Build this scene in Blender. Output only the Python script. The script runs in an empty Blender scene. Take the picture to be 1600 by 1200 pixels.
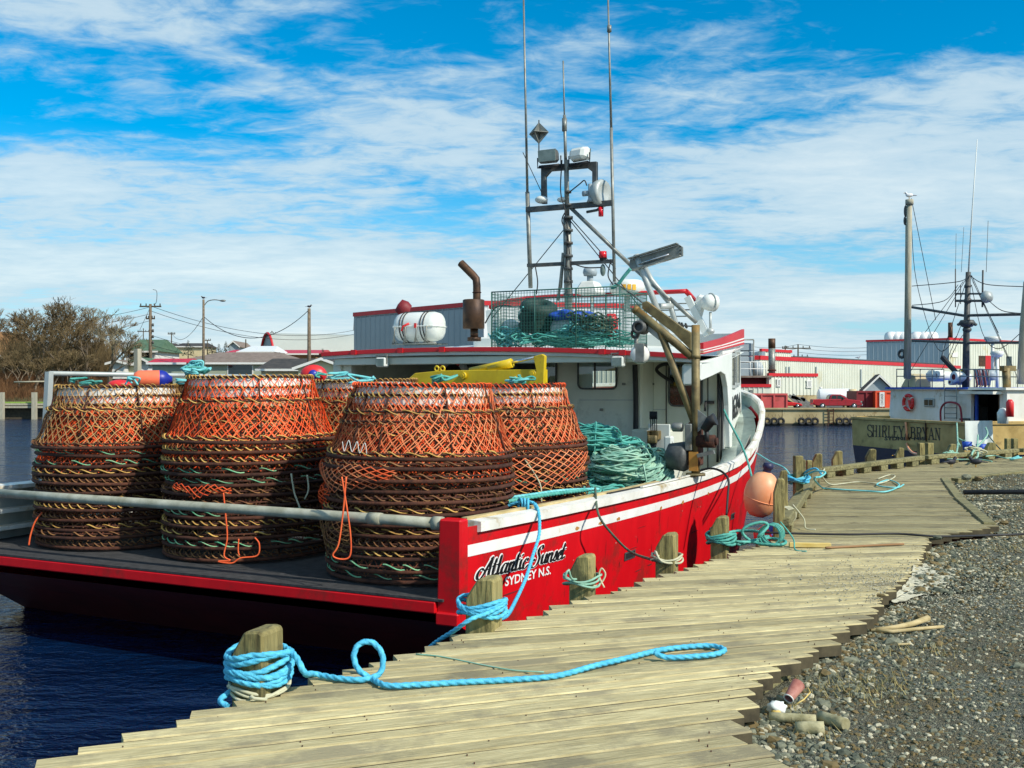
import bpy, bmesh, math, random
from mathutils import Vector, Matrix, noise
R=math.radians; PI=math.pi
rnd=random.Random(7)
sc=bpy.context.scene; COL=sc.collection
# ---------------------------------------------------------------- camera, sky, sun, exposure
CAMZ=2.7; FPX=1600.0; HOR=605.0
cam=bpy.data.objects.new('camera',bpy.data.cameras.new('camera')); COL.objects.link(cam)
cam.location=(0,0,CAMZ); cam.rotation_euler=(R(90),0,0)
cam.data.sensor_width=36; cam.data.lens=36; cam.data.shift_y=5/1600
cam.data.clip_start=.1; cam.data.clip_end=6000
sc.camera=cam
sc.view_settings.view_transform='Standard'; sc.view_settings.look='None'
sc.view_settings.exposure=0.22; sc.view_settings.gamma=1; sc.view_settings.use_curve_mapping=False
sc.render.resolution_x=1024; sc.render.resolution_y=768
try:
    sc.cycles.max_bounces=6; sc.cycles.use_denoising=True
except Exception: pass
SUNDIR=Vector((.64,-.50,.66)).normalized()
sl=bpy.data.lights.new('sun','SUN'); sl.energy=4.1; sl.angle=R(1.2); sl.color=(1,.93,.82)
so=bpy.data.objects.new('sun',sl); COL.objects.link(so)
so.rotation_euler=SUNDIR.to_track_quat('Z','Y').to_euler(); so.location=(20,-10,30)
wd=bpy.data.worlds.new('World'); sc.world=wd; wd.use_nodes=True
def world():
    nt=wd.node_tree; N=nt.nodes; L=nt.links; N.clear()
    out=N.new('ShaderNodeOutputWorld'); bg=N.new('ShaderNodeBackground'); L.new(bg.outputs[0],out.inputs[0])
    sky=N.new('ShaderNodeTexSky'); sky.sky_type='NISHITA'; sky.sun_disc=False
    sky.sun_elevation=math.asin(SUNDIR.z); sky.sun_rotation=math.atan2(SUNDIR.x,SUNDIR.y)
    sky.altitude=0; sky.air_density=1.0; sky.dust_density=.4; sky.ozone_density=2.5
    hs=N.new('ShaderNodeHueSaturation'); hs.inputs['Saturation'].default_value=1.65; hs.inputs['Value'].default_value=1.35; hs.inputs['Hue'].default_value=.490
    L.new(sky.outputs[0],hs.inputs['Color'])
    tc=N.new('ShaderNodeTexCoord'); sx=N.new('ShaderNodeSeparateXYZ'); L.new(tc.outputs['Generated'],sx.inputs[0])
    def m(op,a,b=None,c=None,clamp=False):
        n=N.new('ShaderNodeMath'); n.operation=op; n.use_clamp=clamp
        for i,q in enumerate((a,b,c)):
            if q is None: continue
            if isinstance(q,(int,float)): n.inputs[i].default_value=q
            else: L.new(q,n.inputs[i])
        return n.outputs[0]
    z=m('MAXIMUM',sx.outputs[2],0); zz=m('ADD',z,.10)
    u=m('DIVIDE',sx.outputs[0],zz); v=m('DIVIDE',sx.outputs[1],zz)
    cb=N.new('ShaderNodeCombineXYZ'); L.new(m('MULTIPLY',u,.70),cb.inputs[0]); L.new(v,cb.inputs[1])
    def nz(scale,det,rough,off,dist=0.):
        mp=N.new('ShaderNodeMapping'); mp.inputs['Location'].default_value=off; mp.inputs['Rotation'].default_value=(0,0,R(-4)); L.new(cb.outputs[0],mp.inputs[0])
        n=N.new('ShaderNodeTexNoise'); n.inputs['Scale'].default_value=scale; n.inputs['Detail'].default_value=det
        n.inputs['Roughness'].default_value=rough; n.inputs['Distortion'].default_value=dist; L.new(mp.outputs[0],n.inputs[0]); return n.outputs[0]
    big=nz(.80,2,.5,CLOUD_OFF); mid=nz(2.7,5,.6,(1.3,5.1,0),.5); fine=nz(10,5,.65,(7,2,0),.5)
    s=m('ADD',m('MULTIPLY',big,1.25),m('ADD',m('MULTIPLY',mid,.60),m('MULTIPLY',fine,.42)))
    lowb=m('MULTIPLY',m('SUBTRACT',1,m('MULTIPLY',m('ABSOLUTE',m('SUBTRACT',z,.09)),8.5),clamp=True),.30)
    s=m('ADD',s,lowb)
    mr=N.new('ShaderNodeMapRange'); mr.interpolation_type='SMOOTHSTEP'; mr.inputs['From Min'].default_value=1.05; mr.inputs['From Max'].default_value=1.31
    mr.inputs['To Max'].default_value=.86; L.new(s,mr.inputs['Value'])
    hz_=N.new('ShaderNodeMix'); hz_.data_type='RGBA'; L.new(m('MULTIPLY',m('SUBTRACT',1,m('MULTIPLY',z,5.5),clamp=True),.85),hz_.inputs[0]); L.new(hs.outputs[0],hz_.inputs[6]); hz_.inputs[7].default_value=(2.2,5.4,7.6,1)
    # cloud shade: whiter where thick
    ccr=N.new('ShaderNodeMix'); ccr.data_type='RGBA'; L.new(m('MULTIPLY',m('SUBTRACT',s,1.0),1.6,clamp=True),ccr.inputs[0])
    ccr.inputs[6].default_value=(3.3,5.2,6.6,1); ccr.inputs[7].default_value=(7.2,8.0,8.1,1)
    mx=N.new('ShaderNodeMix'); mx.data_type='RGBA'; L.new(mr.outputs[0],mx.inputs[0]); L.new(hz_.outputs[2],mx.inputs[6]); L.new(ccr.outputs[2],mx.inputs[7])
    L.new(mx.outputs[2],bg.inputs[0]); bg.inputs[1].default_value=.100
CLOUD_OFF=(7.15,8.9,0)
world()
# ---------------------------------------------------------------- pixel rays of the measured photograph -> places in the world
def W(x,y,Y): return Vector(((x-800)/FPX*Y,Y,CAMZ+(HOR-y)/FPX*Y))
def G(x,y,z=1.1):
    Y=FPX*(CAMZ-z)/(y-HOR); return Vector(((x-800)/FPX*Y,Y,z))
def RP(x,y,p0,n):
    d=Vector(((x-800)/FPX,1,(HOR-y)/FPX)); o=Vector((0,0,CAMZ)); p0=Vector(p0); n=Vector(n)
    return o+d*((p0-o).dot(n)/d.dot(n))
TH=R(64.1); CF,SF=math.cos(TH),math.sin(TH); SX,SY=-.43,8.6
def B(s,w,z): return Vector((SX+CF*s-SF*w,SY+SF*s+CF*w,z))       # big boat frame: s forward, w to port
def BP(x,y,s=None,w=None):
    a=(x-800)/FPX
    if w is None: w=(SX+CF*s-a*(SY+SF*s))/(SF+CF*a)
    else: s=(a*(SY+CF*w)-SX+SF*w)/(CF-SF*a)
    return Vector((s,w,CAMZ+(HOR-y)/FPX*(SY+SF*s+CF*w)))
def lerp(a,b,t): return a+(b-a)*t
def tab(xs,ys,x):
    if x<=xs[0]: return ys[0]
    for i in range(len(xs)-1):
        if x<=xs[i+1]:
            t=(x-xs[i])/(xs[i+1]-xs[i]); y0,y1=ys[i],ys[i+1]
            m0=(ys[i+1]-ys[i-1])/(xs[i+1]-xs[i-1])*(xs[i+1]-xs[i]) if i>0 else y1-y0
            m1=(ys[i+2]-ys[i])/(xs[i+2]-xs[i])*(xs[i+1]-xs[i]) if i+2<len(xs) else y1-y0
            return (2*t**3-3*t*t+1)*y0+(t**3-2*t*t+t)*m0+(-2*t**3+3*t*t)*y1+(t**3-t*t)*m1
    return ys[-1]
def spline(pts,k=8,closed=False):
    P=[Vector(p) for p in pts]; n=len(P); out=[]
    for i in range(n if closed else n-1):
        if closed: a,b,c,d=P[(i-1)%n],P[i],P[(i+1)%n],P[(i+2)%n]
        else: a,b,c,d=P[max(i-1,0)],P[i],P[i+1],P[min(i+2,n-1)]
        for j in range(k):
            t=j/k; out.append(.5*((2*b)+(c-a)*t+(2*a-5*b+4*c-d)*t*t+(3*b-a-3*c+d)*t**3))
    if not closed: out.append(P[-1])
    return out
# ---------------------------------------------------------------- mesh builder
class MB:
    def __init__(s): s.v=[]; s.f=[]; s.sm=[]
    def add(s,vs,fs,smooth=False):
        b=len(s.v); s.v+= [tuple(v) for v in vs]; s.f+=[tuple(b+i for i in f) for f in fs]; s.sm+=[smooth]*len(fs); return s
    def box(s,x0,x1,y0,y1,z0,z1):
        return s.hexa([(x0,y0,z0),(x1,y0,z0),(x1,y1,z0),(x0,y1,z0),(x0,y0,z1),(x1,y0,z1),(x1,y1,z1),(x0,y1,z1)])
    def hexa(s,p): return s.add(p,[(3,2,1,0),(4,5,6,7),(0,1,5,4),(1,2,6,5),(2,3,7,6),(3,0,4,7)])
    def bar(s,a,b,wd,ht,up=(0,0,1)):
        a=Vector(a);b=Vector(b);d=(b-a).normalized();u=Vector(up);r=d.cross(u)
        if r.length<1e-4: r=d.cross(Vector((1,0,0)))
        r.normalize();u=r.cross(d).normalized();r=r*wd/2;u=u*ht/2
        return s.hexa([a-r-u,a+r-u,b+r-u,b-r-u,a-r+u,a+r+u,b+r+u,b-r+u])
    def prism(s,poly,ext):
        e=Vector(ext); n=len(poly); vs=[Vector(p) for p in poly]+[Vector(p)+e for p in poly]
        return s.add(vs,[tuple(range(n))[::-1],tuple(range(n,2*n))]+[(i,(i+1)%n,(i+1)%n+n,i+n) for i in range(n)])
    def quad(s,a,b,c,d): return s.add([a,b,c,d],[(0,1,2,3)])
    def tube(s,path,r,n=6,closed=False,rf=None,tw=0.,lobes=0,cap=True):
        P=[Vector(p) for p in path]; m=len(P)
        if m<2: return s
        vs=[];up=None;L=0.
        for i in range(m):
            if closed: d=P[(i+1)%m]-P[i-1]
            else: d=P[min(i+1,m-1)]-P[max(i-1,0)]
            if d.length<1e-9: d=Vector((0,0,1))
            d.normalize()
            if i: L+=(P[i]-P[i-1]).length
            if up is None: up=Vector((0,0,1)) if abs(d.z)<.9 else Vector((1,0,0))
            x=up-d*up.dot(d)
            if x.length<1e-6: x=d.orthogonal()
            x.normalize(); up=x; y=d.cross(x)
            for k in range(n):
                a=2*PI*k/n; rr=r if rf is None else r*rf(i/(m-1))
                if lobes: rr*= .80+.26*abs(math.cos(a*lobes/2)); a+=tw*L
                vs.append(P[i]+x*(rr*math.cos(a))+y*(rr*math.sin(a)))
        fs=[]
        for i in range(m if closed else m-1):
            for k in range(n):
                fs.append((i*n+k,i*n+(k+1)%n,((i+1)%m)*n+(k+1)%n,((i+1)%m)*n+k))
        s.add(vs,fs,n>4)
        if cap and not closed and n>3:
            b=len(s.v)-m*n; s.f.append(tuple(b+k for k in range(n))[::-1]); s.f.append(tuple(b+(m-1)*n+k for k in range(n))); s.sm+=[False,False]
        return s
    def cyl(s,a,b,r0,r1=None,n=12):
        r1=r0 if r1 is None else r1
        return s.tube([a,b],1,n,rf=lambda t:lerp(r0,r1,t))
    def torus(s,c,RR,r,n=32,m=6,ax=(0,0,1),a0=0,a1=2*PI):
        ax=Vector(ax).normalized(); x=ax.orthogonal().normalized(); y=ax.cross(x); c=Vector(c)
        full=abs(a1-a0-2*PI)<1e-6
        pts=[c+x*(RR*math.cos(a0+(a1-a0)*i/n))+y*(RR*math.sin(a0+(a1-a0)*i/n)) for i in range(n if full else n+1)]
        return s.tube(pts,r,m,closed=full)
    def lathe(s,prof,n=24,c=(0,0,0),ax=(0,0,1),smooth=True):
        ax=Vector(ax).normalized(); x=ax.orthogonal().normalized(); y=ax.cross(x); c=Vector(c); m=len(prof); vs=[]
        for r,z in prof:
            for k in range(n): a=2*PI*k/n; vs.append(c+ax*z+x*(r*math.cos(a))+y*(r*math.sin(a)))
        return s.add(vs,[(i*n+k,i*n+(k+1)%n,(i+1)*n+(k+1)%n,(i+1)*n+k) for i in range(m-1) for k in range(n)],smooth)
    def ell(s,c,rx,ry,rz,n=16,m=10,fn=None):
        c=Vector(c);vs=[]
        for j in range(m+1):
            f=PI*j/m
            for k in range(n):
                a=2*PI*k/n; p=Vector((math.sin(f)*math.cos(a)*rx,math.sin(f)*math.sin(a)*ry,math.cos(f)*rz))
                if fn: p=fn(p)
                vs.append(c+p)
        return s.add(vs,[(j*n+k,(j+1)*n+k,(j+1)*n+(k+1)%n,j*n+(k+1)%n) for j in range(m) for k in range(n)],True)
    def grid(s,fn,nu,nv,smooth=True,flip=False):
        vs=[fn(i/nu,j/nv) for i in range(nu+1) for j in range(nv+1)]
        q=lambda i,j:i*(nv+1)+j
        fs=[(q(i,j),q(i+1,j),q(i+1,j+1),q(i,j+1)) for i in range(nu) for j in range(nv)]
        if flip: fs=[f[::-1] for f in fs]
        return s.add(vs,fs,smooth)
    def xf(s,fn): s.v=[tuple(fn(Vector(v))) for v in s.v]; return s
    def merge(s,o): return s.add(o.v,o.f) if not any(o.sm) else s._m(o)
    def _m(s,o):
        b=len(s.v); s.v+=o.v; s.f+=[tuple(b+i for i in f) for f in o.f]; s.sm+=o.sm; return s
    def mesh(s,name,mat):
        me=bpy.data.meshes.new(name); me.from_pydata(s.v,[],s.f)
        me.polygons.foreach_set('use_smooth',s.sm); me.materials.append(mat); me.update(); return me
def props(o,label=None,cat=None,group=None,kind=None):
    for k,v in (('label',label),('category',cat),('group',group),('kind',kind)):
        if v: o[k]=v
    return o
def thing(name,label,cat,loc=(0,0,0),rz=0,group=None,kind=None):
    o=bpy.data.objects.new(name,None); COL.objects.link(o); o.empty_display_size=.2
    o.location=loc; o.rotation_euler=(0,0,rz); props(o,label,cat,group,kind); return o
def part(name,mb,mat,parent=None,world=False,bevel=0,label=None,kind=None,loc=None):
    me=mb if isinstance(mb,bpy.types.Mesh) else mb.mesh(name,mat)
    o=bpy.data.objects.new(name,me); COL.objects.link(o)
    if loc is not None: o.location=loc
    if parent:
        o.parent=parent
        if world:
            M=Matrix.LocRotScale(parent.location,parent.rotation_euler,None)
            if parent.parent: M=Matrix.LocRotScale(parent.parent.location,parent.parent.rotation_euler,None)
            me.transform(M.inverted())
    if bevel:
        b=o.modifiers.new('edge','BEVEL'); b.width=bevel; b.segments=1; b.limit_method='ANGLE'
    if label: o['label']=label
    if kind: o['kind']=kind
    return o
def solo(name,mb,mat,label,cat,group=None,bevel=0,kind=None,world=True):
    """a thing that is one mesh, given in world coordinates; origin goes to its base"""
    vs=mb.v; n=len(vs); cx=sum(v[0] for v in vs)/n; cy=sum(v[1] for v in vs)/n; cz=min(v[2] for v in vs)
    mb.v=[(v[0]-cx,v[1]-cy,v[2]-cz) for v in vs]
    o=part(name,mb,mat,bevel=bevel,loc=(cx,cy,cz)); return props(o,label,cat,group,kind)
def struct(name,mb,mat,parent=None,bevel=0):
    o=part(name,mb,mat,parent,bevel=bevel)
    if not parent: o['kind']='structure'
    return o
def clone(o,parent=None,loc=None,rz=None,label=None,keep=True):
    c=o.copy(); COL.objects.link(c)
    if parent: c.parent=parent
    for ch in CH.get(o.name,[]): clone(ch,c)
    if loc is not None: c.location=loc
    if rz is not None: c.rotation_euler=(0,0,rz)
    if label: c['label']=label
    return c
CH={}
def snapshot(o):
    ks=[q for q in bpy.data.objects if q.parent==o]; CH[o.name]=ks
    for k in ks: snapshot(k)
def text_mb(body,size=1.,extrude=0.,bold=0.,shear=0.,spacing=1.):
    cu=bpy.data.curves.new('t','FONT'); cu.body=body; cu.size=size; cu.extrude=extrude; cu.offset=bold; cu.shear=shear; cu.space_character=spacing; cu.resolution_u=3
    o=bpy.data.objects.new('t',cu); COL.objects.link(o); dg=bpy.context.evaluated_depsgraph_get(); dg.update()
    me=bpy.data.meshes.new_from_object(o.evaluated_get(dg)); m=MB(); m.add([v.co[:] for v in me.vertices],[tuple(p.vertices) for p in me.polygons])
    bpy.data.objects.remove(o); bpy.data.meshes.remove(me); bpy.data.curves.remove(cu); return m
def fit(m,x0,x1,y0,y1):
    a=min(v[0] for v in m.v);b=max(v[0] for v in m.v);c=min(v[1] for v in m.v);d=max(v[1] for v in m.v)
    return m.xf(lambda p:Vector((x0+(p.x-a)/(b-a)*(x1-x0),y0+(p.y-c)/(d-c)*(y1-y0),p.z)))
# ---------------------------------------------------------------- materials
def mat(name,c1,c2=None,scale=6.,rough=.6,metal=0.,bump=0.,bscale=None,stretch=(1,1,1),stain=None,stain_scale=2.,stain_amt=.5,var=0.,detail=6,coat=0.,spec=.5,c3=None,trans=0.):
    m=bpy.data.materials.new(name); m.use_nodes=True; nt=m.node_tree; N=nt.nodes; L=nt.links; b=N['Principled BSDF']
    b.inputs['Roughness'].default_value=rough; b.inputs['Metallic'].default_value=metal
    b.inputs['Specular IOR Level'].default_value=spec; b.inputs['Coat Weight'].default_value=coat
    if trans: b.inputs['Transmission Weight'].default_value=trans
    c1=tuple(c1)+(1,); c2=tuple(c2)+(1,) if c2 else c1
    tc=N.new('ShaderNodeTexCoord'); oi=N.new('ShaderNodeObjectInfo')
    ad=N.new('ShaderNodeVectorMath'); ad.operation='MULTIPLY_ADD'; L.new(oi.outputs['Random'],ad.inputs[0]); ad.inputs[1].default_value=(17,31,11); L.new(tc.outputs['Object'],ad.inputs[2])
    mp=N.new('ShaderNodeMapping'); mp.inputs['Scale'].default_value=stretch; L.new(ad.outputs[0],mp.inputs[0])
    nz=N.new('ShaderNodeTexNoise'); nz.inputs['Scale'].default_value=scale; nz.inputs['Detail'].default_value=detail; nz.inputs['Roughness'].default_value=.62; L.new(mp.outputs[0],nz.inputs[0])
    cr=N.new('ShaderNodeValToRGB'); L.new(nz.outputs[0],cr.inputs[0]); e=cr.color_ramp.elements
    e[0].position=.32; e[0].color=c1; e[1].position=.68; e[1].color=c2
    if c3: q=e.new(.5); q.color=tuple(c3)+(1,)
    out=cr.outputs[0]
    if stain:
        n2=N.new('ShaderNodeTexNoise'); n2.inputs['Scale'].default_value=stain_scale; n2.inputs['Detail'].default_value=7; n2.inputs['Roughness'].default_value=.7; L.new(ad.outputs[0],n2.inputs[0])
        r2=N.new('ShaderNodeMapRange'); r2.inputs['From Min'].default_value=.72-.32*stain_amt; r2.inputs['From Max'].default_value=.84-.32*stain_amt; r2.inputs['To Max'].default_value=.85; L.new(n2.outputs[0],r2.inputs['Value'])
        mx=N.new('ShaderNodeMix'); mx.data_type='RGBA'; L.new(r2.outputs[0],mx.inputs[0]); L.new(out,mx.inputs[6]); mx.inputs[7].default_value=tuple(stain)+(1,); out=mx.outputs[2]
    if var:
        h=N.new('ShaderNodeHueSaturation'); r3=N.new('ShaderNodeMapRange'); r3.inputs['To Min'].default_value=1-var; r3.inputs['To Max'].default_value=1+var
        L.new(oi.outputs['Random'],r3.inputs['Value']); L.new(r3.outputs[0],h.inputs['Value']); L.new(out,h.inputs['Color']); out=h.outputs[0]
    L.new(out,b.inputs['Base Color'])
    if bump:
        n3=N.new('ShaderNodeTexNoise'); n3.inputs['Scale'].default_value=bscale or scale*3; n3.inputs['Detail'].default_value=5; L.new(mp.outputs[0],n3.inputs[0])
        bp=N.new('ShaderNodeBump'); bp.inputs['Strength'].default_value=bump; bp.inputs['Distance'].default_value=.01; L.new(n3.outputs[0],bp.inputs['Height']); L.new(bp.outputs[0],b.inputs['Normal'])
    return m
M={}
M['plank']=mat('weathered_plank',(.33,.275,.13),(.63,.545,.29),scale=3.0,rough=.85,bump=.7,bscale=6,stretch=(1.7,24,24),stain=(.27,.23,.13),stain_scale=1.7,stain_amt=.68,var=.26,c3=(.48,.405,.20))
M['plank_far']=mat('greenish_plank',(.19,.165,.075),(.40,.35,.18),scale=3.0,rough=.85,bump=1,bscale=6,stretch=(1.1,22,22),stain=(.12,.10,.05),stain_scale=1.5,stain_amt=.6,var=.25,c3=(.27,.23,.11))
M['plank_side']=mat('dark_plank_side',(.042,.035,.019),(.11,.09,.048),scale=9,rough=.95)  # long plank sides darker than the tops, so the seams read dark
M['post']=mat('post_wood',(.10,.08,.028),(.36,.30,.12),scale=5,rough=.9,bump=1,bscale=9,stretch=(5,5,.7),stain=(.07,.07,.03),stain_scale=3,stain_amt=.6,var=.15,c3=(.26,.22,.08))
M['timber']=mat('rail_timber',(.09,.08,.032),(.32,.29,.13),scale=4,rough=.9,bump=1,bscale=9,stretch=(1,7,7),stain=(.10,.10,.04),stain_scale=2,stain_amt=.6,var=.15)
M['darkwood']=mat('dark_timber',(.03,.025,.015),(.09,.07,.04),scale=6,rough=.9,bump=.6)
M['red']=mat('red_paint',(.54,.003,.008),(.66,.005,.010),scale=2.5,rough=.42,bump=.12,bscale=3,stain=(.26,.018,.014),stain_scale=2.0,stain_amt=.60,stretch=(1.6,1.6,.5),spec=.3)
M['reddark']=mat('hull_red_shade',(.05,.002,.004),(.09,.003,.006),scale=2,rough=.6)  # near-black red puts the shade under the stern into the colour
M['white']=mat('white_fibreglass',(.62,.66,.60),(.78,.80,.74),scale=1.5,rough=.45,bump=.06,stain=(.50,.46,.30),stain_scale=3.5,stain_amt=.28)
M['whitecap']=mat('worn_white_cap',(.66,.65,.56),(.84,.83,.76),scale=4,rough=.5,bump=.1,stain=(.38,.27,.08),stain_scale=2.3,stain_amt=.55)
M['whitestripe']=mat('white_stripe_paint',(.74,.73,.66),(.86,.85,.80),scale=4,rough=.45,stain=(.55,.36,.10),stain_scale=1.6,stain_amt=.4)
M['wall']=mat('cabin_wall_paint',(.58,.59,.47),(.74,.75,.63),scale=1.2,rough=.5,bump=.04,stain=(.40,.42,.32),stain_scale=1.2,stain_amt=.4)
M['sidedeck']=mat('grey_green_deck',(.38,.46,.40),(.50,.58,.50),scale=12,rough=.8,bump=.4,stain=(.28,.33,.27),stain_scale=3,stain_amt=.5)
M['deck']=mat('black_deck_mat',(.018,.019,.02),(.05,.05,.05),scale=14,rough=.85,bump=.5,stain=(.09,.09,.085),stain_scale=4,stain_amt=.4)
M['black']=mat('black_rubber',(.008,.008,.009),(.022,.022,.022),scale=8,rough=.6)
M['glass']=mat('dark_window_glass',(.008,.014,.015),(.02,.03,.032),scale=2,rough=.06,spec=.8)
def clear_glass():
    m=bpy.data.materials.new('clear_window_glass'); m.use_nodes=True; nt=m.node_tree; N=nt.nodes; L=nt.links; N.clear()
    o=N.new('ShaderNodeOutputMaterial'); t=N.new('ShaderNodeBsdfTransparent'); t.inputs[0].default_value=(.72,.78,.76,1); g=N.new('ShaderNodeBsdfGlossy'); g.inputs['Roughness'].default_value=.03
    x=N.new('ShaderNodeMixShader'); x.inputs[0].default_value=.10; L.new(t.outputs[0],x.inputs[1]); L.new(g.outputs[0],x.inputs[2]); L.new(x.outputs[0],o.inputs[0]); return m
M['clear']=clear_glass()
M['steel']=mat('galvanised_steel',(.17,.18,.16),(.33,.34,.30),scale=8,rough=.5,metal=.5,stain=(.20,.15,.08),stain_scale=5,stain_amt=.45)
M['darksteel']=mat('dark_steel',(.05,.055,.055),(.12,.125,.115),scale=9,rough=.55,metal=.3,stain=(.12,.06,.025),stain_scale=4,stain_amt=.45)
M['railpaint']=mat('weathered_rail_paint',(.26,.26,.18),(.46,.46,.36),scale=7,rough=.6,stain=(.20,.14,.07),stain_scale=6,stain_amt=.35)
M['alu']=mat('painted_aluminium',(.34,.38,.36),(.50,.53,.49),scale=3,rough=.45,metal=.2,bump=.05)
M['brass']=mat('weathered_bronze_steel',(.10,.075,.03),(.30,.235,.10),scale=5,rough=.6,metal=.25,bump=.2,stain=(.36,.17,.02),stain_scale=2.2,stain_amt=.55)
M['rust']=mat('rust',(.03,.009,.005),(.10,.032,.013),scale=14,rough=.9,bump=.7,stain=(.03,.015,.01),stain_scale=5,stain_amt=.5,var=.25)
M['rustbrown']=mat('rusty_exhaust',(.03,.017,.010),(.15,.075,.033),scale=5,rough=.55,metal=.4,bump=.3,stain=(.035,.02,.015),stain_scale=2.5,stain_amt=.6)
M['yellow']=mat('yellow_paint',(.55,.38,.006),(.68,.50,.012),scale=4,rough=.4,stain=(.22,.10,.02),stain_scale=5,stain_amt=.38)
M['net_orange']=mat('orange_twine',(.78,.06,.010),(.95,.15,.025),scale=9,rough=.8,var=.1)
M['net_tan']=mat('tan_twine',(.34,.17,.05),(.58,.34,.13),scale=9,rough=.8,var=.15)
M['net_mixed']=mat('faded_orange_twine',(.74,.09,.015),(.78,.32,.13),scale=4,rough=.8,var=.1)
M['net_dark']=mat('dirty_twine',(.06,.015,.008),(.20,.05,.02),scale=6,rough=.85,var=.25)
M['lash_yellow']=mat('yellow_lashing_rope',(.34,.16,.03),(.70,.46,.12),scale=7,rough=.8,var=.25)
M['lash_green']=mat('green_lashing_rope',(.05,.30,.16),(.30,.50,.26),scale=7,rough=.8,var=.2)
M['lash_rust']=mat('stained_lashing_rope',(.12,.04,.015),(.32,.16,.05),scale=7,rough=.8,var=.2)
M['collar']=mat('white_plastic_collar',(.80,.78,.68),(.88,.87,.80),scale=4,rough=.5,stain=(.50,.42,.26),stain_scale=3,stain_amt=.3,var=.05)
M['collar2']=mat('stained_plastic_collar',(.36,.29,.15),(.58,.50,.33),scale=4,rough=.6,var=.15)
M['rope_blue']=mat('blue_rope',(.05,.38,.60),(.12,.58,.78),scale=30,rough=.75,bump=.4,bscale=150)
M['rope_teal']=mat('teal_rope',(.02,.25,.21),(.13,.46,.37),scale=6,rough=.75,stain=(.04,.17,.13),stain_scale=4,stain_amt=.5)
M['rope_pale']=mat('pale_green_rope',(.13,.35,.26),(.38,.58,.43),scale=6,rough=.75,stain=(.35,.36,.16),stain_scale=3,stain_amt=.4)
M['rope_cyan']=mat('bright_cyan_rope',(.08,.42,.44),(.26,.66,.64),scale=6,rough=.75)
M['rope_dark']=mat('dark_green_rope',(.03,.06,.045),(.12,.17,.11),scale=8,rough=.8)
M['rope_cream']=mat('cream_rope',(.42,.42,.26),(.62,.60,.42),scale=8,rough=.8)
M['twine_orange']=mat('bright_orange_cord',(.75,.09,.02),(.90,.16,.04),scale=8,rough=.7)
M['buoy_orange']=mat('faded_orange_vinyl',(.82,.24,.07),(.80,.44,.24),scale=2.2,rough=.45,stain=(.60,.40,.30),stain_scale=3,stain_amt=.45,bump=.08)
M['float_orange']=mat('orange_float_vinyl',(.88,.15,.06),(.92,.22,.1),scale=3,rough=.45)
M['blue']=mat('blue_paint',(.01,.02,.25),(.015,.03,.34),scale=3,rough=.4)
M['tarp_blue']=mat('blue_tarp',(.01,.05,.40),(.03,.12,.55),scale=5,rough=.5)
M['redplastic']=mat('red_plastic',(.62,.02,.02),(.72,.03,.03),scale=3,rough=.4)
M['crate']=mat('white_fish_box',(.60,.66,.60),(.72,.78,.72),scale=3,rough=.5)
M['cagegreen']=mat('green_coated_wire',(.012,.09,.07),(.03,.15,.11),scale=9,rough=.5)
M['dgreen']=mat('dark_green_rubber',(.01,.03,.025),(.025,.06,.045),scale=9,rough=.7,bump=.5)
M['concrete']=mat('quay_concrete',(.28,.22,.10),(.50,.42,.23),scale=.5,rough=.9,bump=.3,stain=(.20,.13,.05),stain_scale=.6,stain_amt=.55)
M['asphalt']=mat('yard_asphalt',(.06,.06,.06),(.12,.115,.10),scale=.5,rough=.9)
M['siding']=mat('cream_metal_siding',(.60,.62,.50),(.70,.72,.60),scale=.35,rough=.5,stain=(.55,.46,.18),stain_scale=.22,stain_amt=.45)
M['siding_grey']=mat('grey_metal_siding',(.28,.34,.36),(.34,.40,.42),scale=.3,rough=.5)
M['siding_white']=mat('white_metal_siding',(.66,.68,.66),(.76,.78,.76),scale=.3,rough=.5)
M['redtrim']=mat('red_roof_trim',(.50,.01,.015),(.60,.015,.02),scale=1,rough=.45)
M['shinglebrown']=mat('brown_shingle',(.16,.12,.09),(.26,.20,.16),scale=2,rough=.9)
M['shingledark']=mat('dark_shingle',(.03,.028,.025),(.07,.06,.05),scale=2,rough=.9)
M['shinglegreen']=mat('green_shingle',(.05,.11,.06),(.10,.17,.10),scale=2,rough=.9)
M['brickbrown']=mat('brown_wall',(.25,.13,.05),(.33,.19,.09),scale=1,rough=.85)
M['housewhite']=mat('white_clapboard',(.66,.66,.60),(.74,.74,.68),scale=1,rough=.7)
M['houseyellow']=mat('pale_yellow_clapboard',(.66,.62,.36),(.74,.70,.44),scale=1,rough=.7)
M['housegreen']=mat('sage_clapboard',(.30,.34,.24),(.36,.40,.30),scale=1,rough=.7)
M['housetan']=mat('tan_clapboard',(.56,.46,.25),(.64,.54,.33),scale=1,rough=.7)
M['bark']=mat('bare_bark',(.10,.075,.05),(.22,.17,.11),scale=6,rough=.9)
M['twigbrown']=mat('reddish_twigs',(.09,.06,.025),(.21,.15,.065),scale=.8,rough=.9,var=.2)
M['twiggrey']=mat('grey_olive_twigs',(.10,.085,.05),(.19,.16,.09),scale=.8,rough=.9,var=.2)
M['spruce']=mat('dark_spruce',(.012,.025,.012),(.035,.06,.03),scale=2,rough=.9)
M['scrub']=mat('russet_scrub',(.09,.035,.012),(.24,.12,.045),scale=1.5,rough=.95)
M['turf']=mat('dull_spring_turf',(.10,.085,.035),(.22,.17,.08),scale=.35,rough=.95,stain=(.12,.13,.04),stain_scale=.2,stain_amt=.5)
M['algae']=mat('algae_timber',(.14,.26,.03),(.30,.42,.07),scale=1.5,rough=.8)
M['greywood']=mat('bleached_pile',(.30,.28,.20),(.46,.43,.32),scale=4,rough=.9,stretch=(4,4,.6))
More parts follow.
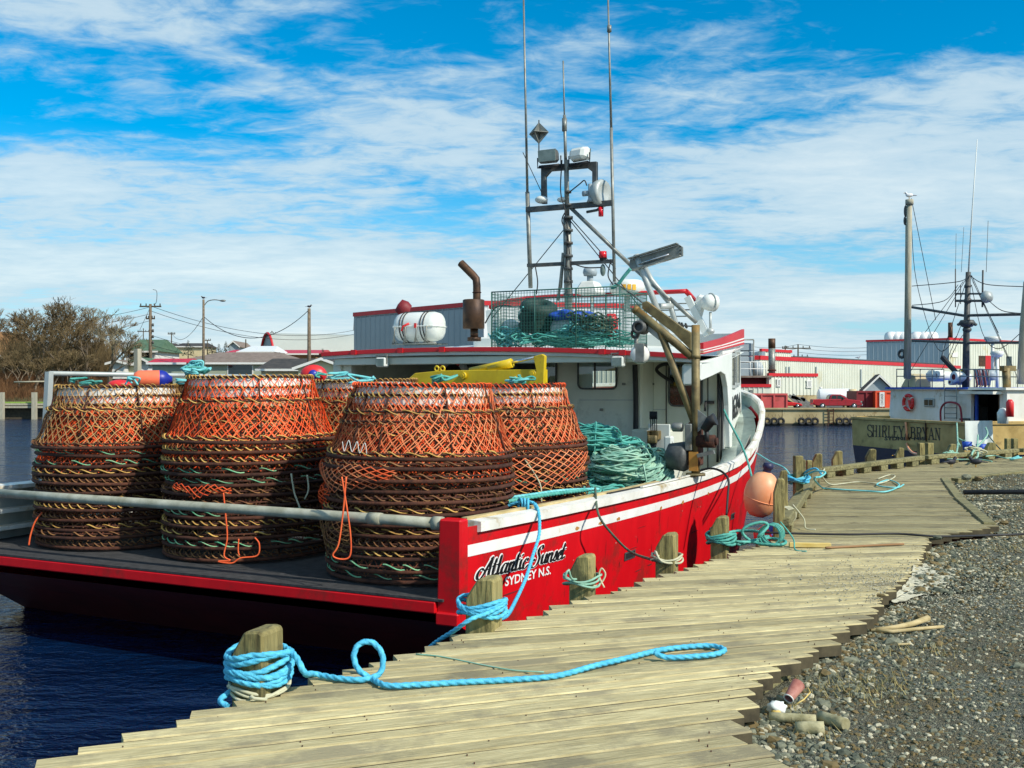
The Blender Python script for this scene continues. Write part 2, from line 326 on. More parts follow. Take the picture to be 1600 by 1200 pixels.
M['tyre']=mat('tyre_rubber',(.008,.009,.008),(.03,.03,.028),scale=5,rough=.75,bump=.3)
M['carred']=mat('pickup_red',(.32,.008,.014),(.36,.01,.016),scale=1,rough=.25,coat=.6)
M['carred2']=mat('car_red',(.60,.012,.014),(.66,.015,.016),scale=1,rough=.3,coat=.5)
M['chrome']=mat('chrome',(.6,.6,.6),(.7,.7,.7),scale=3,rough=.2,metal=.9)
M['tank']=mat('white_tank_paint',(.76,.78,.76),(.84,.85,.83),scale=1,rough=.45)
M['boxred']=mat('container_red',(.46,.05,.05),(.60,.10,.09),scale=1,rough=.6,stain=(.28,.05,.03),stain_scale=1.2,stain_amt=.5)
M['boxorange']=mat('container_orange',(.68,.06,.015),(.78,.09,.02),scale=1,rough=.5)
M['boxdark']=mat('container_dark_red',(.16,.008,.012),(.22,.012,.016),scale=1,rough=.6)
M['dirtywhite']=mat('streaked_white_paint',(.66,.64,.52),(.84,.84,.78),scale=1.6,rough=.6,stain=(.42,.27,.08),stain_scale=1.6,stain_amt=.45,stretch=(1,1,.5))
M['tanpaint']=mat('stained_transom_paint',(.32,.21,.055),(.60,.43,.15),scale=1.4,rough=.6,stain=(.18,.12,.04),stain_scale=1.8,stain_amt=.5)
M['navy']=mat('navy_bottom_paint',(.002,.004,.025),(.003,.007,.04),scale=1,rough=.4)
M['beam']=mat('orange_stock_wood',(.34,.26,.10),(.62,.50,.26),scale=4,rough=.8,stretch=(1,6,6))
M['fresh']=mat('fresh_yellow_wood',(.60,.42,.10),(.74,.58,.22),scale=5,rough=.7,stretch=(1,6,6))
M['rock']=mat('pebble',(.10,.105,.085),(.42,.41,.34),scale=2.2,rough=.9,var=.5,bump=.4)
M['sandstone']=mat('pale_wood_scrap',(.22,.20,.09),(.50,.46,.27),stain=(.14,.10,.05),stain_scale=14,scale=9,rough=.9,bump=.5,var=.1)
M['lightglass']=mat('lamp_glass',(.12,.17,.15),(.24,.30,.27),scale=6,rough=.15)
M['redglass']=mat('red_lamp_glass',(.65,.01,.02),(.75,.02,.03),scale=6,rough=.15)
M['amber']=mat('amber_sticker',(.75,.38,.02),(.8,.45,.04),scale=6,rough=.4)
M['gull']=mat('gull_white',(.74,.74,.72),(.84,.84,.82),scale=5,rough=.8)
M['gullgrey']=mat('gull_grey',(.28,.30,.33),(.36,.38,.40),scale=5,rough=.8)
M['crow']=mat('dark_feathers',(.008,.009,.014),(.025,.025,.035),scale=8,rough=.6)
M['cupbrown']=mat('maroon_paper_cup',(.20,.03,.02),(.50,.24,.18),scale=9,rough=.6)
M['paper']=mat('crumpled_paper',(.62,.66,.60),(.76,.78,.72),scale=8,rough=.7)
M['sand']=mat('pale_mesh_mat',(.44,.41,.28),(.68,.64,.47),scale=14,rough=.95,bump=1,stain=(.15,.14,.085),stain_scale=15,stain_amt=.6)
M['wire']=mat('wire_black',(.01,.01,.012),(.02,.02,.02),rough=.6)
M['blackpaint']=mat('black_lettering',(.006,.006,.007),(.012,.012,.013),rough=.4)
M['whitepaint']=mat('white_lettering',(.80,.80,.76),(.86,.86,.82),rough=.4)
# ================================================================ SETTING
def water_mat():
    m=bpy.data.materials.new('harbour_water'); m.use_nodes=True; nt=m.node_tree; N=nt.nodes; L=nt.links; b=N['Principled BSDF']
    b.inputs['Base Color'].default_value=(.001,.011,.042,1); b.inputs['Roughness'].default_value=.07; b.inputs['IOR'].default_value=1.42
    tc=N.new('ShaderNodeTexCoord'); h=None
    for sc_,str_,sx,sy,off in ((.22,2.4,1,2.0,3),(.6,1.0,1,1.9,7),(1.5,.55,1,1.9,0),(5.5,.30,1,1.6,5),(15,.16,1,1.5,9)):
        mp=N.new('ShaderNodeMapping'); mp.inputs['Scale'].default_value=(sx,sy,1); mp.inputs['Location'].default_value=(off,0,0); mp.inputs['Rotation'].default_value=(0,0,R(12+off)); L.new(tc.outputs['Object'],mp.inputs[0])
        n=N.new('ShaderNodeTexNoise'); n.inputs['Scale'].default_value=sc_; n.inputs['Detail'].default_value=3; n.inputs['Distortion'].default_value=.5; L.new(mp.outputs[0],n.inputs[0])
        q=N.new('ShaderNodeMath'); q.operation='MULTIPLY'; q.inputs[1].default_value=str_; L.new(n.outputs[0],q.inputs[0])
        if h is None: h=q.outputs[0]
        else:
            a=N.new('ShaderNodeMath'); a.operation='ADD'; L.new(h,a.inputs[0]); L.new(q.outputs[0],a.inputs[1]); h=a.outputs[0]
    bp=N.new('ShaderNodeBump'); bp.inputs['Strength'].default_value=1; bp.inputs['Distance'].default_value=.16; L.new(h,bp.inputs['Height']); L.new(bp.outputs[0],b.inputs['Normal'])
    return m
m_=MB(); m_.quad((-1500,-200,0),(1500,-200,0),(1500,2500,0),(-1500,2500,0)); struct('water',m_,water_mat())
def sm(a,b,x): t=max(0,min(1,(x-a)/(b-a))); return t*t*(3-2*t)
# --- far shore
def shore(X): return 72.6 if X>-16 else lerp(72.6,90,min(1,(-16-X)/10))
def landz(X,Y):
    lf=sm(-14,-26,X); y0=shore(X)
    z=1.05+lf*3.0*sm(y0,y0+13,Y)+1.2*sm(150,400,Y)
    return z+lf*.25*noise.noise(Vector((X*.2,Y*.2,3)))
m_=MB(); xs=[-900,-500,-300,-200,-150]+[-120+3*i for i in range(90)]+[160,220,350,600,900]
def lp(i,j):
    X=xs[i]; y0=shore(X); ys=[-.3,0,.4,3,6,9,12,16,22,30,45,70,120,250,600,1600]
    return Vector((X,y0+ys[j],-1 if j==0 else landz(X,y0+ys[j])))
n_i,n_j=len(xs)-1,15
m_.add([lp(i,j) for i in range(n_i+1) for j in range(n_j+1)],[(i*16+j,(i+1)*16+j,(i+1)*16+j+1,i*16+j+1) for i in range(n_i) for j in range(n_j)],True)
struct('far_shore',m_,M['turf'])
m_=MB(); m_.quad((-13,72.7,1.09),(95,72.7,1.09),(110,180,1.09),(-13,180,1.09)); struct('yard_pavement',m_,M['asphalt'])
# --- concrete quay on the right with tyres
quay=thing('quay_wall','ochre concrete quay wall across the water with dark tide band','wall',(20,72.5,0))
xq=-13
k=0
while xq<95:
    m_=MB(); m_.box(xq+.02,xq+7.98,72,72.6,-.5,1.14); part('panel',m_,M['concrete'],quay,world=True)
    xq+=8
m_=MB(); m_.box(-13,95,71.96,72.0,-.4,.16); part('tide_band',m_,mat('wet_weed',(.02,.02,.012),(.06,.05,.025),scale=1.2,rough=.6),quay,world=True)
m_=MB(); m_.box(-13,95,71.85,72.5,1.14,1.24); part('coping',m_,M['concrete'],quay,world=True)
tx=[(205,45),(243,45),(280,45),(392,48),(430,47),(465,47),(596,47),(632,47),(668,47),(745,45),(782,45)]
ty=None
for i,(cx,_) in enumerate(tx):
    p=W(1140+cx*.2875,480+620*.2875,71.7)
    cluster='left' if i<3 else 'middle' if i<6 else 'right'
    lab='black tyre on the quay wall, '+{0:'first of the trio nearest the red skip',1:'second of the trio nearest the red skip',2:'third of the trio nearest the red skip',3:'first of the trio below the pickup bed',4:'second of the trio below the pickup bed',5:'third of the trio below the pickup bed',6:'first of the trio below the pickup bonnet',7:'second of the trio below the pickup bonnet',8:'third of the trio, half hidden by the trawler',9:'behind the trawler, nearer the ladder',10:'behind the trawler, beside its cabin'}[i]
    if ty is None:
        ty=thing('tyre_fender',lab,'tyre',p,0,'tyres hung along the concrete quay')
        t=MB(); t.torus((0,0,0),.30,.135,20,8,(0,1,0)); part('tyre',t,M['tyre'],ty)
        t=MB(); t.tube([(-.02,.08,.28),(-.25,.2,.75)],.018,4); t.tube([(.02,.08,.28),(.2,.2,.75)],.018,4); part('chain',t,M['rust'],ty)
        ty.scale=(.64,.64,.64); snapshot(ty)
    else: clone(ty,loc=p,label=lab)
lad=thing('quay_ladder','rusty iron ladder down the concrete quay below the red pickup','ladder',W(1298,655,71.8)); lad.location.z=0
t=MB(); t.box(-.22,-.17,-.03,.03,0,1.2); t.box(.17,.22,-.03,.03,0,1.2); part('rail',t,M['rust'],lad)
t=MB(); [t.box(-.17,.17,-.02,.02,.15+.22*i,.19+.22*i) for i in range(5)]; part('rung',t,M['rust'],lad)
# ---------------------------------------------------------------- near ground and wooden wharf
RE=[(-12,-2),(-2,.9),(1.1,3.3),(1.16,4.3),(1.15,5.17),(1.44,5.63),(1.82,6.32),(2.29,6.92),(2.68,7.53),(3.6,9.14),(4.45,10.95),(5.6,11.9),(6.5,14.9),(7.75,18.15),(10.1,20.1),(16,24.4),(30,34)]
def RX(Y):
    pts=[(0.6,-12),(1.0,0),(1.1,3.3),(1.16,4.3),(1.15,5.17),(1.44,5.63),(1.82,6.32),(2.29,6.92),(2.68,7.53),(3.6,9.14),(4.45,10.95),(5.6,11.9),(6.5,14.9),(7.75,18.15),(10.1,20.1),(16,24.4),(30,33)]
    for i in range(len(pts)-1):
        if Y<=pts[i+1][1]: return lerp(pts[i][0],pts[i+1][0],(Y-pts[i][1])/(pts[i+1][1]-pts[i][1]))
    return 30
def gz(X,Y):
    d=X-RX(Y); n=noise.noise(Vector((X*1.3,Y*1.3,0)))*.035+noise.noise(Vector((X*5,Y*5,2)))*.012
    ramp=math.exp(-((X-3.9)**2+(Y-8.7)**2)/.55)
    z=.985+.075*sm(0,2.0,d)+n*(.4+.6*sm(0,1,d))
    z=lerp(z,1.10,ramp*.75 if d>0 else 0)
    z-=.10*math.exp(-((X-6.3)**2+(Y-12.6)**2)/1.2)
    z+=.10*math.exp(-((X-9.6)**2/3+(Y-18.6)**2/.25))
    if d<-.1: z-= (-.1-d)*1.6
    return z
m_=MB(); YS=[-12,-6,-2,0,1.5]+[2.5+.09*i for i in range(190)]+[20+.5*i for i in range(30)]; VS=[-1.3,-.7,-.3,-.1,0]+[.07*i for i in range(1,70)]+[5.2,5.8,6.5,7.5,9,11,14,18,25,40,70]
m_.add([Vector((RX(Y)+v,Y,gz(RX(Y)+v,Y))) for Y in YS for v in VS],[(i*len(VS)+j,i*len(VS)+j+1,(i+1)*len(VS)+j+1,(i+1)*len(VS)+j) for i in range(len(YS)-1) for j in range(len(VS)-1)],True)
def gravel_mat():
    m=bpy.data.materials.new('gravel_ground'); m.use_nodes=True; nt=m.node_tree; N=nt.nodes; L=nt.links; b=N['Principled BSDF']; b.inputs['Roughness'].default_value=.92
    tc=N.new('ShaderNodeTexCoord')
    def vor(s):
        v=N.new('ShaderNodeTexVoronoi'); v.inputs['Scale'].default_value=s; L.new(tc.outputs['Object'],v.inputs[0]); return v
    v1=vor(55); v2=vor(130)
    sp=N.new('ShaderNodeSeparateColor'); L.new(v1.outputs['Color'],sp.inputs[0])
    cr=N.new('ShaderNodeValToRGB'); L.new(sp.outputs[0],cr.inputs[0]); e=cr.color_ramp.elements; e[0].position=0; e[0].color=(.03,.032,.02,1); e[1].position=1; e[1].color=(.46,.44,.32,1)
    q=e.new(.5); q.color=(.11,.12,.075,1); q=e.new(.86); q.color=(.21,.21,.14,1)
    sp2=N.new('ShaderNodeSeparateColor'); L.new(v2.outputs['Color'],sp2.inputs[0]); cr2=N.new('ShaderNodeValToRGB'); L.new(sp2.outputs[1],cr2.inputs[0]); e=cr2.color_ramp.elements; e[0].color=(.035,.037,.025,1); e[1].color=(.20,.20,.14,1)
    mx=N.new('ShaderNodeMix'); mx.data_type='RGBA'; mx.inputs[0].default_value=.45; L.new(cr.outputs[0],mx.inputs[6]); L.new(cr2.outputs[0],mx.inputs[7])
    n=N.new('ShaderNodeTexNoise'); n.inputs['Scale'].default_value=.75; n.inputs['Detail'].default_value=6; n.inputs['Roughness'].default_value=.65; L.new(tc.outputs['Object'],n.inputs[0])
    mr=N.new('ShaderNodeMapRange'); mr.inputs['From Min'].default_value=.47; mr.inputs['From Max'].default_value=.62; mr.inputs['To Max'].default_value=.75; L.new(n.outputs[0],mr.inputs['Value'])
    mx2=N.new('ShaderNodeMix'); mx2.data_type='RGBA'; L.new(mr.outputs[0],mx2.inputs[0]); L.new(mx.outputs[2],mx2.inputs[6]); mx2.inputs[7].default_value=(.13,.095,.035,1)
    L.new(mx2.outputs[2],b.inputs['Base Color'])
    a=N.new('ShaderNodeMath'); a.operation='ADD'; L.new(v1.outputs['Distance'],a.inputs[0]); L.new(v2.outputs['Distance'],a.inputs[1])
    bp=N.new('ShaderNodeBump'); bp.invert=True; bp.inputs['Strength'].default_value=1; bp.inputs['Distance'].default_value=.012; L.new(a.outputs[0],bp.inputs['Height']); L.new(bp.outputs[0],b.inputs['Normal'])
    return m
struct('gravel_ground',m_,gravel_mat())
# pebbles: real stones, many
ico=[(-.53,0,.85),(.53,0,.85),(-.53,0,-.85),(.53,0,-.85),(0,.85,.53),(0,.85,-.53),(0,-.85,.53),(0,-.85,-.53),(.85,.53,0),(-.85,.53,0),(.85,-.53,0),(-.85,-.53,0)]
icf=[(0,4,1),(0,9,4),(9,5,4),(4,5,8),(4,8,1),(8,10,1),(8,3,10),(5,3,8),(5,2,3),(2,7,3),(7,10,3),(7,6,10),(7,11,6),(11,0,6),(0,1,6),(6,1,10),(9,0,11),(9,11,2),(9,2,5),(7,2,11)]
def stone(mb,p,r,smooth=False):
    a=rnd.uniform(0,6.3);ca,sa=math.cos(a),math.sin(a);fx,fy,fz=rnd.uniform(.7,1.3),rnd.uniform(.6,1),rnd.uniform(.4,.8)
    vs=[]
    for v in ico:
        q=rnd.uniform(.78,1.18)*r; x,y,z=v[0]*fx*q,v[1]*fy*q,v[2]*fz*q
        vs.append((p[0]+ca*x-sa*y,p[1]+sa*x+ca*y,p[2]+z+r*.15))
    mb.add(vs,icf,smooth)
PM=[mat('stone_grey',(.11,.12,.08),(.25,.255,.17),scale=30,rough=.9),mat('stone_dark',(.045,.055,.036),(.12,.13,.085),scale=30,rough=.85),mat('stone_pale',(.38,.35,.23),(.56,.52,.36),scale=30,rough=.9),mat('stone_olive',(.10,.08,.028),(.20,.14,.055),scale=30,rough=.9)]
for mi,(mm,cnt) in enumerate(zip(PM,(7000,6500,3200,6500))):
    m_=MB()
    for i in range(cnt):
        Y=4.0+ (rnd.random()**1.35)*15; x0=RX(Y)+.02; x1=Y*.5+.6
        if x1<x0: continue
        d=(x1-x0)*rnd.random()**1.15; X=x0+d
        edge=math.exp(-d*1.6); r=rnd.choice((.005,.007,.009,.011,.015))*(.8+.9*edge)*(1+Y*.03)
        if rnd.random()<.03*edge+.003: r*=2.2
        stone(m_,(X,Y,gz(X,Y)-r*.1+(.028*math.exp(-d*1.2) if 8.2<Y<9.6 and d<.9 else 0)),r)
    part('pebbles',m_,mm,kind='stuff')
def ngrass():
    m=MB()
    for (cx,cy,rx,ry,n) in ((1.95,5.75,.45,.35,500),(2.6,6.6,.35,.25,160),(5.6,10.6,1.2,.35,400),(4.6,8.9,.6,.25,250),(9.6,18.6,1.8,.3,700),(4.2,10.0,.3,.5,200),(1.5,5.2,.15,.35,120),(6.2,12.0,.5,.5,180),(6.9,14.2,.3,1.0,150)):
        for i in range(n):
            X=cx+rnd.gauss(0,rx*.5);Y=cy+rnd.gauss(0,ry*.5)
            if X<RX(Y)+.02: continue
            z=gz(X,Y); h=rnd.uniform(.02,.075); a=rnd.uniform(0,6.3); l=rnd.uniform(.2,1.3)*h; w=.003
            p=Vector((X,Y,z)); t=p+Vector((math.cos(a)*l,math.sin(a)*l,h*.8)); s=Vector((-math.sin(a)*w,math.cos(a)*w,0))
            m.add([p-s,p+s,t],[(0,1,2)])
    return m
m_=MB()
for i in range(3600):
    X=3.45+rnd.gauss(0,.55); Y=8.2+rnd.gauss(0,.55)
    if X>RX(Y)+.1 and rnd.random()<.5: continue
    if X<RX(Y)-1.6: continue
    stone(m_,(X,Y,1.104 if X<RX(Y) else gz(X,Y)+.02),rnd.choice((.004,.005,.006,.009)))
part('spilled_grit',m_,mat('pale_grit',(.30,.28,.19),(.52,.49,.36),scale=30,rough=.9),kind='stuff')
part('dry_grass',ngrass(),mat('dry_grass_blades',(.20,.17,.06),(.38,.32,.13),scale=3,rough=.9),kind='stuff')
# --- wharf deck
wharf=thing('wooden_wharf','weathered grey-brown plank wharf with saw-toothed edge running beside the red boat','wharf',(1,7,1.1))
wharf['kind']='structure'
KN=[(-12,Vector((-5.3,0)),Vector((1.0,2.2))),(0,Vector((-3.26,2.69)),Vector((1.16,4.3))),(5,Vector((-2.35,3.9)),Vector((1.15,5.17))),(8,Vector((-1.98,4.39)),Vector((1.44,5.63))),(17,Vector((-.776,5.98)),Vector((2.29,6.92))),(34,Vector((1.34,8.78)),Vector((3.6,9.14))),(49,Vector((2.92,10.87)),Vector((4.45,10.95)))]
def knot(k):
    for i in range(len(KN)-1):
        if k<=KN[i+1][0]:
            t=(k-KN[i][0])/(KN[i+1][0]-KN[i][0]); return KN[i][1].lerp(KN[i+1][1],t),KN[i][2].lerp(KN[i+1][2],t)
    return KN[-1][1],KN[-1][2]
def plank_obj(parent,Lc,Rc,wl,wr,th,z,mt,name='plank'):
    d=(Rc-Lc); ln=d.length; a=math.atan2(d.y,d.x); h=ln/2; m=MB(); ns=7
    vs=[]
    e0=rnd.uniform(-.012,.012); e1=rnd.uniform(-.012,.012)
    for i in range(ns+1):
        t=i/ns; w=lerp(wl,wr,t)/2-.0075; x=-h+ln*t
        j1=rnd.uniform(-.0025,.0025); j2=rnd.uniform(-.0025,.0025); zj=rnd.uniform(-.0015,.0015)
        sx=e0 if i==0 else e1 if i==ns else 0
        vs+=[(x+sx,-w+j1,-th),(x-sx,w+j2,-th),(x-sx,w+j2,-.008+zj),(x-sx,w-.006+j2,zj),(x+sx,-w+.006+j1,zj),(x+sx,-w+j1,-.008+zj)]
    fs=[tuple(range(6))[::1],tuple(range(ns*6,ns*6+6))[::-1]]
    for i in range(ns):
        for q in range(6): fs.append((i*6+q,(i+1)*6+q,(i+1)*6+(q+1)%6,i*6+(q+1)%6))
    m.add(vs,fs)
    o=part(name,m,mt,parent); o.data.materials.append(M['plank_side'])
    for i_,p_ in enumerate(o.data.polygons):
        if i_>=2 and (i_-2)%6 in (1,5): p_.material_index=1
    c=(Lc+Rc)/2
    o.location=(c.x-parent.location.x,c.y-parent.location.y,z-parent.location.z)
    o.rotation_euler=(rnd.uniform(-.008,.008),rnd.uniform(-.0015,.0015),a); return o
k=-12.; ix=0; NAIL=MB()
while k<48.7:
    st=rnd.choice((.72,.85,1.,1.,1.15,1.35)); k2=min(k+st,49); L1,R1=knot(k); L2,R2=knot(k2); Lc=(L1+L2)/2; Rc=(R1+R2)/2
    d=(Rc-Lc).normalized(); n=Vector((-d.y,d.x)); wl=abs((L2-L1).dot(n)); wr=abs((R2-R1).dot(n))
    Lq=Lc+d*rnd.uniform(-.07,.05); Rq=Rc+d*(rnd.uniform(-.03,.10) if k<22 else rnd.uniform(-.02,.03))
    if -2<k<13: Rq=Rq-d*.09
    if ix%5==2 and k<10: Rq=Rq+d*rnd.uniform(.03,.12)
    if ix%5==4 and k<10: Rq=Rq-d*rnd.uniform(.05,.16)
    plank_obj(wharf,Lq,Rq,max(wl,.05),max(wr,.05),.075,1.1+rnd.uniform(-.0035,.0035),M['plank'])
    if k>-4 and k<44:
        for t_ in (.05,.36,.66,.95):
            q=Lq.lerp(Rq,t_+rnd.uniform(-.008,.008)); ww=lerp(wl,wr,t_)*.27
            for sg_ in (-1,1):
                if rnd.random()<.6: NAIL.cyl((q.x+n.x*ww*sg_,q.y+n.y*ww*sg_,1.09),(q.x+n.x*ww*sg_,q.y+n.y*ww*sg_,1.1055),.0032,n=5)
    k=k2; ix+=1
part('nail_heads',NAIL,M['rust'],wharf,world=True,kind='stuff')
LE2=[(2.90,11.0),(5.35,18.0),(8.5,21.3),(11.7,23.7),(17,27.8)]
def LX2(Y):
    for i in range(len(LE2)-1):
        if Y<=LE2[i+1][1]: return lerp(LE2[i][0],LE2[i+1][0],(Y-LE2[i][1])/(LE2[i+1][1]-LE2[i][1]))
    return 16
far=thing('wharf_extension','greener plank wharf beyond the black cable, edged by a timber rail','wharf',(6,16,1.09)); far['kind']='structure'
Y=11.0
while Y<26.5:
    wv=rnd.choice((.11,.14,.14,.16,.19)); Yc=Y+wv/2; tl=.012*(Yc-11)
    Lc=Vector((LX2(Yc)+rnd.uniform(-.05,.03),Yc)); Rc=Vector((RX(Yc-.02)+rnd.uniform(-.02,.05),Yc+rnd.uniform(-.005,.005)))
    if Rc.x-Lc.x>.3: plank_obj(far,Lc,Rc,wv,wv,.07,1.085+rnd.uniform(-.005,.005),M['plank_far'])
    Y+=wv
# substructure
def beam(name,parent,a,b,w,h,mt,bev=.01):
    m=MB(); m.bar(a,b,w,h); return part(name,m,mt,parent,world=True,bevel=bev)
beam('edge_beam',wharf,(-5,.45,.90),(2.85,10.75,.90),.22,.22,M['darkwood'])
beam('edge_beam',far,(3.1,11.05,.88),(5.5,18.0,.88),.22,.24,M['darkwood'])
beam('edge_beam',far,(5.5,18.0,.88),(8.6,21.25,.88),.22,.24,M['darkwood'])
beam('edge_beam',far,(8.6,21.25,.88),(11.8,23.65,.88),.22,.24,M['darkwood'])
beam('edge_board',wharf,(1.05,5.28,1.0),(2.62,7.56,.99),.09,.18,M['timber'])
beam('edge_board',wharf,(3.62,9.3,1.0),(4.4,10.9,1.0),.08,.16,M['timber'])
beam('edge_board',far,(7.6,18.0,1.07),(6.52,14.95,1.07),.13,.08,M['timber'])
beam('edge_board',far,(6.50,14.90,1.07),(5.62,12.05,1.07),.14,.08,M['timber'])
beam('edge_board',far,(7.8,18.05,1.05),(10.2,20.0,1.05),.14,.10,M['timber'])
for i in range(9):
    p=knot(-3+6.2*i)[0]+Vector((.28,.12)); m_=MB(); m_.cyl((p.x,p.y,-2),(p.x,p.y,.98),.13,n=10); part('pile',m_,M['darkwood'],wharf,world=True)
# --- chamfered posts
def post(px,yb,yt,wpx,label,rz=-22,zb=-.6,name='mooring_post',cat='post',chamf=.13,Yoff=0,group='chamfered posts along the wharf edge'):
    p=G(px,yb); s=p.y/FPX; w=wpx*s; zt=CAMZ-p.y*(yt-HOR)/FPX; c=chamf
    t=MB(); poly=[(-w/2,-w/2,zb),(w/2,-w/2,zb),(w/2,-w/2,zt-.008),(w/2-.02,-w/2,zt+.006),(-w*.08,-w/2,zt-.004),(-w/2,-w/2,zt-c)]
    poly=[(x+ (0 if z<0 else rnd.uniform(-.006,.006)),y,z) for x,y,z in poly]
    t.prism(poly,(0,w*.95,0))
    o=part(name,t,M['post'],bevel=.012,loc=(p.x,p.y+w*.4,0)); o.rotation_euler=(rnd.uniform(-.02,.02),rnd.uniform(-.02,.02),R(rz)); props(o,label,cat,group); return p,w,zt
post(398,1088,984,60,'chamfered wooden post wrapped in thick blue rope, nearest the water corner')
post(752,985,905,48,'weathered post at the red boat stern corner with blue rope turns',rz=-18)
post(911,931,869,36,'wooden post in front of the red hull just past the boat name')
post(1044,882,834,30,'wooden post by the red hull where the dark green line ends')
post(1129,855,808,25,'wooden post above the coil of teal rope at the wharf edge')
L2=[(1218,800,748,16,'short post just behind the round orange buoy'),(1228,785,736,16,'chamfered post behind the near end of the timber rail'),
(1277,757,709,15,'chamfered post at the bend of the timber rail'),(1311,748,705,15,'chamfered post standing by the first far rail length'),
(1360,740,702,15,'chamfered post in front of the dark blue trawler hull corner'),(1407,730,700,12,'low chamfered post under the trawler name'),
(1487,716,694,13,'chamfered post behind the pale mooring lines'),(1551,712,692,15,'chamfered post below the hanging white cloths')]
RL=[((2.95,11.15),(5.4,18.05)),((5.4,18.05),(8.55,21.3)),((8.55,21.3),(11.7,23.7)),((11.7,23.7),(16.5,27.3))]
def behind_rail(px,off=.22):
    a=(px-800)/FPX
    for (x0,y0),(x1,y1) in RL:
        dx,dy=x1-x0,y1-y0; t=(a*y0-x0)/(dx-a*dy)
        if -.3<=t<=1: break
    n=Vector((-dy,dx)).normalized(); Yp=y0+dy*t+off*1.9
    return HOR+FPX*(CAMZ-1.1)/Yp
for a in L2: post(a[0],behind_rail(a[0]),*a[2:],rz=-10,chamf=.16)
def sqpost(px,yb,yt,wpx,label,rz=5):
    p=G(px,behind_rail(px,.3)); s=p.y/FPX; w=wpx*s; zt=CAMZ-p.y*(yt-HOR)/FPX; t=MB(); t.box(-w/2,w/2,-w/2,w/2,-.6,zt)
    o=part('mooring_post',t,M['post'],bevel=.01,loc=(p.x,p.y,0)); o.rotation_euler=(0,0,R(rz)); props(o,label,'post','square piles of the wharf edge')
sqpost(1247,770,712,13,'tall square pile wrapped with bright blue rope behind the rail')
sqpost(1255,768,718,6,'thin square pile just right of the blue-roped pile')
sqpost(1264,765,719,8,'stubby square pile left of the rail bend')
sqpost(1439,726,692,9,'slim square pile left of the rail joint')
sqpost(1452,722,692,10,'thicker square pile at the rail joint')
sqpost(1574,716,685,7,'left one of the two dark piles at the far wharf edge')
sqpost(1585,715,685,8,'right one of the two dark piles at the far wharf edge')
# --- timber rail on blocks
def rail(a,b,label,nb=5,h=.16,zt=1.36):
    wd_=.15
    a=Vector(a);b=Vector(b); r=thing('timber_rail',label,'rail',(a.x,a.y,1.09),group='timber rails along the wharf edge')
    m=MB(); m.bar((a.x,a.y,zt-h/2),(b.x,b.y,zt-h/2),wd_,h); part('beam',m,M['timber'],r,world=True,bevel=.014)
    for i in range(nb):
        t=(i+.35)/nb; q=a.lerp(b,t); d=(b-a).normalized(); m=MB(); m.bar((q.x-d.x*.15,q.y-d.y*.15,1.09+(zt-h-1.09)/2),(q.x+d.x*.15,q.y+d.y*.15,1.09+(zt-h-1.09)/2),wd_,zt-h-1.09-.002); part('block',m,M['timber'],r,world=True,bevel=.008)
rail((2.95,11.15),(5.38,18.0),'thick mossy timber rail running away from the orange buoy',6,.11,1.285)
rail((5.46,18.1),(8.5,21.25),'timber rail on blocks between the bend and the two joint piles',6,.09,1.28)
rail((8.62,21.35),(11.65,23.65),'timber rail holding the pale mooring lines beyond the joint piles',5,.09,1.28)
rail((11.8,23.75),(16.5,27.3),'last timber rail leading out of view past the dark piles',4,.09,1.28)
# ================================================================ THE RED BOAT   (local axes: x forward, y to port, z up)
BOAT=thing('fishing_boat','big red fishing boat with white cabin and open pot-laden stern, moored along the wharf','fishing boat',(SX,SY,0),TH)
BW=6.7; HB=BW/2
SS=[0,1.5,3,4.5,6,8,9,10,11,12,13.2,14.2]
WG=[0,-.15,-.27,-.36,-.42,-.47,-.46,-.36,-.12,.45,1.6,HB]
ZG=[1.545,1.53,1.52,1.515,1.53,1.62,1.82,2.14,2.44,2.64,2.74,2.8]
WI=[.10,.10,.12,.13,.16,.27,.38,.55,.85,1.1,1.0,0]
RK=[0,0,0,0,0,0,.05,.15,.3,.5,.7,.9]
ZB=lambda s: tab([0,.5,1.0,1.7,3],[.70,.42,.10,-.3,-.6],s)
def wg(s): return tab(SS,WG,s)
def zg(s): return tab(SS,ZG,s)
def hp(s,z,off=0.,port=False):
    """point of the hull skin at station s, height z"""
    a=wg(s); zt=zg(s); t=max(0,(zt-z)/(zt+.6)); w=a+tab(SS,WI,s)*t**1.25; w=min(w,HB); x=s-tab(SS,RK,s)*t
    w-=off
    return Vector((x,BW-w if port else w,z))
ST=[0,.25,.5,.75,1,1.35,1.7,2.3,3,3.8,4.6,5.4,6.2,7,7.8,8.5,9,9.5,10,10.5,11,11.5,12,12.5,12.9,13.3,13.7,14,14.2]
def hull_strip(za,zb,off=0.,s0=0,s1=14.2,nv=1,port=False,sts=None):
    m=MB(); S=[s for s in (sts or ST) if s0<=s<=s1]; vs=[]
    for s in S:
        for j in range(nv+1):
            a,b=za(s),zb(s); vs.append(hp(s,lerp(a,b,j/nv),off,port))
    fs=[(i*(nv+1)+j,i*(nv+1)+j+1,(i+1)*(nv+1)+j+1,(i+1)*(nv+1)+j) for i in range(len(S)-1) for j in range(nv)]
    if port: fs=[f[::-1] for f in fs]
    m.add(vs,fs,True); return m
hull=MB()
hull._m(hull_strip(lambda s:zg(s)-.03,lambda s:max(ZB(s),-.6),nv=14)); hull._m(hull_strip(lambda s:zg(s)-.03,lambda s:max(ZB(s),-.6),nv=14,port=True))
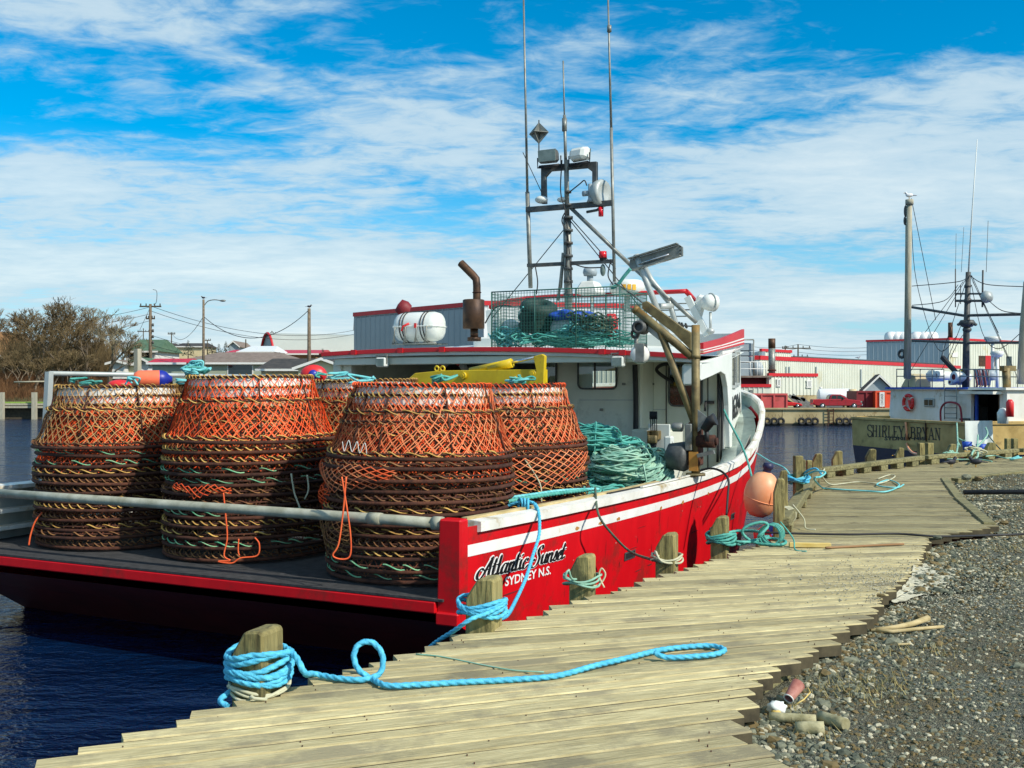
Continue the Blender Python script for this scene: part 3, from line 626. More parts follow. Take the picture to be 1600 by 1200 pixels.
# underside of the stern overhang
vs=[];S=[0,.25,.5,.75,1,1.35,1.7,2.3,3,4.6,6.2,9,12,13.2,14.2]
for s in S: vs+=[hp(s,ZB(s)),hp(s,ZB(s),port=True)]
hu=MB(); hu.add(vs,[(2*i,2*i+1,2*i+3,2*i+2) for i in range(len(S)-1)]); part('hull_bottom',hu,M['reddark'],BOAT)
part('hull',hull,M['red'],BOAT)
# stripes
part('hull_stripe',hull_strip(lambda s:zg(s)-.185-.01*s*.3,lambda s:zg(s)-.285-.01*s*.3,.004,nv=1),M['whitestripe'],BOAT)
part('hull_stripe',hull_strip(lambda s:zg(s)-.185-.01*s*.3,lambda s:zg(s)-.285-.01*s*.3,.004,nv=1,port=True),M['whitestripe'],BOAT)
# caps
def sweep(sec,s0,s1,port=False,sts=None,wf=None,zf=None):
    m=MB(); S=[s for s in (sts or ST) if s0<=s<=s1]; k=len(sec); vs=[]; wf=wf or wg; zf=zf or zg
    for s in S:
        for (dw,dz) in sec:
            w=min(wf(s)+dw*(1 if dw<.03 else tab([6.5,8.5,14.3],[1,.42,.4],s))*(1 if s<13 else max(.15,(14.3-s)/1.3)),HB+.0); vs.append(Vector((s+(0 if s<12 else (dw*-.8)),BW-w if port else w,zf(s)+dz)))
    fs=[]
    for i in range(len(S)-1):
        for j in range(k):
            q=(i*k+j,(i+1)*k+j,(i+1)*k+(j+1)%k,i*k+(j+1)%k); fs.append(q[::-1] if port else q)
    a=tuple(range(k)); b=tuple(range((len(S)-1)*k,len(S)*k)); fs+=[a,b[::-1]]
    m.add(vs,fs); return m
cap=[(-.035,0),(-.035,-.085),(.0,-.09),(.16,-.06),(.16,0),(.07,.012)]
part('gunwale_cap',sweep(cap,.1,14.2),M['whitecap'],BOAT); part('gunwale_cap',sweep(cap,.1,14.2,True),M['whitecap'],BOAT)
part('rail_board',sweep([(.10,.008),(.10,.03),(.155,.03),(.155,.008)],.25,5.2),M['beam'],BOAT)
part('rail_board',sweep([(.0,.02),(.0,.035),(.035,.035),(.035,.02)],3.2,7.6),M['whitecap'],BOAT)
part('rubber_strip',sweep([(.055,.012),(.055,.022),(.095,.022),(.095,.012)],2.6,5.3),M['black'],BOAT)
def inner(port):
    m=MB(); S=[s for s in ST if .1<=s<=9.5]; vs=[]
    for s in S:
        w=wg(s)+.15
        for z in (zg(s)-.05,.9): vs.append(Vector((s,BW-w if port else w,z)))
    m.add(vs,[(2*i,2*i+1,2*i+3,2*i+2) for i in range(len(S)-1)],True); return m
part('bulwark',inner(False),M['alu'],BOAT); part('bulwark',inner(True),M['alu'],BOAT)
# port bulwark battens seen inside
for z0,w_ in ((1.50,.07),(1.22,.05),(1.02,.05)):
    m_=MB(); m_.box(.12,6.5,BW-.19-w_,BW-.03,z0,z0+.045); part('rail_board',m_,M['whitecap'],BOAT)
# stern corner posts, lip, deck
for w0,nm in ((-.01,0),(BW-.23,1)):
    m_=MB(); m_.hexa([(-.02,w0,.70),(.12,w0,.70),(.12,w0+.24,.70),(-.02,w0+.24,.70),(-.02,w0,1.585),(.12,w0,1.585),(.12,w0+.21,1.585),(-.02,w0+.21,1.585)]); part('stern_post',m_,M['red'],BOAT,bevel=.015)
m_=MB(); m_.box(-.05,.0,.22,BW-.22,.78,.885); m_.box(-.05,.0,-.0,.22,.69,.80); part('stern_lip',m_,M['red'],BOAT,bevel=.012)
m_=MB()
vs=[]
S=[0,1.5,3,4.5,6,7.5,9,10.6]
for s in S: vs+=[(s,wg(s)+.1,.9),(s,BW-wg(s)-.1,.9)]
m_.add(vs,[(2*i,2*i+2,2*i+3,2*i+1) for i in range(len(S)-1)]); part('deck',m_,M['deck'],BOAT)
m_=MB(); m_.box(-.045,.3,.15,BW-.15,.888,.908); part('deck_mat',m_,M['deck'],BOAT)
# stern rail pipe
m_=MB(); m_.tube([(.06,.1,1.535),(.05,.8,1.54),(.04,2.5,1.545),(.04,4.5,1.545),(.06,BW-.1,1.545)],.047,12)
part('stern_rail',m_,M['railpaint'],BOAT)
m_=MB(); m_.cyl((.05,.82,1.54),(.05,.95,1.54),.055); part('rail_sleeve',m_,M['railpaint'],BOAT); m_=MB(); m_.cyl((.06,.21,1.535),(.06,.3,1.535),.06); part('rail_sleeve',m_,M['railpaint'],BOAT)
# side and fore deck
def sdi(s): return tab([7.0,7.6,8.2,8.7,9.2,11,14.2],[wg(7)+.16,wg(7.6)+.22,-.12,.0,.12,.4,HB],s)
def sdz(s): return tab([7.0,7.6,8.4,9.2,10,11,12,14.2],[zg(7)-.02,1.56,1.60,1.66,1.86,2.18,2.42,2.58],s)
m_=MB(); vs=[];S=[7,7.3,7.6,7.9,8.2,8.7,9,9.2,9.5,10,10.5,11]
for s in S: vs+=[(s,wg(s)+.13,sdz(s)),(s,sdi(s),sdz(s)+.01),(s,sdi(s),.9)]
m_.add(vs,[f for i in range(len(S)-1) for f in ((3*i,3*i+3,3*i+4,3*i+1),(3*i+1,3*i+4,3*i+5,3*i+2))],True); part('side_deck',m_,M['sidedeck'],BOAT)
m_=MB(); vs=[];S=[10.9,11.3,11.8,12.3,12.8,13.3,13.8,14.1]
for s in S: vs+=[(s,min(wg(s)+.1,HB-.01),sdz(s)),(s,HB,sdz(s)+.08),(s,BW-min(wg(s)+.1,HB-.01),sdz(s))]
m_.add(vs,[f for i in range(len(S)-1) for f in ((3*i,3*i+3,3*i+4,3*i+1),(3*i+1,3*i+4,3*i+5,3*i+2))],True); part('foredeck',m_,M['sidedeck'],BOAT)
part('bulwark',sweep([(.10,-.04),(.10,-.30),(.14,-.30),(.14,-.04)],9.2,13.9),M['sidedeck'],BOAT)
# scupper slots
for (x,y,sl_) in ((968,866,.13),(1087,826,.11),(1120,805,.10)):
    q=BP(x,y,w=-.15); s0=q.x; z0=q.z
    fr=MB()
    P=[hp(s0+a*sl_,z0+b*.032,.008) for a,b in ((-1.2,-1.5),(1.2,-1.5),(1.2,1.5),(-1.2,1.5))]; P2_=[hp(s0+a*sl_,z0+b*.032,.010) for a,b in ((-1,-.9),(1,-.9),(1,.9),(-1,.9))]
    fr.add(P+P2_,[(0,1,5,4),(1,2,6,5),(2,3,7,6),(3,0,4,7)]); o=part('scupper',fr,M['chrome'],BOAT)
    fr=MB(); fr.add([hp(s0+a*sl_,z0+b*.032,.006) for a,b in ((-1,-.9),(1,-.9),(1,.9),(-1,.9))],[(0,1,2,3)]); part('opening',fr,M['black'],o)
# ---- lettering on the hull side
GL={'A':([[(.30,.42),(.16,.52),(.02,.36),(.0,.12),(.14,-.02),(.32,.14),(.48,.55),(.68,1.0)],[(.68,1.0),(.66,.6),(.66,.1),(.76,0),(.84,.06)],[(.34,.40),(.68,.42)]],.86),
't':([[(.06,.88),(.05,.1),(.13,0),(.24,.1)],[(-.06,.52),(.22,.56)]],.27),'l':([[(.07,1.0),(.05,.1),(.13,0),(.24,.1)]],.25),
'a':([[(.32,.44),(.17,.52),(.03,.27),(.10,.0),(.24,.1),(.32,.42)],[(.33,.52),(.31,.1),(.38,0),(.48,.1)]],.46),
'n':([[(.04,.52),(.04,.0)],[(.05,.30),(.17,.52),(.27,.44),(.26,.1),(.33,0),(.42,.1)]],.42),'i':([[(.05,.52),(.05,.1),(.12,0),(.22,.1)],[(.06,.74),(.07,.78)]],.22),
'c':([[(.28,.40),(.18,.52),(.04,.28),(.09,.0),(.22,.0),(.34,.14)]],.36),
'S':([[(.60,.86),(.52,1.06),(.34,.95),(.36,.68),(.50,.38),(.40,.02),(.14,-.08),(-.02,.14),(.08,.38),(.20,.28)]],.68),
'u':([[(.03,.52),(.04,.1),(.13,0),(.25,.16),(.29,.50)],[(.29,.52),(.28,.1),(.35,0),(.44,.1)]],.43),
's':([[(.02,.06),(.14,.30),(.17,.54),(.27,.20),(.18,.0),(.06,.05)]],.31),'e':([[(.05,.20),(.24,.28),(.20,.52),(.05,.34),(.08,.04),(.20,0),(.32,.12)]],.33),' ':([],.22)}
def script_text(txt,grow):
    m=MB(); x=0; k=0
    for ch in txt:
        st,adv=GL[ch]
        for s in st:
            P=spline([(a,b,0) for a,b in s],6); prev=None
            for i in range(len(P)):
                d=(P[min(i+1,len(P)-1)]-P[max(i-1,0)]).normalized(); th=(.022+.052*max(0,abs(d.y))**2*(1 if i not in(0,len(P)-1) else .6))+grow
                nn=Vector((-d.y,d.x,0))*th; c=P[i]+Vector((x,0,0)); a,b=c+nn,c-nn
                if prev: m.quad(prev[0],prev[1],b,a)
                prev=(a,b)
            for q in (P[0],P[-1]):
                c=q+Vector((x,0,0)); r=.02+grow+.02
                m.add([c+Vector((r*math.cos(PI*j/4),r*math.sin(PI*j/4),0)) for j in range(8)],[tuple(range(8))])
        x+=adv
    return m,x
def on_hull(m,s0,s1,z0,z1,h,off,shear,total):
    k=0
    def f(p):
        u=p.x/total; v=p.y+0; s=lerp(s0,s1,u)+shear*v*h; return hp(s,lerp(z0,z1,u)+v*h,off)
    m.v=[tuple(f(Vector(v))) for v in m.v]; return m
def stack_quads(m,step):   # tiny lift so that overlapping strokes never share a plane
    vs=[];fs=[]
    for i,f in enumerate(m.f):
        b=len(vs); vs+=[(m.v[j][0],m.v[j][1]-step*(i%40),m.v[j][2]) for j in f]; fs.append(tuple(range(b,b+len(f))))
    m.v=vs;m.f=fs;m.sm=[False]*len(fs);return m
for g_,mt_,off_,lb in ((.055,'whitepaint',.006,'white outline of the boat name'),(0,'blackpaint',.013,'flowing black script boat name')):
    t1,w1=script_text('Atlantic Sunset',g_); on_hull(t1,.24,1.82,1.045,1.005,.165,off_,.42,w1); stack_quads(t1,.00012)
    part('name_lettering',t1,M[mt_],BOAT,label=lb)
t1=text_mb('SYDNEY N.S.',1,bold=.02); fit(t1,0,1,0,1); t1.xf(lambda p:hp(lerp(.72,1.56,p.x),lerp(.905,.885,p.x)+p.y*.085,.006)); part('home_port_lettering',t1,M['whitepaint'],BOAT)
# ---- cabin
z_r=3.22
def wallbox(x0,x1,y0,y1,z0,z1,name='cabin_wall',mt='wall',bev=.01,lab=None):
    m=MB(); m.box(x0,x1,y0,y1,z0,z1); return part(name,m,M[mt],BOAT,bevel=bev,label=lab)
wa=BP(1000,600,s=8.6).y                                # corner between the two aft wall panels
wb=BP(845,600,s=8.6).y
def holed(x0,x1,y0,y1,z0,z1,holes,lab,mt='wall'):
    hs=sorted(holes); y=y0; m=MB()
    for (a,b,c,d) in hs:
        m.box(x0,x1,y,a,z0,z1); m.box(x0,x1,a,b,z0,c); m.box(x0,x1,a,b,d,z1); y=b
    m.box(x0,x1,y,y1,z0,z1); return part('cabin_wall',m,M[mt],BOAT,label=lab)
def hole(x0,x1,y0,y1,s):
    a=BP(x0,y0,s=s); b=BP(x1,y1,s=s); return (b.y,a.y,b.z,a.z)
H1=hole(905,962,551,606,8.6); H2=hole(848,868,555,600,8.6)
holed(8.6,8.70,wa,wb,.905,z_r-.06,[H1,H2],'aft cabin wall with a sliding window')
wallbox(8.72,9.35,wa-.001,wa+.1,.905,z_r-.06)
wallbox(9.3,9.42,.16,wa,.905,z_r-.06,lab='aft cabin wall with a rounded hatch window')
wallbox(8.72,10.8,wb-.1,wb,.905,z_r-.06)
wallbox(10.7,10.82,wb,6.45,.905,z_r-.06,mt='darksteel',lab='back wall of the shelter, shade put into its dark colour')  # dark colour stands in for the shade deep in the shelter
wallbox(7.2,10.8,6.33,6.5,.905,z_r-.06)
wallbox(7.25,7.4,6.15,6.33,.905,z_r-.06)
# side wall with side window band and forward arch bracket
def sidew(s): return tab([9.2,11.3],[.10,.30],s)
m_=MB(); S=[9.25,9.5,9.8,10.2,10.6,11.0,11.3]; vs=[]
for s in S: vs+=[(s,sidew(s),sdz(s)-.1),(s,sidew(s)+.03,tab([7.4,11.3],[3.21,3.51],s))]
vs+= [(s,sidew(s)+.1,sdz(s)-.1) for s in S]+[(s,sidew(s)+.13,3.4) for s in S]; n_=len(S)
fs=[(2*i,2*i+2,2*i+3,2*i+1) for i in range(n_-1)]+[(2*n_+i,3*n_+i,3*n_+i+1,2*n_+i+1) for i in range(n_-1)]+[(0,1,3*n_,2*n_)]
m_.add(vs,fs); part('cabin_side_wall',m_,M['white'],BOAT)
holed(11.25,11.35,.33,6.4,1.9,3.2,[(.5+1.0*i,1.42+1.0*i,2.45,3.02) for i in range(5)],'front cabin wall',mt='white')
wallbox(11.27,11.33,.33,6.4,3.2,3.42,mt='white')
wallbox(11.30,11.38,.45,2.6,3.42,3.70,name='coaming',mt='siding_grey')
wallbox(10.7,11.2,.6,5.8,1.1,2.40,name='console',mt='black')
wallbox(9.3,11.3,6.4,6.5,1.7,3.3,mt='white')
wallbox(9.45,11.25,wa-.6,6.3,.95,1.05,name='cabin_floor',mt='deck')
# arch bracket under the roof side
arch=[(7.25,3.06),(7.3,2.86),(7.55,2.80),(8.2,2.88),(8.7,2.95),(9.0,2.90),(9.15,2.7),(9.22,2.4),(9.3,1.7),(9.45,1.66),(9.45,3.28),(8.4,3.16)]
m_=MB(); m_.prism([(s,.02,z) for s,z in arch],(0,.09,0)); part('roof_bracket',m_,M['white'],BOAT,bevel=.008)
m_=MB(); m_.hexa([(7.12,.0,2.72),(7.4,.0,2.80),(7.4,.2,2.80),(7.12,.2,2.72),(7.12,-.02,3.04),(7.5,-.02,3.08),(7.5,.2,3.08),(7.12,.2,3.04)]); part('roof_corner',m_,M['white'],BOAT,bevel=.03)
# windows
def window(x0p,x1p,y0p,y1p,s,mull=None,par=BOAT,name='cabin_window',glass='glass'):
    a=BP(x0p,y0p,s=s); b=BP(x1p,y1p,s=s); w0,w1=b.y,a.y; z1,z0=a.z,b.z; r=.07; fr=MB()
    def rr(w0,w1,z0,z1,r,x):
        P=[]
        for cx,cz,a0 in ((w1-r,z1-r,0),(w0+r,z1-r,90),(w0+r,z0+r,180),(w1-r,z0+r,270)):
            for k in range(5): P.append((x,cx+r*math.cos(R(a0+22.5*k)),cz+r*math.sin(R(a0+22.5*k))))
        return P
    o1=rr(w0-.03,w1+.03,z0-.03,z1+.03,r+.03,s-.02); i1=rr(w0,w1,z0,z1,r,s-.02); n=len(o1); o2=[(p[0]+.025,p[1],p[2]) for p in o1]; i2=[(p[0]+.02,p[1],p[2]) for p in i1]
    fr.add(o1+i1+o2+i2,[f for k in range(n) for f in ((k,(k+1)%n,n+(k+1)%n,n+k),(k,2*n+k,2*n+(k+1)%n,(k+1)%n),(n+k,n+(k+1)%n,3*n+(k+1)%n,3*n+k))])
    if mull:
        c=BP(mull,y0p,s=s).y; fr.box(s-.022,s-.006,c-.015,c+.015,z0,z1)
    f=part(name,fr,M['darksteel'],par); g=MB(); g.add([(p[0]-.012+.02,p[1],p[2]) for p in i1],[tuple(range(n))[::-1]]); part('pane',g,M[glass],f)
    return f,(w0,w1,z0,z1)
window(905,962,551,606,8.585,930,glass='clear'); window(848,868,555,600,8.585,glass='clear')
window(1047,1095,570,633,9.28,name='hatch_window')
# hatch window hinged lid (dark hose-like arc left of it)
m_=MB(); m_.tube(spline([BP(x,y,s=9.1) for x,y in ((1052,598),(1032,585),(1026,577),(1034,570),(1052,568))],6),.03,8); part('exhaust_hose',m_,M['black'],BOAT)
# roof slab with camber, red edge
def roofz(w): return z_r+.10*(1-((w-HB)/HB)**2)+.018*(w-HB)
m_=MB(); vs=[];nw=16
for s,dz,ws in ((7.05,0,-.03),(9.2,.05,.07),(11.38,.27,.27)):
    for j in range(nw+1):
        w=lerp(ws,BW-.1,j/nw); vs+=[(s,w,roofz(w)+dz),(s,w,roofz(w)+dz-.1)]
k_=2*(nw+1); fs=[]
for i in range(2):
    for j in range(nw):
        a=i*k_+2*j; fs+=[(a,a+k_,a+k_+2,a+2),(a+1,a+3,a+k_+3,a+k_+1)]
fs+=[(2*j,2*j+2,2*j+3,2*j+1) for j in range(nw)]; m_.add(vs,fs); part('roof',m_,M['white'],BOAT)
m_=MB(); vs=[]
for j in range(nw+1):
    w=lerp(-.03,BW-.1,j/nw); z=roofz(w); vs+=[(7.05,w,z+.025),(7.0,w,z+.02),(7.0,w,z-.045),(7.05,w,z-.05)]
m_.add(vs,[(4*j+q,4*j+(q+1)%4,4*j+4+(q+1)%4,4*j+4+q) for j in range(nw) for q in range(4)]+[(0,1,2,3),(4*nw+3,4*nw+2,4*nw+1,4*nw)]); part('roof_edge',m_,M['redtrim'],BOAT)
for xx in (552,625,690,940,972):
    q=BP(xx,548,s=6.98); m_=MB(); m_.box(6.975,6.998,q.y-.05,q.y+.05,roofz(q.y)-.055,roofz(q.y)+.03); part('edge_clamp',m_,M['redtrim'],BOAT)
m_=MB(); m_.box(7.1,7.3,.1,BW-.3,z_r-.14,z_r-.02); part('roof_beam',m_,M['wall'],BOAT,bevel=.01)
# red and white striped parapet on the starboard side
def band(f0,f1,off,mt,nm):
    m=MB(); vs=[]; S=[7.4,8.2,9,9.8,10.6,11.3]
    for s in S:
        b=tab([7.4,11.3],[3.19,3.49],s); t=tab([7.4,9,11.3],[3.36,3.50,3.77],s); w=tab([7.4,11.3],[-.05,.25],s)
        vs+=[(s,w-off,lerp(b,t,f0)),(s,w-off,lerp(b,t,f1)),(s,w+.05,lerp(b,t,f0)),(s,w+.05,lerp(b,t,f1))]
    fs=[]
    for i in range(len(S)-1):
        a=4*i; fs+=[(a,a+4,a+5,a+1),(a+1,a+5,a+7,a+3),(a+2,a+3,a+7,a+6),(a,a+2,a+6,a+4)]
    n=4*(len(S)-1); fs+=[(0,1,3,2),(n,n+2,n+3,n+1)]
    m.add(vs,fs); return part(nm,m,M[mt],BOAT)
band(0,.14,.0,'redtrim','parapet_stripe'); band(.14,.24,-.004,'whitestripe','parapet_stripe'); band(.24,.34,.0,'redtrim','parapet_stripe'); band(.34,.45,-.004,'whitestripe','parapet_stripe'); band(.45,1,.0,'redtrim','parapet')
# side windows + registration
def side_win(x0,x1,y0,y1):
    a=BP(x0,y1,w=.2).x; b=BP(x1,y1,w=.27).x
    def f(s,z): return Vector((s,sidew(s)-.018,z))
    def zz(s,y): q=B(s,.22,0); return CAMZ+(HOR-y)/FPX*q.y
    fr=MB(); d=.05
    O=[f(a-d,zz(a,y1)-d),f(b+d,zz(b,y1)-d),f(b+d,zz(b,y0)+d),f(a-d,zz(a,y0)+d)]; I=[f(a,zz(a,y1)),f(b,zz(b,y1)),f(b,zz(b,y0)),f(a,zz(a,y0))]
    O=[p+Vector((0,-.0,0)) for p in O]; Bk=[p+Vector((0,.03,0)) for p in I]
    fr.add(O+I+Bk,[(k,(k+1)%4,4+(k+1)%4,4+k) for k in range(4)]+[(4+k,4+(k+1)%4,8+(k+1)%4,8+k) for k in range(4)])
    w=part('cabin_window',fr,M['alu'],BOAT); g=MB(); g.add([p+Vector((0,.01,0)) for p in I],[(0,1,2,3)]); part('pane',g,M['glass'],w)
side_win(1138,1146,556,602); side_win(1148,1154.5,551,598)
def reg_pt(u,v):
    s=lerp(9.95,11.15,u); q=B(s,sidew(s),0); y=lerp(lerp(660,646,u),lerp(620,612,u),v); return Vector((s,sidew(s)-.008+.012*v,CAMZ+(HOR-y)/FPX*q.y))
t1=text_mb('106394',1,bold=.025,spacing=.92); fit(t1,0,1,0,1); t1.xf(lambda p:reg_pt(p.x,p.y)); part('registration_number',t1,M['blackpaint'],BOAT)
# cables at the corner, black pipes
for (xa,ya,xb,yb) in ((992,570,993,690),(1122,575,1121,722),(1127,580,1127,718)):
    s_=8.55 if xa<1000 else 9.22
    m_=MB(); m_.tube(spline([BP(xa,ya,s=s_),BP((xa+xb)/2+1,(ya+yb)/2,s=s_),BP(xb,yb,s=s_)],6),.045 if xa<1000 else .022,8); part('pipe',m_,M['black'],BOAT)
m_=MB(); a_=BP(1106,590,s=9.29); b_=BP(1106,735,s=9.29); m_.box(9.28,9.297,a_.y-.006,a_.y+.006,b_.z,a_.z); part('door_seam',m_,M['black'],BOAT)
m_=MB(); a_=BP(1041,570,s=9.29); m_.box(9.28,9.297,a_.y-.006,a_.y+.006,1.0,z_r-.1); part('door_seam',m_,M['black'],BOAT)
m_=MB(); a_=BP(1104,628,s=9.25); m_.box(9.2,9.28,a_.y-.12,a_.y+.02,a_.z-.03,a_.z+.02); m_.tube([(9.2,a_.y,a_.z),(9.15,a_.y,a_.z-.15)],.02,6); part('door_handle',m_,M['black'],BOAT)
# locker with valve bank
lk=BP(1045,700,s=8.0); l0=BP(1048,700,s=7.9).y; l1=BP(985,700,s=7.9).y
m_=MB(); m_.box(7.9,8.58,l0,l1,.905,2.03); part('locker',m_,M['wall'],BOAT,bevel=.03)
m_=MB(); p0=BP(1046,665,s=7.82); p1=BP(1012,718,s=7.82); m_.box(7.83,7.88,p0.y,p1.y,p1.z+.15,p0.z+.02); vp=part('valve_plate',m_,M['white'],BOAT,bevel=.01)
vb=MB(); lv=MB(); hs=MB()
for i in range(4):
    w=lerp(p1.y-.08,p0.y+.18,i/3); z=p0.z-.1
    vb.box(7.68,7.83,w-.045,w+.045,z-.12,z+.02); vb.cyl((7.66,w,z-.17),(7.66,w,z-.05),.035)
    lv.tube([(7.74,w,z+.02),(7.72,w,z+.24)],.008,5); lv.tube([(7.72,w,z+.2),(7.715,w,z+.32)],.017,6)
    hs.tube(spline([(7.7,w,z-.12),(7.68,w+.05,z-.4),(7.75,w+.12+.03*i,.93)],6),.028,7)
vbo=part('valve_bank',vb,M['brass'],BOAT,bevel=.008); part('lever',lv,M['black'],vbo); part('hose',hs,M['black'],BOAT)
hs=MB(); hs.tube(spline([BP(1048,690,s=7.6),BP(1047,715,s=7.5),BP(1040,735,s=7.4),BP(1036,748,s=7.3)],6),.03,8); part('hose',hs,M['black'],BOAT)
m_=MB(); z_=BP(1048,700,s=7.7); m_.box(7.55,7.7,l0-.12,l0+.0,.905,1.95); part('locker_leg',m_,M['white'],BOAT,bevel=.02)
# ---- davit (bronze coloured steel) and hauler on the starboard rail
DS=5.6; dw=wg(5.6)+.06
dv=lambda x,y,s=DS: BP(x,y,s=s)
pb=BP(1087,748,s=DS); wD=pb.y
m_=MB(); m_.tube([(DS,wD,1.53),(DS,wD,dv(1086,508).z)],.055,14); m_.cyl((DS,wD,1.54),(DS,wD,1.57),.13); m_.cyl((DS,wD,dv(1086,560).z),(DS,wD,dv(1086,553).z),.065); part('davit_post',m_,M['brass'],BOAT)
def pp(pts,s,ds,mt,name,bev=.006,par=BOAT,lab=None):
    m=MB(); m.prism([BP(x,y,s=s) for x,y in pts],(ds,0,0)); return part(name,m,M[mt],par,bevel=bev,label=lab)
m_=MB(); m_.tube([dv(996,486),dv(1081,557)],.056,14); m_.cyl(dv(996,486),dv(991,482),.06); part('davit_arm',m_,M['brass'],BOAT)
m_=MB(); m_.tube([dv(1031,516),dv(1088,669)],.048,14); part('davit_brace',m_,M['brass'],BOAT)
pp([(1003,473),(1010,470),(1068,513),(1080,520),(1080,548),(1052,520),(1030,503),(1003,482)],5.9,.09,'brass','davit_plate')
pp([(996,488),(1006,494),(1035,522),(1030,532),(1000,508)],5.62,.05,'alu','davit_side_plate')
m_=MB(); c=dv(1002,512); m_.cyl((DS-.1,c.y,c.z),(DS+.12,c.y,c.z),.09); m_.torus((DS-.12,c.y,c.z),.07,.025,14,6,(1,0,0)); m_.torus((DS-.02,c.y+.08,c.z-.08),.05,.02,12,6,(1,0,0)); part('davit_shackle',m_,M['darksteel'],BOAT)
hb=thing('snatch_block','cream cheeked snatch block hanging from the bronze davit arm','pulley block',B(DS,BP(998,540,s=DS).y,BP(998,525,s=DS).z),TH)
m_=MB(); m_.tube([(0,.02,.02),(-.02,.03,-.08),(0,0,-.18)],.028,7); part('hook',m_,M['steel'],hb)
m_=MB(); m_.lathe([(0,-.06),(.10,-.06),(.13,-.03),(.10,0),(.13,.03),(.10,.06),(0,.06)],18,(0,-.02,-.25),(1,.2,0)); part('sheave',m_,M['collar'],hb)
m_=MB(); m_.box(-.07,-.055,-.10,.04,-.36,-.1); m_.box(.055,.07,-.10,.04,-.36,-.1); part('cheek',m_,M['steel'],hb,bevel=.01)
# hauler
hz=lambda x,y: dv(x,y,5.5)
m_=MB(); c=hz(1064,712); m_.lathe([(0,-.26),(.05,-.26),(.17,-.2),(.20,0),(.17,.06),(0,.08)],20,(DS+.05,c.y,c.z-.02),(0,-1,0)); part('hauler_drum',m_,M['darksteel'],BOAT)
m_=MB(); a=hz(1066,660);b=hz(1092,735); m_.box(DS-.04,DS+.14,b.y,a.y-.05,b.z+.05,a.z); part('hauler_frame',m_,M['rust'],BOAT,bevel=.02)
m_=MB(); a=hz(1064,668); m_.cyl((DS-.02,a.y,a.z),(DS-.02,a.y+.14,a.z),.06); m_.box(DS-.1,DS,a.y-.14,a.y-.05,a.z-.3,a.z+.05); part('hauler_guide',m_,M['steel'],BOAT,bevel=.01)
m_=MB(); a=hz(1098,690); m_.cyl((DS,a.y+.1,a.z),(DS,a.y-.14,a.z),.085); m_.cyl((DS,a.y-.14,a.z),(DS,a.y-.17,a.z),.05); part('hydraulic_motor',m_,M['rust'],BOAT)
m_=MB(); a=hz(1110,658); m_.tube([hz(1100,672),a,hz(1118,655)],.07,10,rf=lambda t:.8+.4*t); m_.tube([hz(1104,672),hz(1105,690)],.03,7); part('float_switch',m_,M['black'],BOAT)
m_=MB(); a=hz(1095,655); m_.prism([hz(1090,640),hz(1108,655),hz(1108,660),hz(1090,675)],(.02,0,0)); m_.bar(hz(1090,712),hz(1116,706),.06,.05); part('hauler_bracket',m_,M['steel'],BOAT)
m_=MB(); a=hz(1085,712); m_.box(DS-.09,DS-.075,hz(1090,712).y,hz(1076,712).y,hz(1080,736).z,hz(1080,706).z); part('rust_plate',m_,mat('orange_rust_plate',(.42,.17,.03),(.60,.30,.05),scale=5,rough=.8),BOAT)
# ---- yellow crane lying across under the roof
CS=5.9
pp([(625,603),(648,583),(690,579),(846,577),(846,603)],CS,.22,'yellow','crane_boom')
pp([(822,603),(838,580),(833,557),(846,553),(851,556),(849,604),(832,606)],CS-.05,.08,'yellow','crane_elbow')
m_=MB(); m_.tube([BP(765,577,s=CS+.1),BP(800,567,s=CS+.1)],.07,12); m_.tube([BP(735,580,s=CS+.1),BP(800,566,s=CS+.1)],.055,12); part('crane_cylinder',m_,M['yellow'],BOAT)
m_=MB(); m_.tube([BP(798,567,s=CS+.1),BP(842,557,s=CS+.1)],.022,8); part('piston_rod',m_,M['chrome'],BOAT)
m_=MB(); 
for x_,y_ in ((725,587),(834,584),(806,594)): q=BP(x_,y_,s=CS); m_.cyl((CS-.06,q.y,q.z),(CS,q.y,q.z),.055,n=12); m_.cyl((CS-.075,q.y,q.z),(CS-.06,q.y,q.z),.03,n=8)
part('crane_pin',m_,M['yellow'],BOAT)
for x_ in (680,689):
    q=BP(x_,578,s=CS); m_=MB(); m_.torus((CS+.05,q.y,q.z+.02),.035,.016,12,6,(1,0,0)); part('crane_lug',m_,M['yellow'],BOAT)
m_=MB(); q=BP(800,700,s=CS); m_.box(CS-.1,CS+.3,q.y-.2,q.y+.2,.905,1.3); m_.box(CS,CS+.2,q.y-.1,q.y+.1,1.3,BP(800,598,s=CS).z); part('crane_pedestal',m_,M['yellow'],BOAT,bevel=.02)
# ---- work lamps under the roof edge
for (x_,y_,lb) in ((594,566,'square white work lamp under the roof edge above the orange net tops'),(964,565,'square white work lamp under the roof edge beside the sliding window')):
    q=BP(x_,y_,s=6.95); l=thing('work_lamp',lb,'lamp',B(6.95,q.y,q.z),TH,'square work lamps under the roof edge')
    m_=MB(); m_.box(0,.13,-.095,.095,-.08,.08); part('housing',m_,M['white'],l,bevel=.02); m_=MB(); m_.box(-.012,-.001,-.075,.075,-.062,.062); part('lens',m_,M['lightglass'],l)
    m_=MB(); m_.box(.03,.06,-.11,-.096,-.02,.12); m_.box(.03,.06,.096,.11,-.02,.12); m_.box(.03,.06,-.11,.11,.12,.135); part('bracket',m_,M['steel'],l)
q=BP(622,572,s=7.6); lr=thing('life_ring','dim red and white life ring hanging inside the shaded shelter','life ring',B(9,q.y-.3,2.93),TH)
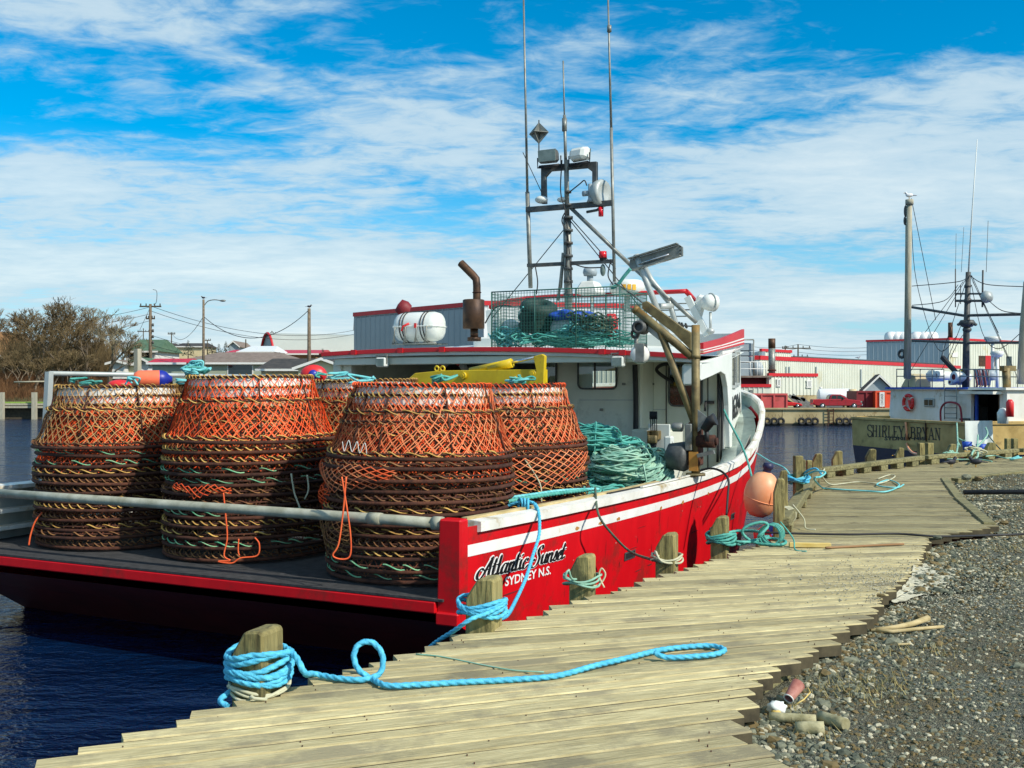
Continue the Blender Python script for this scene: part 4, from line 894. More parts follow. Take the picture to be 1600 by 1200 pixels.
def ringpart(l,RR,r,ax,n=24):
    ax_=ax
    for k in range(8):
        m=MB(); m.torus((0,0,0),RR,r,6,8,ax_,k*PI/4,(k+1)*PI/4); part('ring_segment',m,M['redplastic' if k%2 else 'white'],l)
ringpart(lr,.27,.07,(1,0,0))
# ---- port gallows frame (tall grey post and long rail)
m_=MB(); q1=BP(75,580,s=1.2); q0=BP(68,768,s=1.2)
q1=BP(77,581,w=6.5); sg=q1.x; q0=BP(68,760,w=6.5)
m_=MB(); m_.bar((q0.x,6.5,1.50),(sg,6.5,q1.z),.07,.07,(1,0,0)); part('gallows_post',m_,M['alu'],BOAT)
m_=MB(); zt=q1.z-.02; m_.tube([(sg,6.5,zt),(4.2,6.55,zt+.0),(7.2,6.5,zt)],.03,8); part('gallows_rail',m_,M['alu'],BOAT)
sq=BP(215,560,w=6.55).x; m_=MB(); m_.bar((sq,6.55,1.5),(sq,6.55,BP(215,545,w=6.55).z),.07,.07,(1,0,0)); part('gallows_post',m_,M['greywood'],BOAT)
# ================================================================ ON THE CABIN ROOF
def roofthing(name,label,cat,x,y,s,group=None):
    q=BP(x,y,s=s); return thing(name,label,cat,B(s,q.y,q.z),TH,group),q
# flybridge frame
FB=thing('flybridge_frame','red-topped white flybridge windshield frame above the cabin roof','frame',B(10.9,3.3,3.4),TH)
pl=lambda x,y,s: BP(x,y,s=s)-Vector((10.9,3.3,3.4))
m_=MB(); S=[(767,480),(790,471),(850,464),(930,461),(1000,458),(1072,455)]
m_.tube(spline([pl(x,y,10.9) for x,y in S],5),.042,6); part('top_rail',m_,M['redtrim'],FB)
m_=MB(); m_.tube([pl(1072,455,10.9),pl(1084,468,11.5)],.05,6); m_.tube([pl(767,480,10.9),pl(775,478,11.5)],.05,6); part('top_rail',m_,M['redtrim'],FB)
m_=MB(); m_.bar(pl(1074,464,10.9),pl(1105,524,10.9),.09,.12,(0,1,0)); part('pillar',m_,M['white'],FB)
m_=MB(); m_.bar(pl(770,484,10.9),pl(775,540,10.9),.3,.06,(1,0,0)); part('pillar',m_,M['white'],FB)
m_=MB(); m_.bar(pl(925,461,10.9),pl(925,530,10.9),.05,.05,(1,0,0)); part('pillar',m_,M['white'],FB)
m_=MB(); m_.box(-.3,.4,-2.1,2.25,-.1,.30); part('coaming',m_,M['white'],FB,bevel=.03)
# thin guard rails right of the A frame
m_=MB()
for yy in (474,484,494): m_.tube([pl(975,yy+2,11.0),pl(1078,yy,11.0)],.012,4)
for xx in (975,1000,1026,1052): m_.tube([pl(xx,476,11.0),pl(xx,520,11.0)],.012,4)
part('guard_rail',m_,M['steel'],FB)
# mast
MS=9.6
mp=BP(888,520,s=MS); MT=thing('radio_mast','tall grey lattice-armed mast above the cabin carrying lamps, whips and a speaker dish','mast',B(MS,mp.y,3.4),TH)
mo=Vector((MS,mp.y,3.4)); ml=lambda x,y,s=MS: BP(x,y,s=s)-mo
m_=MB(); m_.tube([ml(889,520),ml(887,400),ml(886,340)],.075,12); m_.tube([ml(886,340),ml(885,250)],.045,10); part('mast_tube',m_,M['steel'],MT)
m_=MB(); m_.tube([ml(884,260),ml(882,180)],.03,8); m_.tube([ml(882,190),ml(880,95)],.014,6); m_.cyl(ml(882,205),ml(882,185),.045); part('whip_antenna',m_,M['steel'],MT)
m_=MB(); m_.tube([ml(829,450),ml(824,300)],.04,10); m_.tube([ml(824,300),ml(818,-6)],.026,8,rf=lambda t:1-.35*t); part('whip_antenna',m_,M['steel'],MT,label='left long whip antenna')
m_=MB(); m_.tube([ml(960,440),ml(955,200)],.030,8); m_.tube([ml(955,200),ml(950,-6)],.024,8,rf=lambda t:1-.35*t); m_.cyl(ml(952,50),ml(952,40),.04); part('whip_antenna',m_,M['steel'],MT,label='right long whip antenna')
for (a,b,t) in (((823,328),(957,317),.09),((825,415),(960,408),.06)):
    m_=MB(); m_.bar(ml(*a),ml(*b),.1,t); part('crossbar',m_,M['darksteel'],MT)
# gallows frame for the floods
def fr(pts,mt,nm,ds=.08,s=MS):
    m=MB(); m.prism([ml(x,y,s) for x,y in pts],(ds,0,0)); part(nm,m,M[mt],MT,bevel=.006)
fr([(845,318),(845,258),(932,252),(932,322),(925,322),(925,268),(917,262),(860,267),(852,276),(853,318)],'darksteel','lamp_frame')
for (pts,r) in (([(880,395),(876,450)],.03),([(889,322),(985,414)],.035),([(884,355),(768,498)],.009),([(891,345),(1000,480)],.009),([(891,340),(962,420)],.009),([(817,238),(846,300)],.007),([(880,400),(872,470)],.025)):
    m_=MB(); m_.tube([ml(*p) for p in pts],r,6); part('stay',m_,M['steel' if r>.02 else 'wire'],MT)
m_=MB(); m_.tube([ml(985,414),BP(1046,468,s=8.6)-mo],.035,8); part('stay',m_,M['steel'],MT)
for pts in ([(878,250),(876,300),(884,335),(890,400),(893,450)],[(890,300),(905,288),(913,282),(917,290)],[(884,330),(878,345),(886,370),(884,420)],[(955,405),(950,430),(958,445)],[(836,415),(840,440),(838,460)],[(895,412),(915,418),(940,418)]):
    m_=MB(); m_.tube(spline([ml(x,y,MS-.1) for x,y in pts],6),.012,5); part('cable',m_,M['wire'],MT)
for i in range(9): q=ml(888,300+i*20,MS-.05); m_=MB(); m_.cyl(q+Vector((0,0,-.02)),q+Vector((0,0,.02)),.09 if i>1 else .06,n=8); part('clamp',m_,M['darksteel'],MT)
m_=MB(); m_.ell(ml(846,312),.12,.12,.07); part('gps_dome',m_,M['white'],MT); m_=MB(); m_.ell(ml(878,312),.09,.09,.05); part('gps_dome',m_,M['white'],MT)
m_=MB(); m_.cyl(ml(942,395),ml(942,408),.06); part('lamp_base',m_,M['black'],MT); m_=MB(); m_.cyl(ml(942,403),ml(942,393),.075,.07); part('red_lens',m_,M['redglass'],MT); m_=MB(); m_.ell(ml(942,422),.05,.05,.11); part('clear_lens',m_,M['lightglass'],MT)
m_=MB(); m_.cyl(ml(939,324),ml(939,338),.05,.045); part('red_lens',m_,M['redglass'],MT)
# floodlights
def flood(x,y,lb,face,tilt):
    q=BP(x,y,s=MS-.1); o=thing('floodlight',lb,'floodlight',B(MS-.1,q.y,q.z),TH+face,'floodlights on the mast frame')
    m=MB(); m.hexa([(-.08,-.21,-.13),(.14,-.15,-.09),(.14,.15,-.09),(-.08,.21,-.13),(-.10,-.21,.13),(.10,-.15,.10),(.10,.15,.10),(-.10,.21,.13)]); part('housing',m,M['white' if face else 'darksteel'],o,bevel=.045)
    m=MB(); m.hexa([(-.105,-.17,-.10),(-.09,-.17,-.10),(-.09,.17,-.10),(-.105,.17,-.10),(-.125,-.17,.10),(-.11,-.17,.10),(-.11,.17,.10),(-.125,.17,.10)]); part('lens',m,M['lightglass'],o)
    m=MB(); m.tube([(0,-.23,0),(0,-.23,-.18),(0,.23,-.18),(0,.23,0)],.014,5); m.tube([(0,-.2,-.17),(0,.2,-.17)],.03,5); part('yoke',m,M['black'],o)
flood(858,245,'dark rimmed floodlight facing aft, on the left end of the mast frame',0,0); flood(905,241,'white cased floodlight turned away on the right end of the mast frame',PI*.92,0)
# radar reflector
q=BP(842,208,s=MS); rr_=thing('radar_reflector','dark diamond shaped radar reflector on a thin rod beside the left whip','radar reflector',B(MS,q.y,q.z),TH)
r_=.20
for ax_ in ((0,1),(1,2),(0,2)):
    m=MB(); P=[]
    for k in range(4):
        v=[0,0,0]; v[ax_[0]]=r_*math.cos(k*PI/2); v[ax_[1]]=r_*math.sin(k*PI/2); P.append(Vector(v))
    n_=Vector([1 if i not in ax_ else 0 for i in range(3)])*.003
    m.prism([p-n_ for p in P],n_*2); part('plate',m,M['steel'],rr_)
m=MB(); m.tube([(0,0,-.5),(0,0,.24)],.012,5); part('rod',m,M['darksteel'],rr_)
# hailer dish
q=BP(940,301,s=MS); hd=thing('loudhailer_dish','grey drum shaped dish on the mast beside a white camera head','dish',B(MS+.05,q.y,q.z),TH)
m=MB(); m.lathe([(0,-.2),(.12,-.2),(.235,-.10),(.25,0),(.22,.05),(.15,.02),(0,0)],20,(0,0,0),(-.25,-1,0)); part('shell',m,M['alu'],hd)
m=MB(); m.cyl((-.1,.18,-.08),(-.1,.18,.16),.055); m.cyl((-.1,.22,0),(-.1,.34,0),.05); m.cyl((-.1,.18,-.16),(-.1,.18,-.08),.08,.05); part('camera_head',m,M['siding_grey'],hd)
m=MB(); m.tube([(0,0,-.22),(-.02,.1,-.3),(-.02,.3,-.32)],.025,6); part('bracket',m,M['darksteel'],hd)
# radomes
o,q=roofthing('radome','white radome with amber warning stickers above the flybridge rail','radome',980,450,11.0)
m=MB(); m.lathe([(0,-.16),(.25,-.15),(.33,-.08),(.34,0),(.33,.08),(.27,.14),(0,.17)],24); part('shell',m,M['white'],o)
m=MB()
for k in range(3):
    a=R(190+16*k); a0,a1=a-.1,a+.1; m.add([(.345*math.cos(b),.345*math.sin(b),z) for b,z in ((a0,-.07),(a1,-.07),(a1,.04),(a0,.04))],[(0,1,2,3)])
part('sticker',m,M['amber'],o); m=MB(); m.cyl((0,0,-.4),(0,0,-.15),.06); part('foot',m,M['white'],o)
o,q=roofthing('satellite_compass','white domed compass housing behind the mast foot','radome',922,435,10.6)
m=MB(); m.lathe([(.0,.20),(.12,.19),(.14,.12),(.12,.05),(0,.05)],18); m.cyl((0,0,-.1),(0,0,.07),.06); part('head',m,M['siding_grey'],o); m=MB(); m.hexa([(-.25,-.25,-.3),(.25,-.25,-.3),(.25,.25,-.3),(-.25,.25,-.3),(-.14,-.14,-.06),(.14,-.14,-.06),(.14,.14,-.06),(-.14,.14,-.06)]); part('base',m,M['white'],o,bevel=.03)
# searchlight
o,q=roofthing('searchlight','white domed searchlight on a thin stalk at the right edge of the cabin roof','searchlight',1110,473,10.9)
m=MB(); m.lathe([(0,-.17),(.08,-.165),(.14,-.10),(.155,0),(.155,.09),(.13,.1),(0,.09)],20,(0,0,0),(.8,-.6,-.1)); part('head',m,M['white'],o)
m=MB(); m.torus((0,0,0),.17,.012,16,5,(.8,-.6,0),PI*.0,PI*1.0); m.tube([(0,0,-.17),(0,0,-.55)],.025,8); m.ell((0,0,-.52),.08,.08,.06); part('stalk',m,M['alu'],o)
o,q=roofthing('buoyancy_pad','white oblong life buoy pad strapped beside the flybridge pillar','pad',1093,479,10.95)
m=MB(); m.box(-.05,.05,-.1,.1,-.22,.22); part('shell',m,M['white'],o,bevel=.05)
o.rotation_euler=(R(16),0,TH)
# life raft canister
o,q=roofthing('life_raft_canister','white life raft canister strapped in a cradle on the cabin roof','canister',656,511,8.0)
m=MB(); pr=[(0,-.5),(.12,-.49),(.22,-.43),(.26,-.3),(.27,-.02),(.285,-.015),(.285,.015),(.27,.02),(.26,.3),(.22,.43),(.12,.49),(0,.5)]
m.lathe([(r,z) for r,z in [(0,-.46),(.15,-.45),(.235,-.40),(.262,-.3),(.262,.3),(.235,.40),(.15,.45),(0,.46)]],24,(0,0,0),(0,1,0)); part('shell',m,M['white'],o)
m=MB(); m.torus((0,0,0),.268,.014,24,5,(0,1,0)); m.v=m.v
mm=MB(); pf=[(0,-.475),(.165,-.465),(.25,-.41),(.28,-.3),(.28,.3),(.25,.41),(.165,.465),(0,.475)]; mm.prism([(x,y,-.014) for x,y in pf]+[(-x,y,-.014) for x,y in pf[::-1][1:-1]],(0,0,.028)); part('seam',mm,M['white'],o,bevel=.006)
m=MB()
for yy in (-.22,-.16,.2,.26): m.torus((0,yy,0),.272,.010,24,5,(0,1,0))
part('strap',m,M['black'],o)
m=MB(); m.tube([(-.27,.06,.05),(-.29,.17,.0),(-.285,.2,-.08)],.02,5); m.box(-.30,-.28,-.10,-.06,-.03,.05); part('release',m,M['redplastic'],o)
m=MB()
for yy in (-.3,-.1,.12,.34):
    m.tube([(-.28,yy,.0),(-.26,yy+.03,-.14),(-.2,yy+.06,-.30)],.012,5); m.tube([(-.2,yy+.1,-.3),(-.24,yy+.05,-.18),(-.2,yy,-.3)],.01,5)
m.tube([(-.2,-.45,-.3),(-.2,.45,-.3)],.016,5); m.tube([(.2,-.45,-.3),(.2,.45,-.3)],.016,5); part('cradle',m,M['steel'],o)
o,q=roofthing('roof_vent','small dark cowl vent poking up behind the life raft canister','vent',631,487,9.2)
m=MB(); m.cyl((0,0,-.4),(0,0,.05),.12); m.lathe([(.13,-.1),(.16,.0),(.13,.12),(0,.14)],16,(0,0,.06),(-.5,.6,.5)); part('cowl',m,M['boxdark'],o)
# exhaust
o,q=roofthing('exhaust_stack','rust brown muffler and bent exhaust stack standing on the cabin roof','exhaust',741,500,8.2)
e=lambda x,y: BP(x,y,s=8.2)-Vector((8.2,q.y,q.z))
m=MB(); m.lathe([(0,0),(.175,0),(.19,.01),(.19,.50),(.175,.51),(0,.51)],20,e(740,514)); part('muffler',m,M['rustbrown'],o)
m=MB(); P=[e(744,512),e(745,470),e(745,446),e(744,436),e(739,430),e(720,411)]; m.tube(P,.068,14,cap=False); m.tube([P[-2],P[-1]],.058,14,cap=False); part('stack_pipe',m,M['rustbrown'],o)
m=MB(); m.cyl(e(741,533),e(741,527),.12); m.cyl(e(741,527),e(741,514),.07); part('foot',m,M['rustbrown'],o)
m=MB(); m.torus(e(745,457),.072,.01,16,5); part('clamp',m,M['rust'],o); m=MB(); m.prism([e(738,487)+Vector((-.175,0,0)),e(744,483)+Vector((-.175,0,0)),e(745,492)+Vector((-.175,0,0))],(.02,0,0)); part('patch_plate',m,M['rust'],o)
# wire mesh cage
cs0,cs1=7.25,8.6
q0=BP(768,537,s=cs0); q1=BP(968,537,s=cs0); zt=BP(868,452,s=cs0).z; zb=z_r+.10
cg=thing('wire_cage','green wire mesh cage on the roof holding rope, a tyre and white floats','cage',B(cs0,(q0.y+q1.y)/2,zb),TH)
yl=(q0.y-q1.y)/2; H=zt-zb; m=MB(); st_=.052; r_=.0035
def wirebar(a,b): m.bar(a,b,.006,.006)
k=0
while k*st_<=2*yl:
    y=-yl+k*st_; wirebar((0,y,0),(0,y,H)); wirebar((1.3,y,0),(1.3,y,H)); k+=1
k=0
while k*st_<=H:
    z=k*st_; wirebar((0,-yl,z),(0,yl,z)); wirebar((1.3,-yl,z),(1.3,yl,z)); wirebar((0,-yl,z),(1.3,-yl,z)); wirebar((0,yl,z),(1.3,yl,z)); k+=1
k=0
while k*st_<=1.3: x=k*st_; wirebar((x,-yl,0),(x,-yl,H)); wirebar((x,yl,0),(x,yl,H)); k+=1
part('wire_mesh',m,M['cagegreen'],cg)
m=MB()
for x in (0,1.3):
    for y in (-yl,-yl*.35,yl*.3,yl): m.tube([(x,y,0),(x,y,H)],.010,5)
    m.tube([(x,-yl,H),(x,yl,H)],.011,5)
part('frame',m,M['cagegreen'],cg)
def cp(x,y,s): return BP(x,y,s=s)
q=cp(838,490,7.8); o=thing('tyre_stack','dark green ribbed tyre fender standing inside the roof cage','tyre',B(7.8,q.y,q.z-.27),TH)
m=MB(); pr=[(.14,.0),(.27,.0),(.31,.06),(.28,.11),(.32,.2),(.28,.27),(.32,.36),(.29,.44),(.22,.48),(.13,.46),(.11,.2)]; m.lathe(pr,24); part('casing',m,M['dgreen'],o); o.rotation_euler=(R(20),R(6),0)
m=MB(); 
for k in range(9):
    a=R(180+k*8-30); m.ell((.31*math.cos(a),.31*math.sin(a),.05+.045*k),.02,.02,.016,6,4)
part('lug',m,M['rope_cyan'],o)
for i,(x,y,rx,rz) in enumerate(((903,512,.50,.20),(792,512,.26,.16),(868,524,.2,.12))):
    q=cp(x,y,7.9); o=solo('fish_float' ,MB().ell(B(7.9,q.y,q.z),rx,.24,rz,20,14,lambda p:p*(1+.22*noise.noise(p*5+Vector((i*3,0,0))))),M['crate'],('large white bag bulging in the roof cage under teal rope','small white bag at the left end of the roof cage','white bag in the roof cage beside the tyre')[i],'bag')
q=cp(895,493,7.75); m=MB(); m.ell(B(7.72,q.y,q.z),.36,.2,.085,20,12,lambda p:p*(1+.45*noise.noise(p*9))); solo('blue_tarpaulin',m,M['tarp_blue'],'crumpled bright blue tarpaulin on the white bag in the cage','tarpaulin')
q=cp(955,510,7.9); m=MB(); m.lathe([(0,-.18),(.09,-.18),(.11,-.1),(.11,.12),(.07,.2),(0,.2)],14,B(7.9,q.y,q.z)); solo('red_canister',m,M['redplastic'],'red cylinder standing at the right end of the roof cage','canister')
def tangle(name,mt,label,cat,centre,rx,ry,rz,n,r,seed,loops=1.6,group=None):
    rg=random.Random(seed); m=MB()
    for i in range(n):
        c=Vector((rg.uniform(-.35,.35)*rx,rg.uniform(-.35,.35)*ry,rg.uniform(-.3,.35)*rz)); a0=rg.uniform(0,6.3); P=[]
        kx,ky=rg.uniform(.4,1)*rx*.7,rg.uniform(.4,1)*ry*.7; tz=rg.uniform(-.5,.5)*rz
        for j in range(int(18*loops)):
            a=a0+j*2*PI/18; k=1+.12*math.sin(3*a+i); P.append(c+Vector((kx*k*math.cos(a),ky*k*math.sin(a),tz*math.sin(a+a0)+.03*math.sin(5*a))))
        m.tube([Vector(centre)+p for p in P],r,5)
    return solo(name,m,mt,label,cat,group)
tangle('rope_tangle',M['rope_teal'],'teal rope tangled along the foot of the roof cage','rope',B(7.6,cp(900,525,7.6).y,3.46),.95,.22,.20,60,.013,3,1.1)
tangle('rope_tangle',M['rope_cyan'],'bright cyan rope draped over the white bag in the cage','rope',B(7.75,cp(920,505,7.75).y,3.62),.6,.25,.24,24,.013,4,1.1)
tangle('rope_tangle',M['rope_cyan'],'cyan rope bundle at the left end of the roof cage','rope',B(7.7,cp(795,520,7.7).y,3.5),.42,.22,.22,24,.013,5,1.1)
tangle('rope_tangle',M['rope_dark'],'dark green rope hank hanging over the right half of the cage','rope',B(7.5,cp(930,490,7.5).y,3.72),.45,.14,.28,12,.014,6,1.1)
# A frame of pale tubes
AF=thing('a_frame_gantry','pale grey tubular gantry with a drilled top plate leaning over the cabin roof','gantry',B(8.6,.9,3.3),TH)
af=lambda x,y,s=8.6: BP(x,y,s=s)-Vector((8.6,.9,3.3))
m=MB(); m.tube([af(994,398),af(1004,425),af(1042,522)],.052,12); part('leg',m,M['alu'],AF)
m=MB(); m.tube([af(1003,410,9.0),af(1018,438,9.0),af(1046,473,9.0),af(1060,520,9.0)],.048,12); part('leg',m,M['alu'],AF)
m=MB(); m.tube([af(1028,479,8.7),af(1050,478,9.0)],.05,12); part('strut',m,M['alu'],AF)
m=MB(); m.tube([af(1046,466,9.0),af(1088,504,9.0)],.035,8); part('strut',m,M['steel'],AF)
m=MB(); m.prism([af(984,406),af(1061,382),af(1067,386),af(1067,400),af(988,424),af(983,417)],(.03,0,0)); m.prism([af(984,406),af(1061,382),af(1060,380),af(983,404)],(-.1,0,0)); m.prism([af(988,424),af(1066,401),af(1065,399),af(987,422)],(-.1,0,0)); part('top_plate',m,M['steel'],AF,bevel=.004)
m=MB(); m.tube([af(999,413)+Vector((-.06,0,0)),af(1047,398)+Vector((-.06,0,0))],.015,6); m.tube([af(1003,419)+Vector((-.06,0,0)),af(1050,405)+Vector((-.06,0,0))],.015,6); part('guide_rod',m,M['chrome'],AF)
m=MB()
for yy in (385,391,397): m.cyl(af(1063,yy)+Vector((-.012,0,0)),af(1063,yy)+Vector((-.002,0,0)),.012,n=8)
part('bolt_hole',m,M['black'],AF)
m=MB(); P=spline([BP(x,y,s=7.6) for x,y in ((960,442),(985,458),(1010,478),(1040,500),(1062,508),(1082,510))],8); m.tube([B(*p) for p in P],.012,5)
for x,y in ((1040,498),(1044,500),(1062,507),(1066,508),(1072,509)): m.torus(B(*BP(x,y,s=7.6)),.035,.012,10,5,(1,.2,.3))
solo('stay_chain',m,M['darksteel'],'dark wire and shackles running down to the bronze davit head','wire')
m=MB(); P=spline([BP(x,y,s=8.2) for x,y in ((985,420),(975,432),(965,445),(955,450))],6); m.tube([B(*p) for p in P],.03,6); solo('rope_end',m,M['rope_teal'],'knotted teal rope end tied under the gantry top plate','rope')
m=MB(); P=spline([BP(x,y,s=7.4) for x,y in ((758,505),(775,480),(800,478))],6); m.tube([B(*p) for p in P],.012,5); solo('chain_stay',m,M['darksteel'],'thin dark chain from the muffler up to the cage corner','chain')
# ================================================================ CRAB POTS
def net_mesh(seed,mt,N=50,r=.0048,sag=.02):
    rg=random.Random(seed); m=MB(); dth=2*PI/N; tw=dth*5.2
    jt=[rg.uniform(-.5,.5)*dth for _ in range(N)]; ph=rg.uniform(0,6)
    for dr in (1,-1):
        for k in range(N):
            P=[]
            for j in range(11):
                t=j/10; z=.05+.64*t; a=k*dth+dr*tw*t+(jt[(k+j)%N]*.45)*math.sin(PI*t); rr=lerp(.905,.665,t)-sag*math.sin(PI*((t*2.2)%1))*(1+.6*math.sin(3*a+ph))+.004*dr; a+=.02*math.sin(7*t+3*a+ph)
                P.append((rr*math.cos(a),rr*math.sin(a),z))
            m.tube(P,r,3,cap=False)
    return m.mesh('net',mt)
def lash_mesh(seed,mt,wraps=64,RR=.905,z=.062,gap=.25):
    rg=random.Random(seed); m=MB(); per=6; n=wraps*per; seg=[]
    on=True
    for w in range(wraps):
        if rg.random()<gap*.25: continue
        P=[]; st=rg.uniform(.8,1.25); rt=rg.uniform(.014,.021)
        for j in range(per+1):
            a=2*PI*(w+ (j/per)*st)/wraps; f=PI*(-.15+1.3*j/per); P.append(((RR+rt*math.sin(f))*math.cos(a),(RR+rt*math.sin(f))*math.sin(a),z+rt*1.25*math.cos(f)))
        m.tube(P,.0062*rg.uniform(.8,1.3),4,cap=False)
    return m.mesh('lashing',mt)
def ring_mesh(RR,z,r,n=48,wob=.004,seed=1):
    rg=random.Random(seed); m=MB(); P=[]
    for i in range(n):
        a=2*PI*i/n; q=RR+wob*math.sin(2*a+seed)+wob*.6*math.sin(5*a); P.append((q*math.cos(a),q*math.sin(a),z+wob*.7*math.sin(3*a+seed)))
    m.tube(P,r,7,closed=True); return m
NETS=[net_mesh(1,M['net_orange']),net_mesh(2,M['net_mixed']),net_mesh(3,M['net_tan']),net_mesh(4,M['net_orange'],N=44,sag=.03)]
LASH=[lash_mesh(1,M['lash_yellow'],56),lash_mesh(2,M['lash_yellow'],34,gap=.8),lash_mesh(3,M['lash_rust'],70),lash_mesh(4,M['lash_green'],30,gap=.9),lash_mesh(5,M['lash_rust'],44,gap=.6)]
TLASH=[lash_mesh(9,M['lash_yellow'],60,RR=.665,z=.69,gap=.1),lash_mesh(10,M['net_orange'],70,RR=.665,z=.69,gap=.1)]
MLASH=[lash_mesh(11,M['lash_yellow'],26,RR=.755,z=.44,gap=.1),lash_mesh(12,M['lash_rust'],40,RR=.755,z=.44,gap=.1)]
BR=[ring_mesh(.915,.018,.020,seed=i).mesh('bottom_ring',M['rust']) for i in (1,2)]
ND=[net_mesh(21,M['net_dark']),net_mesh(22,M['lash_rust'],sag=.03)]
NR=[ring_mesh(.903,.062,.009,seed=i).mesh('net_ring',M['rust']) for i in (1,)]
MR=ring_mesh(.755,.44,.009,seed=2).mesh('middle_ring',M['rust'])
TR=ring_mesh(.665,.69,.012,seed=3).mesh('top_ring',M['rust'])
m_=MB(); m_.lathe([(.648,.682),(.656,.672),(.650,.588),(.60,.58)],40,smooth=False); CO=m_.mesh('entrance_collar',M['collar']); CO2=m_.mesh('entrance_collar',M['collar2'])
m_=MB()
for k in range(8):
    a=2*PI*k/8+.2; m_.tube([(.90*math.cos(a),.90*math.sin(a),.02),(.75*math.cos(a),.75*math.sin(a),.44),(.655*math.cos(a),.655*math.sin(a),.69)],.010,5)
LG=m_.mesh('frame_bars',M['rust'])
def pot(loc,top,style,label,group,idx,lev=0):
    o=thing('crab_pot',label,'crab pot',loc,rnd.uniform(0,6.28),group)
    o.rotation_euler=(rnd.uniform(-.014,.014),rnd.uniform(-.014,.014),o.rotation_euler[2])
    def ad(n,me,k=None):
        q=bpy.data.objects.new(n,me); COL.objects.link(q); q.parent=o
        if k: q['kind']=k
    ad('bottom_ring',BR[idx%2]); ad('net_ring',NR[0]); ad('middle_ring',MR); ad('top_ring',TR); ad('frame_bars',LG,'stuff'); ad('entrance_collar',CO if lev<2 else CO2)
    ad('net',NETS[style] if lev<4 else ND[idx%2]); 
    l={1:3,5:4}.get(idx%7,None)
    ad('lashing',LASH[(idx*3+style)%5],'stuff'); ad('lashing',MLASH[idx%2],'stuff'); ad('lashing',TLASH[(idx+style)%2],'stuff')
    return o
SK=[  # s, w, top z of bottom ring, style of the top nets, phrase
 (1.14,1.08,2.03,[1,0,0,1],'the stack beside the stern post'),
 (1.36,3.38,2.12,[0,0,3,0],'the tallest, middle stern stack'),
 (1.30,5.29,2.02,[2,1,2,1],'the outermost stern stack'),
 (3.15,1.10,2.03,[1,1,0,1],'the stack behind the rail'),
 (3.30,3.20,2.09,[2,2,1,2],'the inner stack between the front two'),
 (3.35,5.20,2.0,[0,1,0,1],'the inner stack behind the tallest')]
ORD=['topmost','second from the top','third from the top','fourth from the top','fifth from the top','sixth from the top','seventh from the top','eighth from the top','ninth from the top','third from the bottom','second from the bottom','lowest']
for si,(s,w,zt,sty,ph) in enumerate(SK):
    n=12; dz=(zt-.925)/(n-1)
    for i in range(n):
        z=zt-dz*i; p=B(s+rnd.uniform(-.02,.02),w+rnd.uniform(-.02,.02),z)
        st=sty[0] if i==0 else rnd.choice((0,0,0,1,3)) if i<4 else rnd.choice((0,0,1,2,3))
        if si>=4 and i>5: continue
        col={0:'orange',1:'faded',2:'tan',3:'orange'}[st]
        if si>=4: lab=f'{col} netted crab pot, {ORD[i]} of {ph}'
        else: lab=f'{col} netted crab pot, {ORD[i]} of {ph}'
        pot(p,i==0,st,lab,'conical crab pots stacked on the stern deck',i+si*2,i)
# clumps of loose net bulging out of the stacks
def net_clump(name,mt,label,c,ax,wd,ht,bul,seed,nu=13,nv=7,r=.0048,par=None):
    """diamond net patch hanging from a stack side: c centre on the stack, angle range"""
    rg=random.Random(seed); m=MB(); cx,cy,a0,a1,z1=c
    def pt(u,v):
        a=lerp(a0,a1,u); e=math.sin(PI*u)**.6; q=.93+bul*e*math.sin(PI*min(1,v*1.05+.1))+.02*math.sin(9*u+3*v); z=z1-ht*v*(.45+.55*e)+.02*math.sin(11*u)
        return Vector((cx+q*math.cos(a),cy+q*math.sin(a),z))
    for d in (0,1):
        for i in range(-nv,nu+1):
            P=[]
            for j in range(nv*2+1):
                v=j/(nv*2); u=(i+ (j*.5 if d==0 else nv-j*.5))/nu
                if 0<=u<=1: P.append(pt(u,v))
            if len(P)>1: m.tube(P,r,3,cap=False)
    return solo(name,m,mt,label,'net')
def ang(s,w,x,y):      # direction of a pixel seen from a stack centre
    c=B(s,w,0); Y=c.y-.8; p=W(x,y,Y); return c.x,c.y,math.atan2(p.y-c.y,p.x-c.x)
cx,cy,_=ang(1.14,1.08,0,0)[0],ang(1.14,1.08,0,0)[1],0
net_clump('net_clump',M['net_mixed'],'loose faded orange net bulging from the left side of the stack by the stern post',(cx,cy,R(168),R(262),1.98),0,0,.25,.06,2,nu=13,nv=4)
net_clump('net_clump',M['net_orange'],'smaller orange net lump below the larger one on that stack side',(cx,cy,R(168),R(205),1.76),0,0,.26,.05,3,nu=6,nv=4)
net_clump('net_clump',M['lash_rust'],'pale grey-brown net hanging below the stern rail pipe',(cx,cy,R(182),R(232),1.47),0,0,.36,.05,5,nu=8,nv=5)
c4=B(3.15,1.10,0); net_clump('net_clump',M['net_mixed'],'orange net skirt pulled to a knot behind the starboard rail',(c4.x,c4.y,R(225),R(345),1.99),0,0,.38,.05,7,nu=16,nv=5)
c2=B(1.36,3.38,0); net_clump('net_clump',M['net_orange'],'narrow orange net strip sagging on the middle stack above the rail pipe',(c2.x,c2.y,R(228),R(272),1.70),0,0,.12,.03,8,nu=9,nv=2)
def cord(name,pts,Y,r,mt,label,cat='cord',sp=6,n=5,group=None):
    P=spline([W(x,y,(Y if not isinstance(Y,(list,tuple)) else Y[i])) for i,(x,y) in enumerate(pts)],sp); m=MB(); m.tube(P,r,n); return solo(name,m,mt,label,cat,group)
cord('orange_twine',[(541,745),(536,800),(529,850),(520,868),(535,874),(547,868),(548,840),(543,800),(534,745)],9.05,.008,M['twine_orange'],'long loop of bright orange cord hanging over the stern rail pipe')
